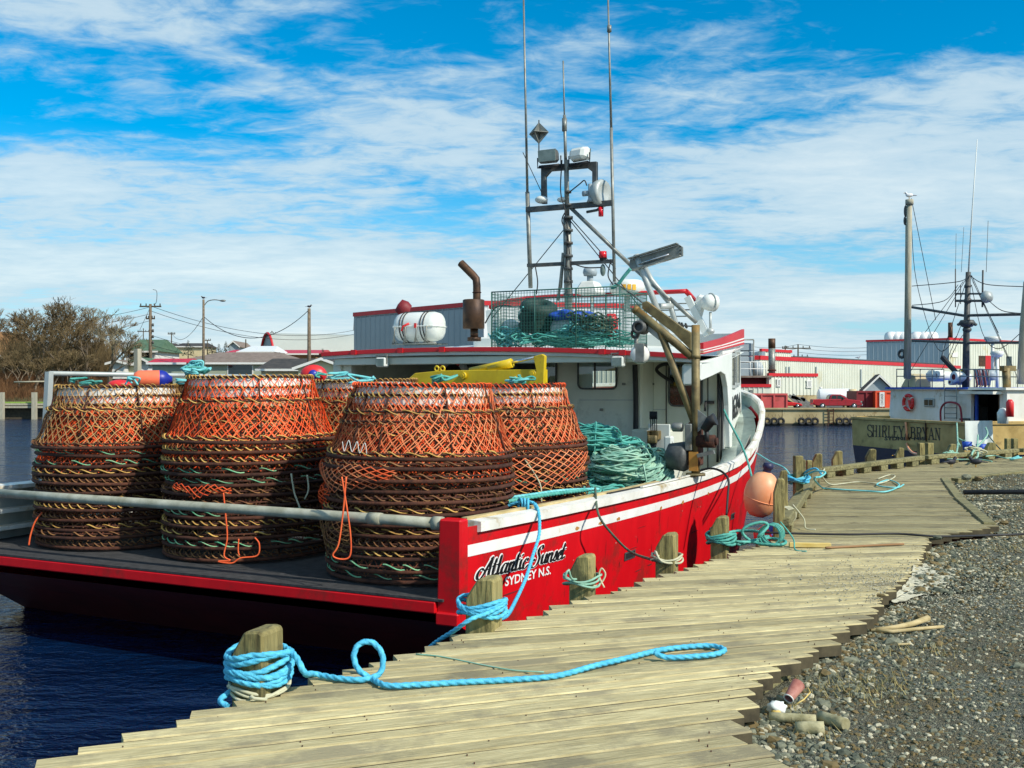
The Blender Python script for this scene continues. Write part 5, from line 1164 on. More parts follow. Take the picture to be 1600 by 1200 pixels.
cord('orange_twine',[(349,770),(352,800),(355,840),(350,868),(360,876),(340,877),(362,880),(376,872),(402,868),(405,850),(398,840)],10.15,.008,M['twine_orange'],'orange cord trailing from the middle stack to the deck')
cord('orange_twine',[(374,868),(372,860),(373,842)],10.15,.007,M['twine_orange'],'short upright orange cord end beside the trailing one')
cord('cream_twine',[(455,740),(460,770),(470,800),(460,806),(456,800)],10.35,.009,M['rope_cream'],'cream cord dangling at the right side of the middle stack')
cord('cream_twine',[(480,742),(482,765),(476,780)],10.4,.009,M['rope_cream'],'short cream cord end just right of the longer cream one')
cord('red_twine',[(66,801),(55,815),(48,835),(45,852)],11.4,.010,M['twine_orange'],'frayed red cord hanging from the port bulwark batten')
cord('cream_twine',[(820,718),(838,745),(845,762),(846,785)],11.0,.009,M['rope_cream'],'cream cord gathered into a knot above the starboard rail')
cord('white_zigzag_twine',[(535,690),(538,705),(545,688),(550,706),(558,690),(562,708),(570,692),(573,710)],9.15,.0035,M['white'],'white zigzag repair twine on the front orange net')
# small rope knots on the tops of the stacks
def squig(name,centre,rad,n,r,mt,label,cat,seed,flat=.5):
    rg=random.Random(seed); P=[]; c=Vector(centre)
    for i in range(n): P.append(c+Vector((rg.uniform(-1,1)*rad,rg.uniform(-1,1)*rad*.5,rg.uniform(-.2,1)*rad*flat)))
    m=MB(); m.tube(spline(P,5),r,5); return solo(name,m,mt,label,cat)
for i,((s,w,zt,_,ph),k) in enumerate(zip(SK,range(6))):
    for q in range(2 if i<5 else 1):
        a=rnd.uniform(PI*.9,PI*1.9) if i else (R(200),R(320))[q]
        c=B(s,w,zt+.71)+Vector((.6*math.cos(a+TH-PI/2),.6*math.sin(a+TH-PI/2),.01))
        squig('rope_knot',c,.15,9,.012,M['rope_teal' if q else 'rope_cyan'],('bright cyan' if not q else 'teal')+' rope knotted on top of '+ph,'rope',20+i*3+q)
squig('rope_bundle',W(303,588,12.6),.16,22,.016,M['rope_cyan'],'cyan rope bundle hung over the long grey rail between the two left stacks','rope',55,1.4)
squig('rope_bundle',W(140,602,12.0),.14,9,.013,M['rope_teal'],'teal rope end on the rim of the outermost stack','rope',57,.4)
squig('rope_bundle',W(283,598,12.3),.16,10,.014,M['rope_cyan'],'loose cyan strands beside the orange and blue float','rope',58,.3)
# floats
q=W(237,592,12.5); o=thing('pot_float','bright orange pot float with a blue end lying on the outermost stack','float',q,R(20))
m=MB(); m.lathe([(0,-.21),(.07,-.205),(.105,-.15),(.108,.09)],18,(0,0,0),(1,0,0)); part('body',m,M['float_orange'],o)
m=MB(); m.lathe([(.1085,.09),(.108,.12),(.09,.17),(.05,.205),(.03,.24),(0,.24)],18,(0,0,0),(1,0,0)); part('blue_end',m,M['blue'],o); o.location.z=2.80
q=W(490,583,12.9); o=thing('pot_float','round red float with blue hub behind the tallest stack','float',q,R(0))
m=MB(); m.ell((0,0,0),.17,.10,.125); part('body',m,M['redplastic'],o); m=MB(); m.lathe([(0,.13),(.05,.12),(.06,.09)],12,(0.02,0,0),(-.1,-1,0)); part('hub',m,M['blue'],o); o.location.z=2.86
m=MB(); m.ell(B(1.30,5.3,2.73),.14,.10,.06); solo('pot_float',m,M['redplastic'],'low red float just showing over the rim of the outermost stack','float')
m=MB(); m.ell(B(1.2,3.75,2.73),.3,.14,.08); solo('pot_float',m,M['redplastic'],'long red float inside the top net of the tallest stack','float')
# ================================================================ ROPE COILS ON DECK
def coil(s,w,z,rs,rw,h,n,r,mt,label,seed,tilt=0.,group='coils of pot line heaped by the starboard rail',rzz=0):
    rg=random.Random(seed); m=MB(); c=B(s,w,z)
    for i in range(n):
        t=i/(n-1); zz=h*t+rg.uniform(-.01,.01); prof=(1-.50*abs(2*t-1)**2.6); a0=rg.uniform(0,6.3); k1=rg.uniform(.9,1.08); k2=rg.uniform(.9,1.08); dx,dy=rg.uniform(-.05,.05),rg.uniform(-.05,.05); tz=rg.uniform(-.035,.035)
        P=[]
        for j in range(26):
            a=2*PI*j/26; wob=1+.03*math.sin(3*a+a0)+.02*math.sin(7*a+2*a0)
            x=rs*prof*k1*wob*math.cos(a)+dx; y=rw*prof*k2*wob*math.sin(a)+dy; zq=zz+tz*math.cos(a+a0)+.02*math.sin(4*a+a0)
            v=Vector((x,y,zq)); v=Matrix.Rotation(tilt,3,'Y')@v; v=Matrix.Rotation(TH+rzz,3,'Z')@v; P.append(c+v)
        m.tube(P,r,4,closed=True)
    # inner loops on top
    for i in range(max(4,n//5)):
        rr=rg.uniform(.3,.85); P=[]
        for j in range(20):
            a=2*PI*j/20; v=Vector((rs*rr*math.cos(a),rw*rr*math.sin(a),h*(1.0-.25*rr)+rg.uniform(-.01,.02))); v=Matrix.Rotation(tilt,3,'Y')@v; v=Matrix.Rotation(TH+rzz,3,'Z')@v; P.append(c+v)
        m.tube(P,r,4,closed=True)
    for a in (0,.9,1.9,2.7,3.6,4.6,5.5):   # ties round the bundle
        if rg.random()<.45: continue
        P=[]
        for j in range(12):
            b=2*PI*j/12; v=Vector((rs*(.72+.38*math.cos(b))*math.cos(a),rw*(.72+.38*math.cos(b))*math.sin(a),h*(.5+.60*math.sin(b)))); v=Matrix.Rotation(tilt,3,'Y')@v; v=Matrix.Rotation(TH+rzz,3,'Z')@v; P.append(c+v)
        m.tube(P,r*.8,4,closed=True)
    return solo('rope_coil',m,mt,label,'rope coil',group)
def cs(x,s): return BP(x,700,s=s).y
coil(5.6,cs(972,5.6),1.40,.42,.40,.46,46,.0150,M['rope_pale'],'pale green coil bundle in the centre of the rope heap',1)
coil(5.9,cs(928,5.9),1.72,.45,.36,.42,36,.0150,M['rope_teal'],'teal coil at the top left of the heap beside the crab pots',2,.15)
coil(5.75,cs(1008,5.7),1.30,.40,.36,.50,40,.0150,M['rope_pale'],'pale loose coil on the right of the heap below the valve levers',3,-.45)
coil(5.3,cs(1000,5.3),.95,.42,.42,.38,36,.0150,M['rope_teal'],'deep teal coil at the foot of the heap behind the rail',4,.05)
coil(5.2,cs(940,5.2),.95,.46,.44,.46,40,.0150,M['rope_teal'],'wide teal coil at the bottom left of the heap',5,.0)
coil(4.7,cs(915,4.7),.95,.34,.3,.42,30,.0150,M['rope_teal'],'small teal coil squeezed between the heap and the crab pots',6,.0)
coil(6.5,cs(965,6.5),1.65,.45,.36,.30,30,.0150,M['rope_teal'],'teal coil at the back of the heap against the white locker',7,.1)
coil(6.2,cs(930,6.2),.95,.5,.5,.6,30,.0150,M['rope_teal'],'teal coil buried at the back of the heap',8,.1)
for i,(x,y,lb) in enumerate(()):
    q=BP(x,y,s=5.0); m=MB()
    for k in range(4): m.tube(spline([B(5.1,q.y+.02*k,q.z+.22),B(5.06,q.y-.02+.03*k,q.z+.05),B(5.08,q.y+.03-.03*k,q.z-.12),B(5.1,q.y-.04+.02*k,q.z-.3)],4),.010,4)
    solo('rope_tie',m,M['rope_dark'],lb,'rope')
m=MB(); m.tube(spline([B(*BP(x,y,s=6.3)) for x,y in ((890,677),(930,676),(968,690),(1000,700),(1022,706))],6),.016,5); solo('black_hose',m,M['black'],'thin black hose draped over the rope heap','hose')
# ================================================================ LINES
def rope(name,pts,r,mt,label,cat='rope',step=.012,lobes=3,tw=55,n=12,group=None):
    P=spline(pts,10); 
    # resample
    L=[0]
    for i in range(1,len(P)): L.append(L[-1]+(P[i]-P[i-1]).length)
    N_=max(4,int(L[-1]/step)); Q=[];j=0
    for i in range(N_+1):
        d=L[-1]*i/N_
        while j<len(L)-2 and L[j+1]<d: j+=1
        t=(d-L[j])/max(1e-9,L[j+1]-L[j]); Q.append(P[j].lerp(P[j+1],t))
    m=MB(); m.tube(Q,r,n,lobes=lobes,tw=tw); return solo(name,m,mt,label,cat,group)
D=1.1
g=lambda x,y,h=.022: G(x,y,D+h)
p0=G(398,1088); pc=Vector((p0.x,p0.y+.10,0))
def wraps(c,rx,ry,zs,jit,seed,n=14):
    rg=random.Random(seed); P=[]
    for i,z in enumerate(zs):
        for j in range(n): a=2*PI*j/n+PI*.5; t=j/n; z1=zs[min(i+1,len(zs)-1)]; P.append(Vector((c.x+(rx+rg.uniform(0,jit))*math.cos(a),c.y+(ry+rg.uniform(0,jit))*math.sin(a),lerp(z,z1,t)+.02*math.sin(a*2+i))))
    return P
Pw=wraps(pc,.156,.156,[1.20,1.245,1.215,1.285,1.31],.016,3)
Pend=[G(445,1032,1.28),G(452,1037,1.25)]
main=Pw+[pc+Vector((.22,-.08,1.30)),pc+Vector((.27,-.10,1.23))]+[g(495,1052,.03),g(530,1059),g(575,1061),g(592,1045,.10)]
cL=g(578,1055,.03); 
def at(x,y,Y): return W(x,y,Y)
Yl=cL.y
loop=[at(597,1045,Yl+.02),at(597,1022,Yl+.03),at(582,1004,Yl+.03),at(562,1006,Yl+.02),at(553,1024,Yl+.0),at(560,1046,Yl-.02)]
tail=[g(580,1060),g(605,1071),g(650,1070),g(720,1066),g(800,1062),g(870,1056),g(930,1040),g(985,1027),g(1030,1016),g(1070,1011),g(1110,1009),g(1132,1015),g(1118,1022),g(1080,1026),g(1040,1027),g(1022,1019,.05)]
main=Pw+[pc+Vector((.20,-.06,1.30)),pc+Vector((.26,-.10,1.22)),g(490,1053,.035),g(530,1060),g(565,1062),at(588,1056,Yl+.0)]+loop+tail
rope('blue_mooring_rope',main,.0165,M['rope_blue'],'thick blue twisted rope looped across the planks from the nearest post',n=12,tw=42)
rope('blue_mooring_rope',wraps(pc,.158,.158,[1.165,1.195],.012,9)+[pc+Vector((-.16,-.1,1.10)),pc+Vector((-.12,-.17,1.07))],.016,M['rope_blue'],'second blue rope wound low round the nearest post',n=12,tw=42)
rope('pale_rope',wraps(pc,.150,.150,[1.12,1.14,1.11],.010,5)+[pc+Vector((.0,-.17,1.12)),pc+Vector((.08,-.17,1.105))],.009,M['rope_cream'],'pale old rope wound round the foot of the nearest post',lobes=0,n=6,step=.03)
p1=G(752,985); pc1=Vector((p1.x,p1.y+.10,0))
P=wraps(pc1,.15,.15,[1.19,1.22,1.245,1.27],.012,6)
rope('blue_mooring_rope',P+[pc1+Vector((.16,-.03,1.27)),pc1+Vector((.05,-.18,1.235)),W(735,968,6.5),W(710,985,6.55),W(682,1003,6.7),W(668,1015,6.9)],.015,M['rope_blue'],'blue rope wound on the stern post and dropping over the wharf edge',tw=42)
q1=B(*(BP(846,790,w=-.02))); 
rope('blue_stern_line',[B(1.25,.30,1.50),B(1.28,.08,1.60),B(1.3,-.10,1.58),W(843,830,9.35),W(832,870,9.0),W(821,905,8.5),W(805,940,8.0),W(792,962,7.4),W(776,968,7.0),pc1+Vector((.17,.02,1.20))],.0155,M['rope_blue'],'bright blue line from the boat rail past the boat name to the stern post',tw=42)
m=MB()
for k in range(3): m.torus(B(1.29,-.02+.04*k,1.58),.055,.014,12,6,(1,.2*k,0))
m.tube(spline([B(1.29,-.09,1.6),B(1.3,-.12,1.5),B(1.33,-.11,1.47)],5),.016,6); solo('rope_hitch',m,M['rope_blue'],'blue rope hitch on the white gunwale cap','rope')
rope('teal_rail_rope',[B(1.3,.2,1.60),B(1.7,.1,1.61),B(2.2,.05,1.60),B(2.9,-.05,1.585)],.02,M['rope_teal'],'teal rope lying along the white gunwale cap',tw=35)
rope('teal_rail_rope',[B(1.35,.27,1.62),B(1.8,.17,1.62),B(2.4,.09,1.61),B(2.95,-.1,1.585)],.017,M['rope_cyan'],'lighter cyan rope lying beside the teal one on the cap',tw=35)
h=lambda x,y,w=-.42: B(*(BP(x,y,w=w)))
rope('dark_green_line',[B(2.9,-.08,1.60),h(935,803,-.40),h(955,833,-.5),h(985,862,-.62),G(1024,876,1.14),G(1040,880,1.12)],.013,M['rope_dark'],'dark green line from the gunwale down to the post by the hull',tw=40,lobes=3,n=9)
p2=G(911,931); p3=G(1044,882); p4=G(1129,855)
def pwrap(p,rx,zs,r,mt,label,tail=[],seed=1):
    c=Vector((p.x,p.y+.09,0)); return rope('post_rope',wraps(c,rx,rx,zs,.02,seed)+tail,r,mt,label,lobes=0,n=6,step=.03)
pwrap(p2,.13,[1.17,1.20,1.23],.009,M['rope_pale'],'pale green line looped round the post past the boat name',[W(895,905,7.8),W(888,890,7.7),W(882,905,7.7)],4)
cord('pale_line',[(900,905),(925,915),(938,912),(946,898),(940,888),(936,900),(944,918)],7.9,.007,M['rope_cream'],'thin cream line curling right of the post past the boat name')
pwrap(p3,.13,[1.12,1.14,1.16],.010,M['rope_cream'],'cream rope round the foot of the post by the hull middle',[W(1026,868,9.2),W(1024,860,9.2),W(1032,876,9.1),G(1050,880,1.12),G(1062,872,1.13)],5)
rope('coil_rope',wraps(Vector((p4.x,p4.y+.08,0)),.135,.135,[1.13,1.155,1.18,1.205,1.215],.012,7)+[G(1150,848,1.14),G(1160,850,1.12)]+[g(1165+34*math.cos(a*.7),838+9*math.sin(a*.7)+ (0),.02+.012*a) for a in range(9)]+[W(1185,838,10.25),W(1200,822,10.3),W(1190,816,10.3),W(1168,822,10.3),W(1160,833,10.3),g(1180,848,.03),g(1220,851),g(1226,845),g(1200,841),g(1170,846,.04)],.016,M['rope_teal'],'teal rope coiled round the last near post and spilling onto the planks',tw=40,n=9,step=.02)
# forward lines, rail ropes
cord('teal_bow_line',[(1131,640),(1140,660),(1156,690),(1165,712),(1172,735),(1175,752)],[16.5,16.0,15.2,14.7,14.0,13.5],.016,M['rope_teal'],'teal line from the cabin corner down to the round orange buoy','rope')
cord('teal_bow_line',[(1133,648),(1146,672),(1160,700),(1170,728),(1178,755)],[16.5,16,15.2,14.6,13.5],.013,M['rope_dark'],'darker twin line beside the teal buoy line','rope')
cpp0=G(1247,behind_rail(1247,.3)); rope('blue_bow_line',[W(1182,708,15.6),W(1205,722,15),W(1225,731,14.6),Vector((cpp0.x-.08,cpp0.y,1.46))],.014,M['rope_cyan'],'slack cyan line from the bow to the tall square pile',lobes=0,n=6,step=.05)
pp0=G(1247,behind_rail(1247,.3)); cpp=Vector((pp0.x,pp0.y,0)); P=wraps(cpp,.10,.10,[1.40,1.43,1.46,1.49,1.46],.02,8)
rope('blue_pile_rope',P+[W(1268,738,cpp.y-.1),W(1278,736,cpp.y-.3),W(1290,738,cpp.y-.4),W(1282,745,cpp.y-.5),W(1272,748,cpp.y-.6),G(1285,762,1.12),G(1300,764,1.11),G(1350,767,1.11),G(1385,768,1.11),G(1405,758,1.11),G(1388,750,1.11),G(1370,758,1.11),G(1400,762,1.11),G(1412,757,1.11)],.013,M['rope_cyan'],'cyan rope from the blue-wrapped pile lying in loops on the far planks',lobes=0,n=6,step=.04)
rope('blue_pile_rope',wraps(cpp,.13,.13,[1.42,1.45,1.48],.03,11)+[W(1262,735,cpp.y-.1),W(1275,732,cpp.y-.2),W(1284,742,cpp.y-.4)],.014,M['rope_blue'],'bright blue rope bundled round the tall square pile',lobes=0,n=6,step=.04)
rope('cream_rail_rope',[W(1288,733,14),W(1285,745,13.9),G(1300,757,1.11),G(1340,753,1.11),G(1375,755,1.11),G(1398,745,1.11),G(1390,742,1.11),G(1372,748,1.11)],.011,M['rope_cream'],'cream line running from the rail bend across the far planks',lobes=0,n=6,step=.04)
for i,(x,y,lb) in enumerate(((1235,790,'green and cream line tied round the near rail half way along'),(1215,818,'teal line tied round the near end of the thick rail'))):
    q=G(x,y,1.36); m=MB()
    rg=random.Random(i)
    for k in range(5): m.torus((q.x-.02+.02*k,q.y+.25+.03*k,1.21),.105,.007,14,5,(.4,.9,rg.uniform(-.2,.2)))
    m.tube(spline([Vector((q.x+.08,q.y+.2,1.35)),Vector((q.x+.18,q.y+.1,1.2)),Vector((q.x+.16,q.y-.05,1.11)),Vector((q.x+.25,q.y-.12,1.105))],6),.008,5)
    solo('rail_lashing',m,M['rope_teal' if i else 'rope_cream'],lb,'rope')
rope('black_cable',[G(1150,828,1.13),G(1200,832,1.12),G(1260,834,1.115),G(1330,835,1.115),G(1400,834,1.115),G(1470,838,1.10),G(1560,836,1.06),G(1640,833,1.08)],.012,M['wire'],'black cable lying across the joint between the two decks','cable',lobes=0,n=6,step=.06)
rope('thin_twine',[g(650,1022,.006),g(690,1026,.006),g(740,1036,.006),g(800,1047,.006),g(850,1050,.006)],.0045,M['rope_pale'],'thin pale green twine on the planks above the blue rope','twine',lobes=0,n=5,step=.04)
cord('black_hose_loop',[(1070,745),(1090,737),(1110,732),(1128,737),(1138,750),(1137,775),(1135,805)],[14.5,13.8,13.6,13.3,13.1,13.0,12.9],.016,M['black'],'black hose arching over the gunwale and down the red hull','hose')
# ---- round orange buoy and the red-blue fender below
q=W(1190,772,13.0); o=thing('mooring_buoy','round faded orange buoy hanging between the bow and the timber rail','buoy',q,0)
def bf(p): p=Vector(p); return p*(1+.0*p.z)
m=MB(); m.lathe([(0,-.30),(.09,-.285),(.16,-.23),(.205,-.12),(.222,0),(.21,.10),(.175,.19),(.11,.26),(.05,.29)],28); part('ball',m,M['buoy_orange'],o)
m=MB(); m.lathe([(.055,.285),(.05,.33),(.07,.34),(.06,.40),(.025,.41),(0,.41)],14); part('eye',m,mat('dark_blue_eye',(.01,.015,.05),(.02,.02,.08),rough=.5),o)
m=MB()
for ax_ in ((.9,.3,.05),): m.torus((0,0,-.01),.226,.006,30,5,ax_)
m.torus((0,0,-.06),.214,.006,30,5,(.05,-.1,1)); part('seam_rib',m,M['buoy_orange'],o)
o.rotation_euler=(R(4),R(12),0); o['category']='buoy'
q=W(1205,838,12.6); o=thing('low_fender','red and navy fender floating low under the orange buoy','fender',q,0)
m=MB(); m.lathe([(0,-.22),(.12,-.18),(.17,-.02)],18,(0,0,0),(.9,0,.35)); part('red_half',m,M['redplastic'],o); m=MB(); m.lathe([(.17,-.02),(.15,.1),(.07,.2),(0,.22)],18,(0,0,0),(.9,0,.35)); part('navy_half',m,M['blue'],o)
# ================================================================ SMALL THINGS ON THE WHARF AND GROUND
def wood(name,a,b,w,h,mt,label,cat='board',bev=.004):
    m=MB(); m.bar(a,b,w,h); return solo(name,m,M[mt],label,cat,bevel=bev)
wood('yellow_board',G(1233,851,1.125),G(1298,852,1.125),.055,.045,'fresh','short fresh yellow board lying on the wharf below the buoy')
m=MB(); m.tube(spline([G(1290,856,1.115),G(1350,853,1.115),G(1412,850,1.115)],5),.012,6); solo('wood_stick',m,M['brickbrown'],'long thin brown stick on the planks right of the yellow board','stick')
def gg(x,y,h=.02):
    p=G(x,y,1.05)
    for _ in range(3):
        z=gz(p.x,p.y)+h if p.x>RX(p.y) else 1.1+h; p=G(x,y,z)
    return p
m=MB(); m.tube([gg(1360,985),gg(1400,980,.03),gg(1425,975,.04),gg(1450,966,.05)],.02,6,rf=lambda t:.7+.5*t); solo('split_lath',m,M['beam'],'upper split wooden lath on the gravel by the deck edge','stick')
m=MB(); m.tube([gg(1362,984),gg(1395,987,.02),gg(1430,983,.03),gg(1474,979,.03)],.016,6,rf=lambda t:1-.3*t); solo('split_lath',m,M['beam'],'lower long wooden lath on the gravel by the deck edge','stick')
m=MB(); m.tube([gg(1338,984),gg(1346,976,.03)],.012,5); solo('wood_chip',m,M['fresh'],'stubby yellow chip of wood at the deck edge','stick')
wood('small_lath',gg(1402,1007),gg(1422,1006),.02,.012,'beam','small wooden sliver lying alone on the gravel')
# cup
q=gg(1240,1080,.075); o=thing('paper_cup','crushed maroon paper cup lying by the broken deck edge','cup',q,R(-20)); o.scale=(.95,.95,.95)
def crush(p): return Vector((p.x*(1-.25*math.sin(p.y*20)),p.y,p.z))
m=MB(); m.lathe([(.026,-.065),(.028,-.06),(.040,.06),(.038,.06)],18,(0,0,0),(.35,.8,.45)); part('shell',m,M['cupbrown'],o); m=MB(); m.torus(Vector((.35,.8,.45)).normalized()*-.065,.028,.004,16,5,(.35,.8,.45)); part('rim',m,M['paper'],o)
q=gg(1216,1106,.03); m=MB(); m.ell(q,.05,.038,.034,16,12,lambda p:p*(1+.75*noise.noise(p*38))); solo('crumpled_wrapper',m,M['paper'],'crumpled white and yellow wrapper below the paper cup','wrapper')
q=gg(1214,1113,.015); m=MB(); m.ell(q,.03,.025,.02,7,5,lambda p:p*(1+.4*noise.noise(p*50))); solo('crumpled_wrapper',m,M['fresh'],'yellow corner of wrapper poking from under the white one','wrapper')
for i,(a,b,r,lb) in enumerate((((1243,1138),(1288,1137),.034,'front stubby tan log end on the gravel'),((1282,1120),(1322,1132),.033,'right stubby tan log pointing towards the gravel road'),((1202,1120),(1275,1124),.026,'back tan branch section partly under the deck end'))):
    m=MB(); A=gg(*a,.025);Bq=gg(*b,.03); m.tube([A,A.lerp(Bq,.3),A.lerp(Bq,.75),Bq],r,9,rf=lambda t:1-.12*abs(t-.4)); solo('driftwood_piece',m,M['sandstone'],lb,'log')
m=MB(); m.tube([gg(1240,1103),gg(1256,1093,.05),gg(1266,1082,.06),gg(1262,1074,.07)],.004,5); solo('yellow_stalk',m,M['fresh'],'curved yellow plant stalk beside the paper cup','stalk')
q=gg(1316,1001,.03); m=MB(); stone(m,q,.05,True); solo('flat_stone',m,PM[0],'flat grey-green stone tucked against the deck corner','stone')
for i,(x,y,r,mi,lb) in enumerate(((1560,810,.07,1,'dark stone beside the lower corner of the far deck'),(1568,818,.08,3,'olive stone in front of the dark one at the far deck corner'),(1528,750,.12,3,'large olive stone at the upper bend of the far deck'),(1510,747,.10,0,'grey stone left of the large olive one'),(1465,841,.06,1,'dark stone where the black cable leaves the deck'),(1500,852,.05,3,'reddish brown stone near the black cable'),(1376,931,.035,3,'small round stone on the sandy ramp mat'))):
    m=MB(); stone(m,gg(x,y,.02),r,False); solo('stone',m,PM[mi],lb,'stone')
# sandy ramp mat
m=MB(); cpt=[gg(x,y,0) for x,y in ((1438,887),(1470,892),(1491,904),(1480,918),(1452,930),(1418,944),(1396,950),(1404,932),(1424,908))]
cen=sum(cpt,Vector())/len(cpt)
def mz(p):
    d_=p.x-RX(p.y)
    return 1.113 if d_<0 else gz(p.x,p.y)+.010+.045*math.exp(-d_*5)
vs=[];fs=[];n=len(cpt)
RI=12
cpt=[p+Vector((rnd.uniform(-.01,.01),rnd.uniform(-.014,.014),0)) for p in spline(cpt,5,True)]; n=len(cpt)
for k in range(1,RI+1):
    for p in cpt: v=cen.lerp(p,k/RI); vs.append(Vector((v.x,v.y,mz(v))))
vs.append(Vector((cen.x,cen.y,mz(cen))))
for k in range(RI-1):
    for i in range(n): fs.append((k*n+i,(k+1)*n+i,(k+1)*n+(i+1)%n,k*n+(i+1)%n))
for i in range(n): fs.append((len(vs)-1,i,(i+1)%n))
m.add(vs,fs,True); solo('ramp_mat',m,M['sand'],'pale perforated mat half buried in gravel where the deck meets the ground','mat')
m=MB(); m.tube([Vector((RX(12.4)+1.0,15.3,1.13)),Vector((9.5,15.2,1.16)),Vector((12,15.1,1.16)),Vector((14,15,1.16))],.035,8); solo('black_pipe',m,M['black'],'black pipe lying on the gravel beyond the far deck bend','pipe')
# birds
def bird(p,rz,label,mb,mw,s=1.,name='pigeon',cat='bird',leg=True,group=None):
    o=thing(name,label,cat,p,rz,group)
    m=MB(); m.ell((0,0,.10*s),.105*s,.05*s,.052*s,12,8,lambda q:Vector((q.x,q.y*(1-.3*q.x/(.1*s)*.5),q.z-(.25*q.x if q.x<0 else 0)*.3)))
    m.ell((.095*s,0,.165*s),.035*s,.03*s,.03*s,8,6); m.tube([(.06*s,0,.12*s),(.09*s,0,.155*s)],.03*s,7); part('body',m,mb,o)
    m=MB(); m.hexa([(-.20*s,-.02*s,.085*s),(-.02*s,-.045*s,.09*s),(-.02*s,.045*s,.09*s),(-.20*s,.02*s,.085*s),(-.20*s,-.015*s,.10*s),(.04*s,-.045*s,.135*s),(.04*s,.045*s,.135*s),(-.20*s,.015*s,.10*s)]); part('wing',m,mw,o,bevel=.008*s)
    m=MB(); m.cyl((.125*s,0,.163*s),(.16*s,0,.155*s),.009*s,.003*s,n=6); m.cyl((0,.015*s,0),(0,.015*s,.07*s),.005*s,n=5); m.cyl((.01*s,-.015*s,0),(.01*s,-.015*s,.07*s),.005*s,n=5); part('beak_and_legs',m,M['amber'],o); return o
bird(G(1402,722),R(200),'dark bird on the far deck by the end of the cream line',M['crow'],M['crow'],.9)
bird(G(1486,730),R(20),'left one of the two dark birds standing on the far deck',M['crow'],M['crow'],1.1)
bird(G(1525,730),R(160),'right one of the two dark birds standing on the far deck',M['crow'],M['crow'],1.1)
# ================================================================ BUILDINGS ACROSS THE WATER
def px_wall(bld,name,A,Bq,zb,zt,th,mt,ribs=0,kind=None):
    """upright wall from A to Bq (x,y), given thickness behind it; ribs of real depth"""
    A=Vector((A[0],A[1],0));Bq=Vector((Bq[0],Bq[1],0)); d=(Bq-A).normalized(); n=Vector((d.y,-d.x,0))
    if n.y>0: n=-n
    m=MB(); m.hexa([A+Vector((0,0,zb)),Bq+Vector((0,0,zb)),Bq-n*th+Vector((0,0,zb)),A-n*th+Vector((0,0,zb)),A+Vector((0,0,zt)),Bq+Vector((0,0,zt)),Bq-n*th+Vector((0,0,zt)),A-n*th+Vector((0,0,zt))])
    if ribs:
        L=(Bq-A).length; k=int(L/ribs)
        for i in range(k):
            p=A+d*(i+.5)*ribs; m.hexa([p-d*.05+Vector((0,0,zb)),p+d*.05+Vector((0,0,zb)),p+d*.03+n*.05+Vector((0,0,zb)),p-d*.03+n*.05+Vector((0,0,zb)),p-d*.05+Vector((0,0,zt)),p+d*.05+Vector((0,0,zt)),p+d*.03+n*.05+Vector((0,0,zt)),p-d*.03+n*.05+Vector((0,0,zt))])
    return part(name,m,mt,bld,world=True)
def trim(bld,A,Bq,z,h,mt='redtrim',name='roof_trim',out=.08,w=.25):
    A=Vector((A[0],A[1],0));Bq=Vector((Bq[0],Bq[1],0)); d=(Bq-A).normalized(); n=Vector((d.y,-d.x,0))
    if n.y>0:n=-n
    m=MB(); a=A-d*.1+n*(out)+Vector((0,0,z));b=Bq+d*.1+n*out+Vector((0,0,z)); m.hexa([a,b,b-n*w,a-n*w,a+Vector((0,0,h)),b+Vector((0,0,h)),b-n*w+Vector((0,0,h)),a-n*w+Vector((0,0,h))]); return part(name,m,M[mt],bld,world=True)
XY=lambda x,Y: ((x-800)/FPX*Y,Y)
ZZ=lambda y,Y: CAMZ+(HOR-y)/FPX*Y
def on_wall(bld,A,Bq,x0,x1,y0,y1,name,mt,out=.06,frame=None,par=None,louvre=0):
    """rectangular item on a wall, located by the ray that meets the wall plane"""
    A=Vector((A[0],A[1],0));Bq=Vector((Bq[0],Bq[1],0)); d=(Bq-A).normalized(); n=Vector((d.y,-d.x,0))
    if n.y>0:n=-n
    p=RP(x0,y1,A+n*out,n); q=RP(x1,y0,A+n*out,n); m=MB(); a=p; b=Vector((q.x,q.y,p.z)); zt=q.z
    m.hexa([a,b,b-n*(out-.005),a-n*(out-.005),Vector((a.x,a.y,zt)),Vector((b.x,b.y,zt)),Vector((b.x,b.y,zt))-n*(out-.005),Vector((a.x,a.y,zt))-n*(out-.005)])
    o=part(name,m,M[mt],bld,world=True)
    if frame:
        m=MB(); u=Vector((0,0,1)); t=.09; A1=a;B1=b;C1=Vector((b.x,b.y,zt));D1=Vector((a.x,a.y,zt))
        for P_,Q_ in ((A1-d*t,B1+d*t),(D1-d*t,C1+d*t),(A1,D1),(B1,C1)): m.bar(P_+n*.02,Q_+n*.02,.08,t,n.cross(Q_-P_))
        part('frame',m,M[frame],o,world=True)
    if louvre:
        m=MB()
        for i in range(louvre): z=lerp(a.z,zt,(i+.5)/louvre); m.bar(Vector((a.x,a.y,z))+n*.03,Vector((b.x,b.y,z))+n*.03,.05,(zt-a.z)/louvre*.5)
        part('slat',m,M['housewhite'],o,world=True)
    return o
def flat_roof(bld,pts,z,mt='siding_grey'):
    m=MB(); m.prism([(x,y,z) for x,y in pts],(0,0,.12)); return part('roof',m,M[mt],bld,world=True)
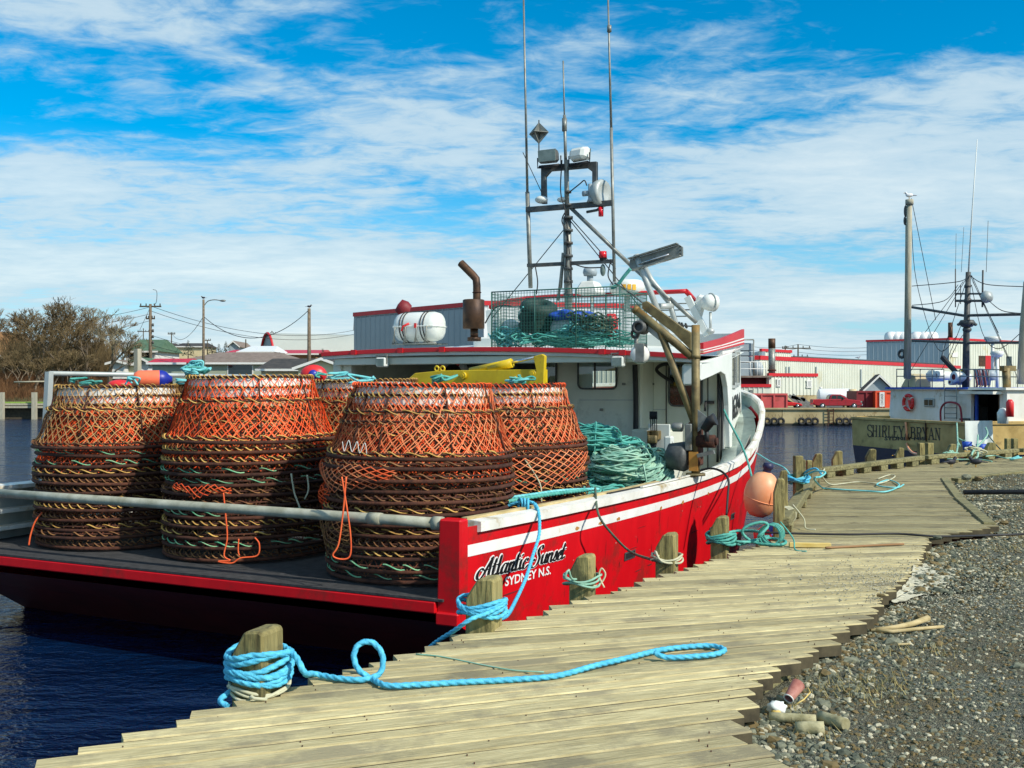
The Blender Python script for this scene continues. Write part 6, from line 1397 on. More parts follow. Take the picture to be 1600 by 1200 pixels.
# big white warehouse behind the boat, shade put into its grey left wall
b=thing('warehouse','tall white warehouse, left face greyed for shade, with thin red roof line','warehouse',(-2.8,100,1.1))
c=XY(756,100); l=XY(553,116); r=XY(998,104); zt=ZZ(477,100)
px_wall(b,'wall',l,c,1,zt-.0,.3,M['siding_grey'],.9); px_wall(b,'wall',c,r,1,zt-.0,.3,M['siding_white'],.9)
trim(b,l,c,zt,.45); trim(b,c,r,zt,.45); flat_roof(b,[l,c,r,(r[0]*1.3,136),(l[0]*1.22,141)],zt-.2)
# long processing building
b=thing('fish_plant','long low cream ribbed metal fish plant with red roof trim across the water','building',(20,80,1.1))
A=XY(1187,88); E_=XY(1500,130); z1=ZZ(562,88)
px_wall(b,'wall',A,E_,1.05,z1,.3,M['siding'],.42); trim(b,A,E_,z1,.36)
px_wall(b,'wall',XY(880,92),A,1.05,z1,.3,M['siding'],.42); trim(b,XY(880,92),A,z1,.36)
flat_roof(b,[XY(880,92.3),(A[0],A[1]+.3),(E_[0],E_[1]+.3),(E_[0]-4,160),(XY(880,92)[0],150)],z1-.1)
u0=XY(1190,92);u1=XY(1236,96); px_wall(b,'upper_wall',u0,u1,z1-.1,ZZ(549,92),.3,M['siding'],.42); trim(b,u0,u1,ZZ(549,92),.25)
flat_roof(b,[u0,u1,(u1[0],112),(u0[0],112)],ZZ(549,92)-.1)
px_wall(b,'upper_wall',(u0[0]-.1,107),(u0[0],u0[1]),z1-.1,ZZ(549,92),.3,M['siding_grey'])
for x in (1229,1234,1276,1346): on_wall(b,A,E_,x-.4,x+.4,573 if x<1300 else 577,605,'downpipe','siding_grey',.14)
on_wall(b,A,E_,1346,1355,604.2,605,'downpipe','siding_grey',.12)
m=MB()
for i in range(14): p=Vector((*XY(1245+i*17,99+i*2.3),0)); m.box(p.x-1.1,p.x+.9,p.y-.1,p.y+.1,z1+.1,z1+.25); m.box(p.x-.1,p.x,p.y-.1,p.y,z1-.1,z1+.5)
m.tube([(XY(1240,98)[0],98,z1+.55),(XY(1480,128)[0],128,z1+.5)],.08,5); part('roof_pipe',m,M['darksteel'],b,world=True)
# low annex
b=thing('plant_annex','low cream ribbed annex with rust streaks and louvred vents before the fish plant','building',(17,74,1.1))
A2=XY(1202,82); E2=XY(1276,84.3); z2=ZZ(588,82)
px_wall(b,'wall',A2,E2,2.05,z2,.3,M['siding'],.38); trim(b,A2,E2,z2,.26); px_wall(b,'base_wall',A2,E2,1.05,2.05,.25,M['concrete'])
A3=XY(1100,81.8); B3=XY(1203,81.9); z3=ZZ(605,81.8)
px_wall(b,'wall',A3,B3,1.05,z3,.3,M['siding'],.38); trim(b,A3,B3,z3,.25); flat_roof(b,[A2,E2,(E2[0]+1,90),(A2[0],90)],z2-.1,'shinglebrown')
m=MB(); m.box(A3[0],B3[0],83.1,86,z3+.25,z2-.1); part('recess_shade',m,M['boxdark'],b,world=True)  # solid dark box stands in for the shade under the platform
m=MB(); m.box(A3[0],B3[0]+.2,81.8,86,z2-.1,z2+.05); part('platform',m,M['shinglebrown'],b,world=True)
for (x0,x1,y0,y1) in ((1214,1219,593,603),(1261,1267,595,605)): on_wall(b,A2,E2,x0,x1,y0,y1,'vent','siding_grey',.07,frame='housewhite',louvre=6)
on_wall(b,A3,B3,1172,1177,609,614,'meter_box','steel',.15)
b=thing('loading_platform_rail','white pipe railing on the annex platform beside the grey tank','railing',(XY(1160,81.8)[0],81.9,z2)); m=MB()
z0=z2+.05; zt=z0+1.1
xs_=[XY(x,82)[0] for x in (1130,1155,1172,1183,1189,1197)]
for x in xs_: m.tube([(x,82,z0),(x,82,zt)],.04,5)
for z in (zt,lerp(z0,zt,.5)): m.tube([(xs_[0],82,z),(xs_[-1],82,z)],.035,5)
part('pipework',m,M['housewhite'],b,world=True)
b=thing('grey_tank','grey panelled tank tower with a small rounded hopper on the platform','tank',(XY(1168,85)[0],85,z2))
for i,(ya,yb) in enumerate(((536,548),(549,556),(557,566),(567,591))):
    m=MB(); x0=XY(1120,85)[0];x1=XY(1178,85)[0]; m.box(x0,x1,85,88,ZZ(yb,85),ZZ(ya,85)); part('panel',m,M['siding_grey'],b,world=True,bevel=.05)
m=MB(); x1=XY(1179,84.5)[0]; m.tube([(x1,84.8,z2),(x1,84.8,ZZ(531,85))],.06,5); m.tube([(XY(1120,85)[0],84.8,ZZ(531,85)),(x1,84.8,ZZ(531,85))],.06,5); part('frame',m,M['steel'],b,world=True)
m=MB(); m.lathe([(0,0),(.5,.0),(.55,.6),(.4,1.1),(0,1.25)],14,(XY(1184,85)[0],85.3,z2+.1)); part('hopper',m,M['siding_grey'],b,world=True)
b=thing('flue_stack','tall rusty topped steel flue standing in front of the annex roof','chimney',(*XY(1206,82.8),z2))
m=MB(); m.cyl((0,0,0),(0,0,ZZ(544,82.8)-z2),.28,n=14); part('lower_tube',m,M['steel'],b); m=MB(); m.cyl((0,0,ZZ(544,82.8)-z2),(0,0,ZZ(529,82.8)-z2),.29,n=14); part('rusty_top',m,M['rustbrown'],b)
m=MB(); m.torus((0,0,.5),.3,.07,14,5); m.cyl((0,0,-.05),(0,0,.15),.4); part('collar',m,M['rust'],b)
# tall box building on the right
b=thing('tall_plant_block','tall boxy cream plant block, left face greyed for shade, with vents and red roof line','building',(*XY(1482,135),1.1))
c=XY(1483,135);l=XY(1354,141);r=XY(1640,150); zt=ZZ(531,135)
px_wall(b,'wall',l,c,1,zt,.3,M['siding_grey'],.6); px_wall(b,'wall',c,r,1,zt,.3,M['siding'],.6); trim(b,l,c,zt,.25); trim(b,c,r,zt,.3); flat_roof(b,[l,c,r,(r[0]*1.15,172),(l[0]*1.25,174)],zt-.2)  # grey on the left wall stands for the shaded side of the cream siding
for x0,x1,y0,y1,mt in ((1530,1540,556,572,'rustbrown'),(1540,1551,556,577,'redtrim'),(1551,1562,556,572,'rustbrown'),(1573,1581,557,572,'glass'),(1488,1497,551,558,'housewhite')): on_wall(b,c,r,x0,x1,y0,y1,'window' if mt=='glass' else 'wall_panel',mt,.08)
for i,x in enumerate((1392,1402,1412,1432,1444,1456)):
    p=XY(x,145); m=MB(); m.lathe([(0,-.5),(.8,-.5),(.85,0),(.8,.5),(0,.5)],12,(p[0],p[1],zt+.8),(.5,-1,0)); part('roof_fan',m,M['siding_white'],b,world=True)
p=XY(1485,136.5); m=MB(); m.cyl((p[0],p[1],zt),(p[0],p[1],ZZ(504,136.5)),.3); part('flue',m,M['rustbrown'],b,world=True)
# gable shed
b=thing('gable_shed','small grey shed with dark gabled roof tucked behind the trawler','shed',(*XY(1390,90),1.1))
x0=XY(1352,90)[0];x1=XY(1412,90)[0];xm=XY(1372,90)[0]; ze=ZZ(608,90); zr=ZZ(588,90)
x1=xm+(xm-x0)
m=MB(); m.prism([(x0,90,1),(x1,90,1),(x1,90,ze),(xm,90,zr),(x0,90,ze)],(1.6,5.5,0)); part('wall',m,M['siding_grey'],b,world=True)
m=MB()
for (xa,za,xb,zb) in ((x0-.35,ze-.25,xm,zr+.02),(xm,zr+.02,x1+.35,ze-.25)): m.prism([(xa,89.7,za),(xb,89.7,zb),(xb,89.7,zb+.18),(xa,89.7,za+.18)],(1.75,6,0))
part('roof',m,M['shingledark'],b,world=True)
m=MB()
for (xa,za,xb,zb) in ((x0-.35,ze-.25,xm,zr+.02),(xm,zr+.02,x1+.35,ze-.25)): m.prism([(xa,89.6,za-.06),(xb,89.6,zb-.06),(xb,89.6,zb+.14),(xa,89.6,za+.14)],(.02,.08,0))
part('barge_board',m,M['housewhite'],b,world=True)
# yard things
o=thing('white_tank','white horizontal storage tank behind the red pickup','tank',(*XY(1304,82),1.1),R(-8)); o.scale=(.54,.54,.56)
m=MB(); m.lathe([(0,-2.6),(.7,-2.5),(1.15,-2.3),(1.2,-2.2),(1.2,2.2),(1.15,2.3),(.7,2.5),(0,2.6)],22,(0,0,1.45),(1,0,0)); part('shell',m,M['tank'],o)
m=MB(); m.box(-1.6,-1.3,-.9,.9,0,.6); m.box(1.3,1.6,-.9,.9,0,.6); part('saddle',m,M['concrete'],o)
m=MB(); m.cyl((-2.0,0,2.6),(-2.0,0,2.9),.2); m.tube([(1.2,0,2.6),(1.2,0,3.5)],.05,5); part('fitting',m,M['housewhite'],o)
def container(name,x0,x1,y0,y1,Y,mt,label,rows=0,cat='skip',dz=0):
    a=XY(x0,Y)[0];b_=XY(x1,Y)[0]; o=thing(name,label,cat,((a+b_)/2,Y,1.1)); h=ZZ(y0,Y)-1.1; w=(b_-a)/2
    m=MB(); m.box(-w,w,0,2.4,0,h); part('body',m,M[mt],o)
    k=max(2,int(2*w/.75)); m=MB()
    for i in range(k+1): x=lerp(-w,w,i/k); m.box(x-.06,x+.06,-.09,-.001,.05,h-.05)
    m.box(-w-.05,w+.05,-.1,.0,h-.12,h+.02); part('rib',m,M[mt],o); return o,w,h
container('rubbish_skip',1170,1229,615,640,74,'boxred','faded pinkish red ribbed steel skip on the quay')
container('steel_container',1339,1368,611,640,77,'boxdark','dark red steel container end beside the pickup bonnet',cat='container')
o,w,h=container('steel_container',1368.3,1398,611,640,76.4,'boxorange','bright orange red container with a white lettered door strip',cat='container')
m=MB(); m.box(-w+.25,-w+.62,-.115,-.101,.15,h-.08); part('door_strip',m,M['housewhite'],o)
t=text_mb('CONTAINER',1,bold=.01); fit(t,0,1,0,1); t.xf(lambda p:Vector((-w+.33+ (1-p.y)*.2-.0,-.118,.25+p.x*(h-.45)))); part('door_lettering',t,M['blackpaint'],o)
for i,(x,y0) in enumerate(((1332,620),(1332,612))):
    p=XY(x,80); m=MB(); m.cyl((p[0],p[1],1.1+i*.75),(p[0],p[1],1.8+i*.75),.3,n=14); m.torus((p[0],p[1],1.45+i*.75),.31,.03,14,5); solo('drum',m,M['housetan'],('lower' if i==0 else 'upper')+' tan drum stacked beside the white tank','drum')
# pickup
def wheel(o,x,y,r=.38):
    m=MB(); m.lathe([(r*.62,-.12),(r*.95,-.12),(r,-.08),(r,.08),(r*.95,.12),(r*.62,.12)],18,(x,y,r),(0,1,0)); t=part('wheel',m,M['tyre'],o); m=MB(); m.lathe([(0,-.10),(r*.25,-.11),(r*.62,-.09),(r*.62,.09)],12,(x,y,r),(0,1,0)); part('rim',m,M['chrome'],t)
def prof(o,pts,y0,y1,mt,nm,bev=.05): m=MB(); m.prism([(x,y0,z) for x,z in pts],(0,y1-y0,0)); return part(nm,m,M[mt],o,bevel=bev)
o=thing('pickup_truck','red four-door pickup truck parked side-on on the quay, nose to the right','pickup truck',(*XY(1306,75.2),1.09),R(-3)); o.scale=(.6,.6,.6)
prof(o,[(-2.9,.55),(-2.9,1.22),(-1.0,1.24),(-.9,1.25),(1.2,1.22),(2.6,1.10),(2.85,.95),(2.9,.5),(2.2,.42),(-2.2,.42)],-.95,.95,'carred','body',.07)
prof(o,[(-1.0,1.2),(-.85,1.72),(-.6,1.82),(.35,1.80),(.7,1.66),(1.35,1.2)],-.82,.82,'carred','cab',.08)
m=MB(); m.prism([(-.78,-.835,1.25),(-.66,-.835,1.68),(-.12,-.835,1.7),(-.12,-.835,1.25)],(0,.02,0)); m.prism([(-.04,-.835,1.25),(-.04,-.835,1.7),(.35,-.835,1.68),(.95,-.835,1.25)],(0,.02,0)); part('side_window',m,M['glass'],o)
m=MB(); m.prism([(.78,-.7,1.62),(1.3,-.7,1.24),(1.3,.7,1.24),(.78,.7,1.62)],(.02,0,.03)); part('windscreen',m,M['glass'],o)
m=MB(); m.prism([(-1.03,-.7,1.26),(-.89,-.7,1.68),(-.89,.7,1.68),(-1.03,.7,1.26)],(-.02,0,.0)); part('rear_window',m,M['glass'],o)
m=MB(); m.box(-2.97,-2.9,-.85,.85,.45,.62); m.box(2.88,3.0,-.9,.9,.42,.65); part('bumper',m,M['chrome'],o,bevel=.03)
for y in (-.93,.93): m=MB(); m.box(2.7,2.9,y-.04,y+.04,.8,1.0); part('headlight',m,M['lightglass'],o,bevel=.03)
m=MB(); m.box(-2.93,-2.85,-.955,-.8,.8,1.15); part('tail_light',m,M['redglass'],o)
m=MB(); m.box(.55,.7,-1.1,-.9,1.2,1.38); part('mirror',m,M['black'],o,bevel=.02)
m=MB()
for x in (-1.0,-.08,.95): m.box(x-.01,x+.01,-.957,-.951,.5,1.2)
m.box(.1,.25,-.975,-.955,1.05,1.09); m.box(-.8,-.65,-.975,-.955,1.05,1.09); part('door_line',m,M['black'],o)
for x in (-1.85,1.95):
    for y in (-.86,.86): wheel(o,x,y)
o=thing('sports_car','low bright red coupe parked behind the quay edge between skip and pickup','car',(*XY(1229,78),1.09),R(-6)); o.scale=(.55,.55,.55)
prof(o,[(-2.0,.35),(-2.05,.75),(-1.7,.85),(-.9,.92),(.9,.85),(1.9,.65),(2.05,.35)],-.85,.85,'carred2','body',.08)
prof(o,[(-1.5,.86),(-.95,1.2),(.0,1.22),(.8,.86)],-.68,.68,'glass','cabin_glass',.06); prof(o,[(-.95,1.2),(.0,1.22),(-.05,1.25),(-.85,1.24)],-.6,.6,'carred2','roof',.01)
for x in (-1.3,1.35):
    for y in (-.78,.78): wheel(o,x,y,.32)
m=MB()
for (a,b_) in (((1233,618),(1255,637)),((1238,617),(1262,637)),((1252,621),(1270,637)),((1236,620),(1258,625))): m.bar(Vector((*XY(a[0],78),ZZ(a[1],78))),Vector((*XY(b_[0],78),ZZ(b_[1],78))),.12,.25)
m.box(XY(1248,78)[0],XY(1266,78)[0],77.8,78.3,1.1,1.6); solo('conveyor_ladder',m,M['steel'],'grey steel conveyor ladder leaning behind the red coupe','conveyor')
# utility poles + wires
def pole(x,yt,yb,Y,label,arms=(),r=.15,kind='utility_pole',group='wooden utility poles behind the harbour',dark=False):
    zb=max(1.0,ZZ(yb,Y)); zt=ZZ(yt,Y); X=XY(x,Y)[0]; o=thing(kind,label,'pole',(X,Y,zb),group=group)
    m=MB(); m.cyl((0,0,-1.5),(0,0,zt-zb),r,r*.72,n=8); part('shaft',m,M['darkwood' if dark else 'bark'],o)
    for (h,wd) in arms:
        m=MB(); m.box(-wd/2,wd/2,-.08,.08,zt-zb-h-.07,zt-zb-h+.07)
        for q in (-.45,-.2,.2,.45): m.cyl((wd*q,0,zt-zb-h+.07),(wd*q,0,zt-zb-h+.3),.06,n=6)
        part('crossarm',m,M['darkwood'],o)
    return o,Vector((X,Y,zt))
pA,tA=pole(235,475,582,105,'tallest utility pole with transformer gear right of the bare tree',((.25,2.2),(1.5,.9)),.2)
m=MB()
for i,h in enumerate((2.0,2.6,3.2,3.8)): m.cyl((.3,-.1,tA.z-pA.location.z-h-.3),(.3,-.1,tA.z-pA.location.z-h),.10,n=8)
m.tube(spline([(.25,0,8.5),(.65,0,8.3),(.6,0,7.2),(.3,0,7)],5),.03,5); part('fittings',m,M['darksteel'],pA)
pB,tB=pole(318,468,582,85,'street lamp pole with curved arm and a gull perched on top',(),.13,'street_lamp',None)
m=MB(); m.tube(spline([(0,0,tB.z-pB.location.z-.6),(.35,0,tB.z-pB.location.z-.15),(.9,0,tB.z-pB.location.z-.02),(1.5,0,tB.z-pB.location.z-.1)],6),.04,6); part('arm',m,M['steel'],pB)
m=MB(); m.ell((1.6,0,tB.z-pB.location.z-.1),.26,.12,.09); part('lamp_head',m,M['steel'],pB)
pC,tC=pole(483,482,586,80,'plain grey-brown pole with a bird on top between roofs and boat shelter',(),.17)
PP=[(268,519,560,170,'small pole between the transformer pole and the street lamp',((.3,1.2),)),(224,513,560,190,'distant cross-armed pole left of the transformer pole',((.6,2.2),(2.2,1.2))),(324,531,560,180,'distant lamp-like pole behind the street lamp pole',((.1,1.2),)),(384,530,575,150,'thin pole left of the arched rink front',()),(425,517,575,160,'thin pole with cross arm beside the arched rink front',((.5,1.2),)),(450,529,575,160,'short thin pole in front of the rink roof',()),(535,526,560,175,'pole with a transformer near the right end of the rink roof',((.3,1.4),)),(1247,538,570,130,'dark cross-armed pole behind the fish plant roof',((.5,3.2),(1.6,2.6))),(1227,540,560,150,'small dark pole left of the cross-armed one behind the plant',((.4,.9),))]
tops={}
for a in PP: _,t=pole(a[0],a[1],a[2],a[3],a[4],a[5],.12,dark=a[3]>125); tops[a[0]]=t
def wire(a,b,sag,label,r=.028):
    a=Vector(a);b=Vector(b); P=[]
    for i in range(25): t=i/24; p=a.lerp(b,t); p.z-=sag*4*t*(1-t); P.append(p)
    m=MB(); m.tube(P,r,4); solo('power_line',m,M['wire'],label,'power line','power lines')
wire(tB-Vector((0,0,1.4)),tC-Vector((0,0,.1)),2.0,'sagging line from the street lamp pole to the plain pole')
wire(tB-Vector((0,0,1.4)),tops[268]-Vector((0,0,.1)),1.5,'sagging line from the street lamp pole down to the small pole')
for i,dz in enumerate((.2,.7)): wire(tA-Vector((0,0,dz)),Vector((*XY(600,150),ZZ(503+6*i,150))),2.5,('upper' if i==0 else 'lower')+' of the two long lines running right from the transformer pole',.025)
for i,(h,yy) in enumerate(((4.2,536),(5.0,538),(7.0,532),(3.2,530))): wire(tA-Vector((0,0,h)),Vector((*XY(620,170),ZZ(yy,170))),3,['first','second','third','fourth'][i]+' of the faint lines crossing low above the roofs',.022)
for i,yy in enumerate((503,512,531)): wire(Vector((*XY(-60,110),ZZ(yy-15,110))),tA-Vector((0,0,.3+.7*i)),1.2,['top','middle','lowest'][i]+' line passing left behind the bare trees',.02)
wire(tA-Vector((0,0,.3)),Vector((*XY(205,104),ZZ(545,104))),0,'slanting guy wire left of the transformer pole',.02)
for i in range(3): wire(tops[1247]-Vector((0,0,.5*i)),Vector((*XY(1420,150),ZZ(536+5*i,150))),.6,['upper','middle','lower'][i]+' line right of the cross-armed pole behind the plant',.022)
for i in range(2): wire(tops[1247]-Vector((0,0,.5*i)),Vector((*XY(1150,140),ZZ(535+6*i,140))),.6,['upper','lower'][i]+' line left of the cross-armed pole behind the plant',.022)
# houses
def house(name,x0,x1,yeave,ybase,Y,depth,zr_y,label,wall,roof,ridge='x',cat='house',wins=(),hip=0,gable_front=False,trimw=True,rz=0):
    X0,X1=XY(x0,Y)[0],XY(x1,Y)[0]; zb=ZZ(ybase,Y)-.6; ze=ZZ(yeave,Y); zr=ZZ(zr_y,Y+ (0 if gable_front else depth*.5)); o=thing(name,label,cat,((X0+X1)/2,Y,zb),rz)
    w=(X1-X0)/2; h=ze-zb; rh=zr-zb; d=depth; ov=.4
    if gable_front:
        m=MB(); m.prism([(-w,0,0),(w,0,0),(w,0,h),(0,0,rh),(-w,0,h)],(0,d,0)); part('wall',m,M[wall],o)
        k=(rh-h)/w
        m=MB(); m.prism([(-w-ov,-ov,h-ov*k+.02),(0,-ov,rh+.02),(0,-ov,rh+.2),(-w-ov,-ov,h-ov*k+.2)],(0,d+2*ov,0)); m.prism([(0,-ov,rh+.02),(w+ov,-ov,h-ov*k+.02),(w+ov,-ov,h-ov*k+.2),(0,-ov,rh+.2)],(0,d+2*ov,0)); part('roof',m,M[roof],o)
        m=MB(); m.prism([(-w-ov,-ov-.06,h-ov*k-.05),(0,-ov-.06,rh-.05),(0,-ov-.06,rh+.16),(-w-ov,-ov-.06,h-ov*k+.16)],(0,.05,0)); m.prism([(0,-ov-.06,rh-.05),(w+ov,-ov-.06,h-ov*k-.05),(w+ov,-ov-.06,h-ov*k+.16),(0,-ov-.06,rh+.16)],(0,.05,0)); part('barge_board',m,M['housewhite'],o)
    else:
        m=MB(); m.box(-w,w,0,d,0,h); 
        if not hip: m.prism([(-w,0,h),(-w,d,h),(-w,d/2,rh)],(.05,0,0)); m.prism([(w-.05,0,h),(w-.05,d,h),(w-.05,d/2,rh)],(.05,0,0))
        part('wall',m,M[wall],o)
        m=MB(); hp_=hip*w
        a=[(-w-ov,-ov,h-.05),(w+ov,-ov,h-.05),(w+ov,d+ov,h-.05),(-w-ov,d+ov,h-.05)]; r0=(-w-ov+hp_,d/2,rh+.1); r1=(w+ov-hp_,d/2,rh+.1)
        m.add(a+[r0,r1],[(0,1,5,4),(2,3,4,5),(1,2,5),(3,0,4),(3,2,1,0)]); part('roof',m,M[roof],o)
        m=MB(); m.box(-w-ov,w+ov,-ov-.05,-ov,h-.2,h-.02); part('fascia',m,M['housewhite'],o)
    for (u,v,ww,hh) in wins:
        m=MB(); cx=lerp(-w,w,u); cz=lerp(0,h,v); m.box(cx-ww/2-.1,cx+ww/2+.1,-.05,-.002,cz-hh/2-.1,cz+hh/2+.1); f=part('window',m,M['housewhite'],o); m=MB(); m.box(cx-ww/2,cx+ww/2,-.07,-.055,cz-hh/2,cz+hh/2); part('pane',m,M['glass'],f)
    return o
house('bungalow',270,462,566,590,95,11,552,'long low bungalow with brown shingle hip roof and sage wall','housegreen','shinglebrown',hip=.55,wins=((.22,.62,.9,1.1),(.55,.6,2.2,1.1)))
house('garden_shed',238,286,566,584,88,4,562,'long sage shed with a dull red roof in front of the bungalow','housegreen','redtrim',cat='shed')
house('white_house',196,243,548,580,112,8,532,'two-storey white house with green roof right of the bare tree','housewhite','shinglegreen',hip=.3,wins=((.3,.75,.9,.9),(.7,.75,.9,.9)))
house('yellow_shed',194,216,568,582,98,3,564,'mustard yellow shed with green roof behind the railing','houseyellow','shinglegreen',cat='shed')
house('white_shed',173,195,568,582,97,4,565,'small white gabled shed next to the mustard one','housewhite','shinglebrown',gable_front=True,cat='shed')
house('cottage',217,232,566,582,98,5,562,'tiny white gabled cottage left of the transformer pole foot','housewhite','shinglegreen',gable_front=True)
house('yellow_house',466,540,575,592,78,9,562,'pale yellow gable-fronted house just left of the boat shelter','houseyellow','shingledark',gable_front=True,wins=((.9,.9,.3,.3),))
house('dark_roof_house',408,484,576,592,84,9,562,'house with a long dark roof left of the pale yellow gable','housetan','shingledark',hip=.15)
house('tan_house',-44,1,553,580,100,8,519,'tan house with stepped brown roofs at the left edge behind the scrub','housetan','brickbrown',gable_front=True,wins=((.85,.3,.9,1.2),))
house('brown_block',350,494,552,585,125,12,548,'brown flat-roofed block with red eaves in front of the rink','brickbrown','redtrim',cat='building',wins=((.30,.6,3.4,.8),(.74,.6,1.1,.9),(.84,.6,1.1,.9),(.93,.6,1.1,.9)))
house('white_roof_hall',376,424,549,585,119,8,542,'hall with a pale red-edged roof left of the arched rink front','brickbrown','siding_white',cat='building',hip=.35)
house('distant_bungalow',272,316,541,556,190,9,537,'far dark-roofed bungalow with cream gable beyond the brown hip roof','housetan','shingledark',hip=.2)
house('distant_bungalow',236,262,540,556,200,9,537,'far brown bungalow just right of the transformer pole','brickbrown','shingledark',hip=.2)
house('blue_house',358,372,540,556,185,9,534,'far small blue gabled house above the red-edged roofs','siding_grey','shinglebrown',gable_front=True)
house('low_white_building',486,560,560,585,128,9,556,'low white building with red lower band behind the yellow gable','housewhite','redtrim',cat='building')
# arched rink
o=thing('arched_rink','large pale barrel-roofed rink with red-rimmed arched front','rink',(*XY(418,150),2)); zt=ZZ(521,150)
A_=Vector((*XY(404,152),0)); Bv=Vector((*XY(431,146),0)); ax_=(Bv-A_).normalized(); bk=Vector((.93,.36,0)).normalized(); wd=(Bv-A_).length/2; C_=(A_+Bv)/2
def arch_pt(t,rad=1.): a=PI*t; return C_-ax_*(wd*rad*math.cos(a))+Vector((0,0,2.0+(zt-2.0)*rad*math.sin(a)))
L_=29
m=MB(); n=20; P=[arch_pt(i/n) for i in range(n+1)]; m.add(P+[p+bk*L_ for p in P],[(i,i+1,i+n+2,i+n+1) for i in range(n)],True); part('roof',m,mat('pale_green_roof',(.34,.37,.33),(.40,.43,.38),scale=.2,rough=.6),o,world=True)
m=MB(); m.add([arch_pt(i/n,.97)+bk*.2 for i in range(n+1)],[tuple(range(n+1))]); part('front_wall',m,M['siding_grey'],o,world=True)
m=MB(); m.tube(P,.18,6); part('rim',m,M['redtrim'],o,world=True)
m=MB(); c=arch_pt(.5)-Vector((0,0,4.4)); m.bar(c-ax_*.4,c+ax_*.4,.3,1.7); part('window',m,M['glass'],o,world=True)
c=arch_pt(.52)+bk*14; m=MB(); m.box(c.x-1,c.x+1,c.y-.5,c.y+.5,c.z-.4,c.z+.5); part('roof_vent',m,M['siding_white'],o,world=True)
# ================================================================ BARE TREES AND SCRUB
def tree_mesh(seed,H,spread,depth=6,twn=3,lean=0.,r0=.16,tr=.011):
    rg=random.Random(seed); tk=MB(); tw=MB()
    def br(p,d,l,r,k):
        q=p+d*l; mid=p.lerp(q,.5)+Vector((rg.uniform(-1,1),rg.uniform(-1,1),rg.uniform(-.3,.6)))*l*.07
        (tk if k>depth-4 else tw).tube([p,mid,q],1,4 if k>depth-4 else 3,rf=lambda t:lerp(r,r*.68,t),cap=False)
        if k==0: return
        for i in range(2 if k>3 else (3 if k>1 else twn)):
            a=rg.uniform(0,6.28); s=rg.uniform(.30,.78)*spread
            e=(d+Vector((math.cos(a),math.sin(a),rg.uniform(-.25,.35)))*s+Vector((0,0,.10))).normalized(); br(q if rg.random()<.72 else mid,e,l*rg.uniform(.66,.90),max(tr,r*.64),k-1)
    br(Vector((0,0,-.3)),Vector((lean,0,1)).normalized(),H*.21,r0,depth)
    return tk,tw
TRS=[tree_mesh(i,8.,.92,8,4,tr=.013) for i in (11,12,13)]
TM=[(a.mesh('trunk',M['bark']),b.mesh('twigs',M['twigbrown'])) for a,b in TRS]
def tree(x,Y,h,idx,label,rz,tw=None,wid=1.,name='bare_tree',zb=None):
    X=XY(x,Y)[0]; o=thing(name,label,'tree',(X,Y,landz(X,Y)-.1 if zb is None else zb),rz,'bare scrub trees on the far bank'); o.scale=(h/8*wid*1.05,h/8*wid,h/8*.98)
    for nm,me in zip(('trunk','crown'),TM[idx]): q=bpy.data.objects.new(nm,me); COL.objects.link(q); q.parent=o
    return o
TLIST=[(-40,100,6.5,'far left bushy bare tree partly out of view'),(-8,104,7.0,'bushy bare tree behind the tan house'),(20,102,7.0,'bushy bare tree just right of the tan house'),(44,104,8.0,'dense reddish bare tree, second from the tan house'),(62,99,7.6,'dense reddish bare tree left of the tallest clump'),(78,103,8.8,'tall clump of bare branches in the thick of the grove'),(92,98,7.6,'low bare tree in front of the tallest clump'),(102,104,9.2,'tall olive-grey bare tree in the middle of the grove'),(114,99,8.2,'bare tree right of the grove middle'),(124,103,9.0,'bare tree on the right shoulder of the grove'),(133,98,7.4,'lower bare tree by the right shoulder of the grove'),(56,95,5.2,'short scrubby tree at the front of the grove left'),(84,95,5.0,'short scrubby tree at the front of the grove centre'),(110,95,5.2,'short scrubby tree at the front of the grove right'),(200,106,5.0,'low bare bush tree in front of the green-roofed house'),(212,108,4.5,'smallest bare bush beside the green-roofed house'),(595,118,4.5,'small leafless tree above the low white building')]+[(x_,Y_,h_,'low brown thicket tree '+w_) for x_,Y_,h_,w_ in ((10,97,4.2,'nearest the tan house'),(30,96,4.4,'left of the grove front'),(46,97,4.8,'at the left foot of the grove'),(70,96,4.6,'at the foot of the tallest clump'),(98,96,4.8,'at the middle foot of the grove'),(122,96,4.4,'at the right foot of the grove'),(140,97,4.6,'just left of the pale-trunked tree'),(150,100,5.6,'behind the pale-trunked tree'),(36,106,8.4,'standing high behind the grove left'),(88,107,9.6,'standing highest behind the grove'),(152,104,7.6,'right behind the pale-trunked tree'),(176,106,6.2,'between the pale-trunked tree and the white house'),(190,108,5.4,'close to the white house wall'))]
for i,(x,Y,h,lb) in enumerate(TLIST):
    if x==595: x=541
    tree(x,Y,h,i%3,lb,i*1.3,wid=1.3 if i!=14 and i!=15 and i!=16 else 1.1)
tk,tw=tree_mesh(31,10.,1.05,8,2,lean=.15,r0=.28,tr=.02)
o=thing('bare_tree','tall wide-spreading bare tree with pale trunk right of the grove','tree',(*XY(166,94),landz(XY(166,94)[0],94)-.3),.5,'bare scrub trees on the far bank')
part('trunk',tk,M['bark'],o); part('crown',tw,M['twiggrey'],o); o.scale=(.95,.95,.87)
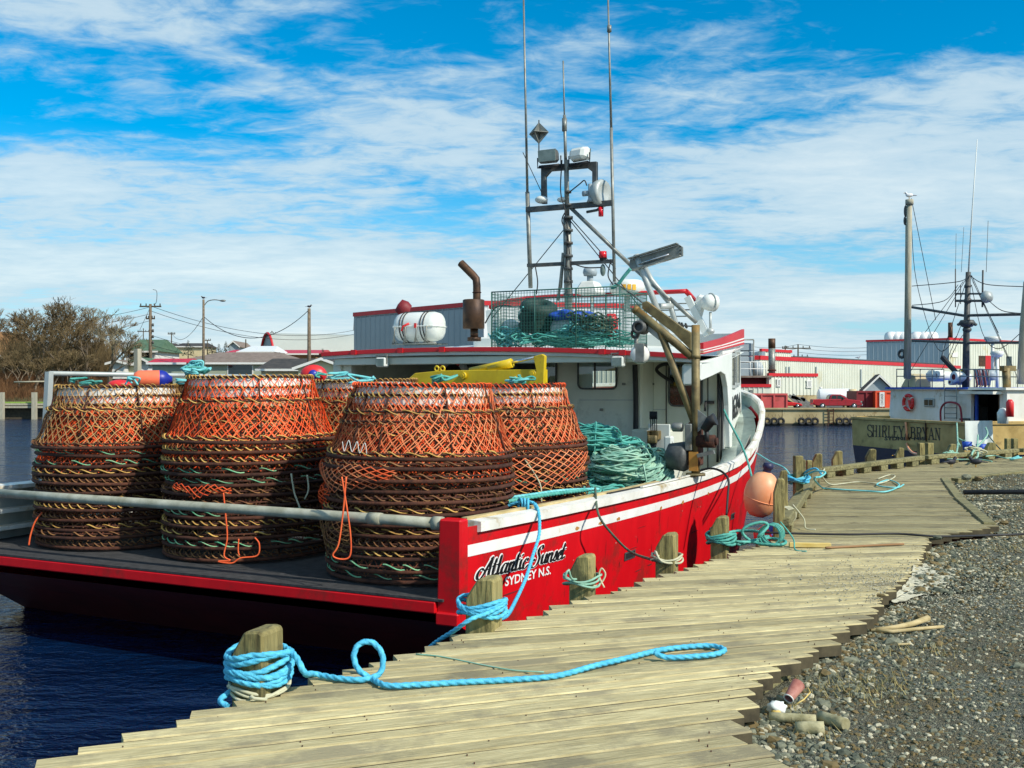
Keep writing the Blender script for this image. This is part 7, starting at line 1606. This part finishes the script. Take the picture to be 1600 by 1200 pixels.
# small conifers
def conifer(x,yt,yb,Y,label,wd=.35):
    zb=ZZ(yb,Y); h=ZZ(yt,Y)-zb; X=XY(x,Y)[0]; o=thing('spruce_tree',label,'tree',(X,Y,zb),group='dark conifers on the skyline'); rg=random.Random(int(x)); m=MB()
    for i in range(420):
        t=rg.random()**.8; z=h*t; rr=h*wd*(1-t)*rg.uniform(.3,1.05)+.05; a=rg.uniform(0,6.3); c=Vector((rr*math.cos(a),rr*math.sin(a),z)); s=h*.055*(1.3-t)
        m.add([c+Vector((rg.uniform(-s,s),rg.uniform(-s,s),rg.uniform(-s,s))) for _ in range(3)],[(0,1,2)])
    part('crown',m,M['spruce'],o); m=MB(); m.cyl((0,0,-1),(0,0,h*.9),.12,.03,n=6); part('trunk',m,M['bark'],o)
for a in ((294,531,556,175,'pointed conifer over the far dark-roofed bungalow'),(331,536,562,150,'dark conifer right of the street lamp pole'),(342,537,562,152,'second dark conifer right of the street lamp pole'),(353,533,562,150,'bushiest dark conifer left of the red-edged roofs'),(237,532,556,160,'conifer behind the transformer pole'),(504,544,566,110,'sparse young conifer left of the boat shelter')): conifer(*a,wd=.42)
# scrub and grass on the left bank
def scrub(n,mt,x0,x1,Y0,Y1,hh,seed,name,w=.02):
    rg=random.Random(seed); m=MB()
    for i in range(n):
        Y=rg.uniform(Y0,Y1); X=lerp(XY(x0,Y)[0],XY(x1,Y)[0],rg.random()); z=landz(X,Y); h=hh*rg.uniform(.4,1.1)*(1+.5*noise.noise(Vector((X*.3,Y*.3,5)))); a=rg.uniform(0,6.3); l=h*rg.uniform(.1,.6)
        p=Vector((X,Y,z-.05)); t=p+Vector((math.cos(a)*l,math.sin(a)*l,h)); s=Vector((w,0,0)); m.add([p-s,p+s,t],[(0,1,2)])
    part(name,m,mt,kind='stuff')
scrub(9000,M['scrub'],-60,215,93,99,1.1,1,'russet_scrub',.035)
scrub(9000,M['twigbrown'],-60,170,99,106,4.0,7,'tall_scrub',.05)
scrub(5000,M['turf'],-60,215,89.5,94,.5,2,'bank_grass',.04)
scrub(5000,M['scrub'],140,300,92,98,.9,3,'russet_scrub',.035)
# left timber dock
o=thing('old_dock','low old timber dock with algae-green deck and pale piles on the far left shore','dock',(-38,86,0))
xa,xb=XY(-120,86)[0],XY(135,86)[0]
nb=0
x=xa
while x<xb:
    m=MB(); m.box(x,x+.42,86.2,90.2,1.33,1.42); part('plank',m,M['algae'],o,world=True); x+=.45
for z in (.95,1.18): m=MB(); m.box(xa,xb,86.0,86.2,z,z+.16); part('waler',m,M['greywood'],o,world=True)
for x in (3,54,104,-48):
    X=XY(x,85.8)[0]; m=MB(); m.box(X-.17,X+.17,85.6,85.95,-1,ZZ(613,85.8)); part('pile',m,M['greywood'],o,world=True)
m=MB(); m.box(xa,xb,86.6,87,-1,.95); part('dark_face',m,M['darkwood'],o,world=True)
m=MB(); m.bar(Vector((*XY(78,88),1.62)),Vector((*XY(120,88),1.66)),.2,.12); solo('loose_plank',m,M['greywood'],'bleached loose plank lying on the green dock deck','plank')
m=MB(); m.tube([Vector((*XY(22,93),ZZ(597,93))),Vector((*XY(70,93),ZZ(596,93)))],.07,6); solo('driftwood_log',m,M['greywood'],'pale driftwood log lying in the russet scrub','log')
# gulls and birds on poles
bird(tB,R(180),'dark bird perched on the street lamp pole',M['crow'],M['gullgrey'],1.5,group=None)
bird(tC,R(10),'bird perched on the plain pole by the boat shelter',M['crow'],M['gullgrey'],1.6)
bird(Vector((XY(1341,112)[0],112,z1+.7)),R(0),'gull sitting on the fish plant roof pipe',M['gullgrey'],M['crow'],1.8,name='gull')
# ================================================================ SECOND BOAT
T2=R(14.2); F2=Vector((math.cos(T2),math.sin(T2),0)); N2=Vector((-math.sin(T2),math.cos(T2),0))
O2=Vector((12.67,28.6,0))                    # starboard stern corner
V=thing('trawler','cream-sterned trawler with navy bottom, white cabin and black painted name','trawler',O2,T2)
WB=5.6                                       # beam; local x forward, y to port
def L2p(x,y,t=None,w=None):
    if t is not None: p=RP(x,y,O2+F2*t,F2)
    else: p=RP(x,y,O2+N2*w,N2)
    d=p-O2; return Vector((d.dot(F2),d.dot(N2),p.z))
def v2(name,mb,mt,bev=0,par=V,label=None): return part(name,mb,M[mt] if isinstance(mt,str) else mt,par,bevel=bev,label=label)
zg2=1.66
m=MB(); st=[0,2,5,8,11,13]; vs=[]
for s in st:
    ins=0 if s<8 else (s-8)*.35*(1 if s<11 else 1.4)
    for y,z in ((ins,zg2+.03*s),(ins+.05,.78),(ins+.35,-.3)): vs.append((s,y,z))
    for y,z in ((WB-ins,zg2+.03*s),(WB-ins-.05,.78),(WB-ins-.35,-.3)): vs.append((s,y,z))
fs=[]
for i in range(len(st)-1):
    a=6*i;b_=a+6; fs+=[(a,a+1,b_+1,b_),(a+3,b_+3,b_+4,a+4)]
m.add(vs,fs+[(0,3,4,1)]); v2('hull',m,'tanpaint')
m=MB(); m.add(vs,[f for i in range(len(st)-1) for f in ((6*i+1,6*i+2,6*i+8,6*i+7),(6*i+4,6*i+10,6*i+11,6*i+5))]+[(1,4,5,2)]); v2('hull_bottom',m,'navy')
m=MB(); m.box(-.04,.12,-.03,WB+.03,zg2-.02,zg2+.06); m.box(.12,9,-.04,.1,zg2-.02,zg2+.08); m.box(.12,9,WB-.1,WB+.04,zg2-.02,zg2+.08); v2('gunwale',m,'tanpaint',.01)
m=MB(); m.box(.1,9,.1,WB-.1,.95,1.02); v2('deck',m,'deck')
def name_on_stern(txt,x0,x1,y0,y1,mt,nm,bold=.02,spacing=1.0):
    a=L2p(x0,y1,t=-.006); b_=L2p(x1,y0,t=-.006); c_=L2p(x0,y0,t=-.006); d_=L2p(x1,y1,t=-.006)
    t=text_mb(txt,1,bold=bold,spacing=spacing); fit(t,0,1,0,1)
    t.xf(lambda p:Vector((-.008,lerp(a.y,b_.y,p.x),lerp(lerp(a.z,d_.z,p.x),lerp(c_.z,b_.z,p.x),p.y)))); v2(nm,t,mt)
# serif capitals from strokes: (x,y) in a unit cell, thick verticals and slab serifs
SERIF={'S':([('c',[(.88,.78),(.70,.98),(.25,.98),(.08,.76),(.28,.56),(.72,.46),(.92,.24),(.72,.02),(.28,.02),(.08,.24)])],.8),
'H':([('l',.22,0,.22,1),('l',.78,0,.78,1),('h',.22,.5,.78,.5),('s',.22,0),('s',.22,1),('s',.78,0),('s',.78,1)],1.),'I':([('l',.3,0,.3,1),('s',.3,0),('s',.3,1)],.55),
'R':([('l',.22,0,.22,1),('c',[(.22,.97),(.66,.97),(.84,.76),(.66,.53),(.22,.53)]),('l',.50,.53,.84,0),('s',.22,0),('s',.22,1),('s',.84,0)],.95),
'L':([('l',.25,0,.25,1),('h',.25,.04,.85,.04),('h',.85,.04,.85,.25),('s',.25,0),('s',.25,1)],.85),'E':([('l',.22,0,.22,1),('h',.22,.04,.8,.04),('h',.22,.5,.65,.5),('h',.22,.96,.8,.96),('h',.8,.04,.8,.25),('h',.8,.96,.8,.78),('s',.22,0),('s',.22,1)],.85),
'Y':([('l',.12,1,.5,.45),('h',.88,1,.5,.45),('l',.5,.45,.5,0),('s',.5,0),('s',.12,1),('s',.88,1)],.9),'B':([('l',.22,0,.22,1),('c',[(.22,.97),(.62,.97),(.78,.77),(.62,.54),(.22,.54)]),('c',[(.22,.54),(.68,.54),(.86,.28),(.68,.03),(.22,.03)]),('s',.22,0),('s',.22,1)],.92),
'A':([('h',.14,0,.48,1),('l',.48,1,.86,0),('h',.28,.35,.72,.35),('s',.14,0),('s',.86,0)],.95),'N':([('h',.2,0,.2,1),('l',.2,1,.8,0),('h',.8,0,.8,1),('s',.2,0),('s',.2,1),('s',.8,1)],1.),
'&':([('c',[(.9,.4),(.6,.05),(.25,.05),(.15,.3),(.6,.7),(.5,.95),(.3,.9),(.3,.7),(.9,.0)])],.8),' ':([],.35)}
def serif_text(txt):
    m=MB(); x=0;k=0
    def seg(a,b,w):
        nonlocal k
        d=Vector((b[0]-a[0],b[1]-a[1],0)); n=Vector((-d.y,d.x,0)).normalized()*w/2; z=.0003*(k%30); k+=1; A=Vector((a[0]+x,a[1],z));B_=Vector((b[0]+x,b[1],z)); m.quad(A-n,A+n,B_+n,B_-n)
    for ch in txt:
        st,adv=SERIF[ch]
        for s in st:
            if s[0]=='l': seg((s[1],s[2]),(s[3],s[4]),.17)
            elif s[0]=='h': seg((s[1],s[2]),(s[3],s[4]),.075)
            elif s[0]=='s': seg((s[1]-.17,s[2]+(.03 if s[2]<.5 else -.03)),(s[1]+.17,s[2]+(.03 if s[2]<.5 else -.03)),.07)
            else:
                P=spline([(a,b_,0) for a,b_ in s[1]],4)
                for i in range(len(P)-1):
                    d=(P[i+1]-P[i]).normalized(); seg(P[i]-d*.02,P[i+1]+d*.02,.08+.09*abs(d.y)**2)
        x+=adv+.08
    return m,x
def serif_on_stern(txt,x0,x1,ya0,ya1,yb0,yb1,nm,mt='blackpaint'):
    t,w=serif_text(txt); tl,bl=L2p(x0,ya0,t=-.006),L2p(x0,yb0,t=-.006); tr_,br_=L2p(x1,ya1,t=-.006),L2p(x1,yb1,t=-.006)
    t.xf(lambda p:Vector((-.008-p.z,lerp(bl.y,br_.y,p.x/w),lerp(lerp(bl.z,br_.z,p.x/w),lerp(tl.z,tr_.z,p.x/w),p.y)))); v2(nm,t,mt)
serif_on_stern('SHIRLEY',1355,1413,664,666,682,684,'name_lettering'); serif_on_stern('&',1413.5,1420,668,668,684,684,'name_lettering'); serif_on_stern('BRYAN',1422,1471,667,669,685,688,'name_lettering')
name_on_stern('SYDNEY N.S.',1382,1448,682.5,688,'blackpaint','home_port_lettering',.035)
# cabin
t0=1.4
ctl=L2p(1392,607,t=t0); ctr=L2p(1575,617,t=t0); zr2=2.62
yA=ctl.y; yB=.05; yd0=L2p(1518,600,t=t0).y; yd1=L2p(1562,600,t=t0).y
m=MB(); m.hexa([(t0-.05,yd0,zg2-.6),(t0-.05,yA+.1,zg2-.6),(t0+.06,yA+.1,zg2-.6),(t0+.06,yd0,zg2-.6),(t0,yd0,zr2),(t0,yA,zr2),(t0+.1,yA,zr2),(t0+.1,yd0,zr2)]); v2('cabin_wall',m,'dirtywhite')
m=MB(); m.box(t0,t0+.1,yB,yd1,1,zr2); v2('cabin_wall',m,'dirtywhite')
m=MB(); m.box(t0+.1,7,yB,yB+.1,1,zr2+.02); m.box(t0+.1,7,yA-.1,yA,1,zr2+.02); m.box(6.9,7,yB,yA,1,zr2+.4); v2('cabin_wall',m,'dirtywhite')
m=MB(); m.box(t0+1.3,t0+1.4,yd1-.1,yd0+.6,1,zr2); v2('recess_wall',m,'dirtywhite')
m=MB(); m.box(t0+1.28,t0+1.30,L2p(1560,600,t=t0+1.3).y,L2p(1545,600,t=t0+1.3).y,1.02,zr2-.15); v2('cabin_door',m,'black')
m=MB(); m.box(t0+.1,t0+.16,yd0-.02,yd0-.10,1.0,zr2-.1); v2('door_post',m,'tarp_blue')
m=MB(); m.box(t0-.12,7.1,yB-.1,yA+.12,zr2,zr2+.07); v2('cabin_roof',m,'dirtywhite'); m=MB(); m.box(t0-.14,t0-.10,yd0,yA+.12,zr2+.02,zr2+.08); m.box(t0-.1,7,yd0-.4,yA,zr2+.071,zr2+.08); v2('roof_tarpaulin',m,'tarp_blue')
m=MB(); m.box(t0-.35,t0,yd1-.15,yd0+.1,zr2-.12,zr2-.04); v2('door_canopy',m,'dirtywhite')
a=L2p(1445,622,t=t0-.02); b_=L2p(1461,636,t=t0-.02); m=MB(); m.box(t0-.07,t0-.02,b_.y,a.y,b_.z,a.z); f=v2('cabin_window',m,'alu',.02); m=MB(); c_=(a.y+b_.y)/2; m.box(t0-.08,t0-.072,b_.y+.05,c_-.02,b_.z+.05,a.z-.05); m.box(t0-.08,t0-.072,c_+.02,a.y-.05,b_.z+.05,a.z-.05); v2('pane',m,'glass',0,f)
def vt(p): return O2+F2*p[0]+N2*p[1]+Vector((0,0,p[2]))
c_=L2p(1419,629,t=t0-.1); lr=thing('life_ring','bright red life ring with white bands on the aft cabin wall of the trawler','life ring',vt(c_),T2)
for k in range(8):
    m=MB(); m.torus((0,0,0),.235,.055,5,8,(1,0,0),k*PI/4+(.0 if k%2 else .06),(k+1)*PI/4-(.0 if k%2 else -.0)); part('ring_segment',m,M['white' if k in (0,4) and False else 'redplastic'],lr)
for k in range(4): m=MB(); m.torus((0,0,0),.235,.059,2,8,(1,0,0),k*PI/2+.1,k*PI/2+.25); part('white_band',m,M['housewhite'],lr)
a=L2p(1421,630,t=t0-.08); m=MB(); m.hexa([(t0-.09,a.y-.06,a.z-.12),(t0-.09,a.y+.02,a.z-.12),(t0-.06,a.y+.02,a.z-.12),(t0-.06,a.y-.06,a.z-.12),(t0-.09,a.y-.02,a.z+.10),(t0-.09,a.y+.08,a.z+.10),(t0-.06,a.y+.08,a.z+.10),(t0-.06,a.y-.02,a.z+.10)]); v2('red_marker',m,'redplastic')
m=MB()
for x in (1476,1495): m.tube([L2p(x,655,t=t0-.15),L2p(x,600,t=t0-.15)],.015,5)
for y in (610,619,628,637,646,653): m.tube([L2p(1476,y,t=t0-.15),L2p(1495,y,t=t0-.15)],.012,5)
v2('ladder',m,'steel')
m=MB(); m.tube(spline([L2p(x,y,t=t0-.2) for x,y in ((1470,660),(1470,640),(1477,630),(1490,629),(1500,636),(1503,660))],6),.03,7); v2('red_hose',m,mat('maroon_hose',(.22,.01,.03),(.30,.02,.04),rough=.5))
m=MB(); m.tube([L2p(1500,655,t=t0-.1),L2p(1515,655,t=t0-.1),L2p(1515,662,t=t0-.1)],.03,6); v2('pipe',m,'darksteel')
m=MB(); a=L2p(1529,640,t=t0+.6); m.box(t0+.5,t0+.8,a.y-.18,a.y+.18,1.02,a.z+.1); v2('winch_box',m,'black',.02)
m=MB(); a=L2p(1567,645,t=.9); m.lathe([(0,0),(.14,0),(.15,.3),(.08,.42),(0,.44)],12,(.9,a.y,a.z-.3)); v2('white_bucket',m,'crate'); 
m=MB(); a=L2p(1578,640,t=.9); m.lathe([(0,-.2),(.1,-.2),(.1,.2),(.05,.28),(0,.28)],12,(.9,a.y,a.z)); v2('fire_extinguisher',m,'redplastic')
# roof gear
rg_=lambda x,y,t=2.2: L2p(x,y,t=t)
m=MB()
for (xa,xb) in ((1401,1475),(1500,1590)):
    for y in (577,588): m.tube([rg_(xa,y),rg_(xb,y+ (1 if xa>1450 else 0))],.018,5)
    k=4
    for i in range(k+1): x=lerp(xa,xb,i/k); m.tube([rg_(x,577),Vector((2.2,rg_(x,577).y,zr2+.05))],.018,5)
v2('roof_rail',m,'steel')
for x,y,r in ((1462,587,.16),(1490,589,.19),(1484,597,.10)):
    a=rg_(x,y,2.6); m=MB(); m.lathe([(r*.5,0),(r*.95,.0),(r,.02),(r*.9,.5),(r*.6,.6),(0,.6)],16,a,(1,0,0)); v2('float_drum',m,'white'); m=MB(); m.lathe([(0,.03),(r*.9,.025)],16,a,(1,0,0)); v2('drum_mouth',m,'boxdark')
a=rg_(1442,588,2.6); m=MB(); m.box(2.5,3.1,rg_(1462,588,2.6).y,rg_(1447,588,2.6).y,a.z-.18,a.z+.2); v2('life_raft_canister',m,'white',.12)
m=MB(); a=rg_(1425,593,2.4); m.hexa([(2.3,a.y-.35,zr2+.08),(2.3,a.y+.5,zr2+.08),(2.9,a.y+.5,zr2+.08),(2.9,a.y-.35,zr2+.08),(2.3,a.y-.3,a.z+.12),(2.3,a.y+.1,a.z+.2),(2.9,a.y+.1,a.z+.2),(2.9,a.y-.3,a.z+.12)]); v2('fish_box',m,'housetan',.02)
m=MB(); m.bar(rg_(1472,558,2.8),rg_(1494,582,2.8),.1,.13); v2('davit_bar',m,'black')
for x,y in ((1538,593),(1533,583),(1546,585)):
    a=rg_(x,y,3); m=MB(); m.lathe([(0,-.2),(.18,-.18),(.2,0),(.16,.12),(0,.16)],14,a); v2('deck_light',m,'yellow' if x==1533 and False else 'siding_grey')
rg9=random.Random(3); m=MB()
for k in range(10):
    a=rg_(1535+rg9.uniform(-10,14),590,2.5); m.tube(spline([a+Vector((0,.1,.25)),a+Vector((0,.03,.0)),a+Vector((0,-.02,-.25)),a+Vector((0,.1,-.35))],5),.018,5)
v2('rope_hank',m,mat('maroon_rope',(.16,.03,.03),(.35,.12,.10),rough=.8))
m=MB(); a=rg_(1502,582,3); m.ell(a,.12,.12,.10); v2('yellow_float',m,'yellow')
for x,y,r in ((1551,534,.26),(1558,557,.2)): 
    a=rg_(x,y,3.4); m=MB(); m.lathe([(0,-.02),(.08,-.02),(r*.7,.0),(r,.08),(r*.9,.16),(0,.18)],18,a); m.cyl(a-Vector((0,0,1.0)),a,.05); v2('radar_dome',m,'white')
# masts
mm=lambda x,y,t=3.0: L2p(x,y,t=t)
m=MB(); m.tube([mm(1509,612),mm(1510,520),mm(1513,425)],.12,10,rf=lambda t:1-.35*t); v2('mast',m,'darksteel')
m=MB(); m.tube([mm(1513,430),mm(1519,330),mm(1527,218)],.028,6,rf=lambda t:1-.55*t); v2('whip_antenna',m,'white')
for pts,r in (([(1541,425),(1544,345)],.008),([(1502,425),(1506,355)],.007),([(1493,420),(1494,365)],.007),([(1493,480),(1493,420)],.02),([(1535,480),(1536,422)],.03),([(1501,475),(1501,445)],.016)):
    m=MB(); m.tube([mm(*p) for p in pts],r,5); v2('antenna',m,'darksteel')
for pts,r in (([(1425,480),(1505,493),(1600,491)],.045),([(1493,459),(1545,459)],.03),([(1493,470),(1535,470)],.04),([(1425,532),(1510,536),(1600,535)],.04)):
    m=MB(); m.tube([mm(*p) for p in pts],r,6); v2('spreader',m,'darksteel')
m=MB(); m.lathe([(0,-.14),(.16,-.12),(.26,0),(.2,.10),(0,.12)],14,mm(1511,505)); m.ell(mm(1511,515),.14,.14,.10); v2('mast_platform',m,'darksteel')
for x,y,r_ in ((1512,447,.11),(1512,470,.13),(1498,507,.06),(1524,507,.06)): m=MB(); m.ell(mm(x,y),r_,r_,r_*.8); v2('mast_fitting',m,'darksteel')
m=MB(); m.lathe([(0,-.1),(.13,-.1),(.2,0),(.16,.16),(0,.2)],14,mm(1540,464),(.3,-.8,0)); v2('radar_dome',m,'alu')
for pts in ([(1424,310),(1462,500)],[(1513,430),(1470,560)],[(1510,435),(1420,585)],[(1516,430),(1575,560)],[(1518,430),(1590,590)],[(1511,430),(1498,440),(1425,447)],[(1515,430),(1540,444),(1600,448)],[(1497,445),(1475,470),(1425,477)],[(1540,465),(1565,485),(1600,490)],[(1424,345),(1432,440),(1465,545),(1495,525)],[(1505,500),(1470,580),(1440,590)],[(1518,445),(1535,520),(1560,545),(1595,520)],[(1520,505),(1500,530),(1485,560)],[(1505,440),(1445,520)],[(1520,440),(1560,520)]):
    P=[mm(*p) for p in pts]
    if len(P)>2: P=spline(P,6)
    m=MB(); m.tube(P,.013,4); v2('stay',m,'wire')
m=MB(); m.tube([mm(1418,592,1.9),mm(1419,450,1.9),mm(1421,318,1.9)],.115,10,rf=lambda t:1-.25*t); m.tube([mm(1413,590,1.9),mm(1415,450,1.9),mm(1416,350,1.9)],.03,6); m.cyl(mm(1421,320,1.9),mm(1421,312,1.9),.13); v2('lifting_boom',m,'greywood')
m=MB(); m.ell(mm(1415,330,1.85),.06,.06,.2); m.ell(mm(1414,345,1.85),.05,.05,.15); m.torus(mm(1409,553,1.85),.12,.05,14,6,(1,.2,0)); v2('block',m,'darksteel')
bird(vt(mm(1421,311,1.9)),R(180),'white gull perched on top of the trawler boom',M['gull'],M['gullgrey'],1.25,name='gull')
m=MB(); m.tube([mm(1595,600,3),mm(1600,510,3),mm(1606,440,3)],.12,10); v2('lifting_boom',m,'greywood')
m=MB(); m.tube([L2p(1574,668,w=.2),L2p(1573,600,w=.2),L2p(1572,575,w=.2)],.11,10); m.box(*(lambda q:(q.x-.1,q.x+.3,q.y-.1,q.y+.1,q.z-.05,q.z+.1))(L2p(1570,577,w=.2))); v2('gallows_post',m,'brass')
m=MB(); m.tube([L2p(1577,668,w=.1),L2p(1577,630,w=.1),L2p(1574,615,w=.1)],.02,5); m.tube([L2p(1580,668,w=.1),L2p(1581,640,w=.1)],.02,5); v2('yellow_line',m,'yellow')
# cloths on the trawler's side, ropes, buckets
def cloth(x0,x1,y0,y1,label,mt):
    a=L2p(x0,y0,w=-.1); b_=L2p(x1,y1,w=-.1); m=MB(); u0,u1=a.x,b_.x
    def f(u,v): return vt(Vector((lerp(u0,u1,u),-.07-.03*math.sin(u*9)*v-.02*v,lerp(zg2+.1,b_.z,v)+.05*v*math.sin(u*7))))
    g_=MB(); g_.grid(f,14,8); g_.grid(lambda u,v:f(u,v)+N2*.012,14,8,flip=True); solo('cloth',g_,M[mt],label,'cloth','white cloths over the trawler rail')
cloth(1509,1535,664,695,'left white cloth draped over the trawler side rail','crate'); cloth(1535.5,1552,667,700,'right white cloth draped over the trawler side rail','crate'); 
for x,y,mt,lb in ((1511,699,'tarp_blue','blue tub on the trawler side deck under the left cloth'),(1533,703,'tarp_blue','low blue tub behind the rail under the right cloth')):
    q=G(x,y+14,1.1); q.y+=1.2; m=MB(); m.lathe([(0,0),(.10,0),(.13,.22),(.115,.22),(.10,.03)],14,W(x,y+4,q.y+2.5)); solo('tub',m,M[mt],lb,'tub')
for x,y,lb in ((1510,716,'bright red block under the far timber rail'),(1495,717,'dull red block under the far rail left of the bright one')):
    q=G(x,y); m=MB(); m.box(q.x-.09,q.x+.09,q.y-.05,q.y+.05,1.1,1.2); solo('red_block',m,M['redplastic' if x==1510 else 'rust'],lb,'block')
rope('orange_trawler_rope',[vt(L2p(1415,660,t=-.05)),vt(L2p(1417,680,t=-.1)),vt(L2p(1417,695,t=-.1)),W(1425,707,27),W(1440,711,24)],.035,M['buoy_orange'],'orange rope hanging from the trawler stern to the wharf',lobes=0,n=6,step=.1)
m=MB(); m.tube([vt(L2p(1446,657,t=-.03)),vt(L2p(1447,690,t=-.03))],.02,5); solo('brown_rope',m,M['rust'],'brown rope hanging over the last letters of the trawler name','rope')
def mline(pts,Ys,label,mt='rope_pale',r=.022): 
    P=[W(x,y,Y) for (x,y),Y in zip(pts,Ys)]; return rope('trawler_mooring_line',P,r,M[mt],label,lobes=0,n=6,step=.08)
mline([(1495,661),(1496,683),(1496,700),(1491,712),(1478,706)],[27.9,26,24,22.3,22],'pale line from the trawler corner knotted down to the rail','rope_pale')
mline([(1496,684),(1505,689),(1508,688)],[26,25.8,25.6],'short pale rope tail off the knot at the trawler corner')
mline([(1496,690),(1500,697)],[25,24.6],'second short pale rope tail below the knot')
mline([(1540,668),(1543,678),(1535,690),(1522,703),(1518,712)],[28,26.5,25,22.5,22],'pale line sweeping from the cloths to the rail')
mline([(1528,680),(1527,700),(1528,712),(1524,716)],[25,23,22,21],'pale upright line by the left cloth')
mline([(1542,677),(1552,690),(1563,702)],[27,25,24],'dark thin line slanting right to the far rail','rope_dark',.014)
mline([(1480,717),(1500,718),(1530,718),(1550,721)],[21.5,21.5,21.3,20.9],'pale line lying along the far deck by the rail','rope_pale',.015)
mline([(1540,713),(1555,712),(1570,716),(1580,715)],[22.5,22.7,22,22.2],'pale line lying past the right pile','rope_pale',.015)
squig('rope_pile',G(1524,712,1.2),.25,12,.02,M['rope_cream'],'cream rope loops piled on the rail under the cloths','rope',91,.8)
squig('rope_pile',G(1487,714,1.2),.22,10,.02,M['rope_pale'],'pale rope loops piled on the rail at the trawler corner','rope',92,.6)
squig('rope_scrap',G(1588,717,1.12),.14,8,.02,M['rope_cyan'],'small cyan rope scrap on the far deck','rope',93,.4)
# ---- wear, seams and streaks on the red boat cabin
rg5=random.Random(5)
for (x0,y0,x1,y1) in ((905,625,990,625),(1005,640,1040,640)):
    m=MB(); a=BP(x0,y0,s=8.59 if x0<1000 else 9.29); b_=BP(x1,y1,s=8.59 if x0<1000 else 9.29); m.bar(a,b_,.006,.012); part('wall_seam',m,M['alu'],BOAT)
for x,y,s in ((940,640,8.58),(975,600,8.58),(1020,600,9.28),(1012,650,9.28)):
    a=BP(x,y,s=s); m=MB(); m.box(s-.02,s,a.y-.03,a.y+.03,a.z-.02,a.z+.02); part('wall_fitting',m,M['steel'],BOAT,bevel=.005)
# ---- scuffs, chips and drips on the red hull, each a thin patch of its own
rg6=random.Random(12)
def hull_patch(s,z,ds,dz,mt,nm):
    m=MB(); n=9; P=[]
    for i in range(n):
        a=2*PI*i/n; k=rg6.uniform(.55,1.); P.append(hp(s+ds*k*math.cos(a),z+dz*k*math.sin(a),.0045))
    m.add(P,[tuple(range(n))]); part(nm,m,mt,BOAT)
SC=mat('pale_scuff',(.50,.10,.08),(.62,.30,.25),scale=20,rough=.7); SD=mat('dark_rub_mark',(.10,.008,.008),(.22,.01,.012),scale=14,rough=.7); RS=mat('rust_drip',(.30,.12,.02),(.50,.25,.06),scale=12,rough=.8)
for i in range(34):
    s=rg6.uniform(.1,8.5); z=zg(s)-rg6.uniform(.34,.95)
    if i%3==0: hull_patch(s,z,rg6.uniform(.006,.02),rg6.uniform(.005,.018),SC,'paint_chip')
    elif i%3==1: hull_patch(s,z,rg6.uniform(.04,.16),rg6.uniform(.004,.012),SD,'rub_mark')
    else: hull_patch(s,z,rg6.uniform(.004,.010),rg6.uniform(.04,.14),SD,'drip_mark')
for s in (2.1,2.65,3.1,4.4,5.2,6.3): hull_patch(s,zg(s)-.24-.012*s*.8,rg6.uniform(.02,.07),.028,RS,'rust_drip')
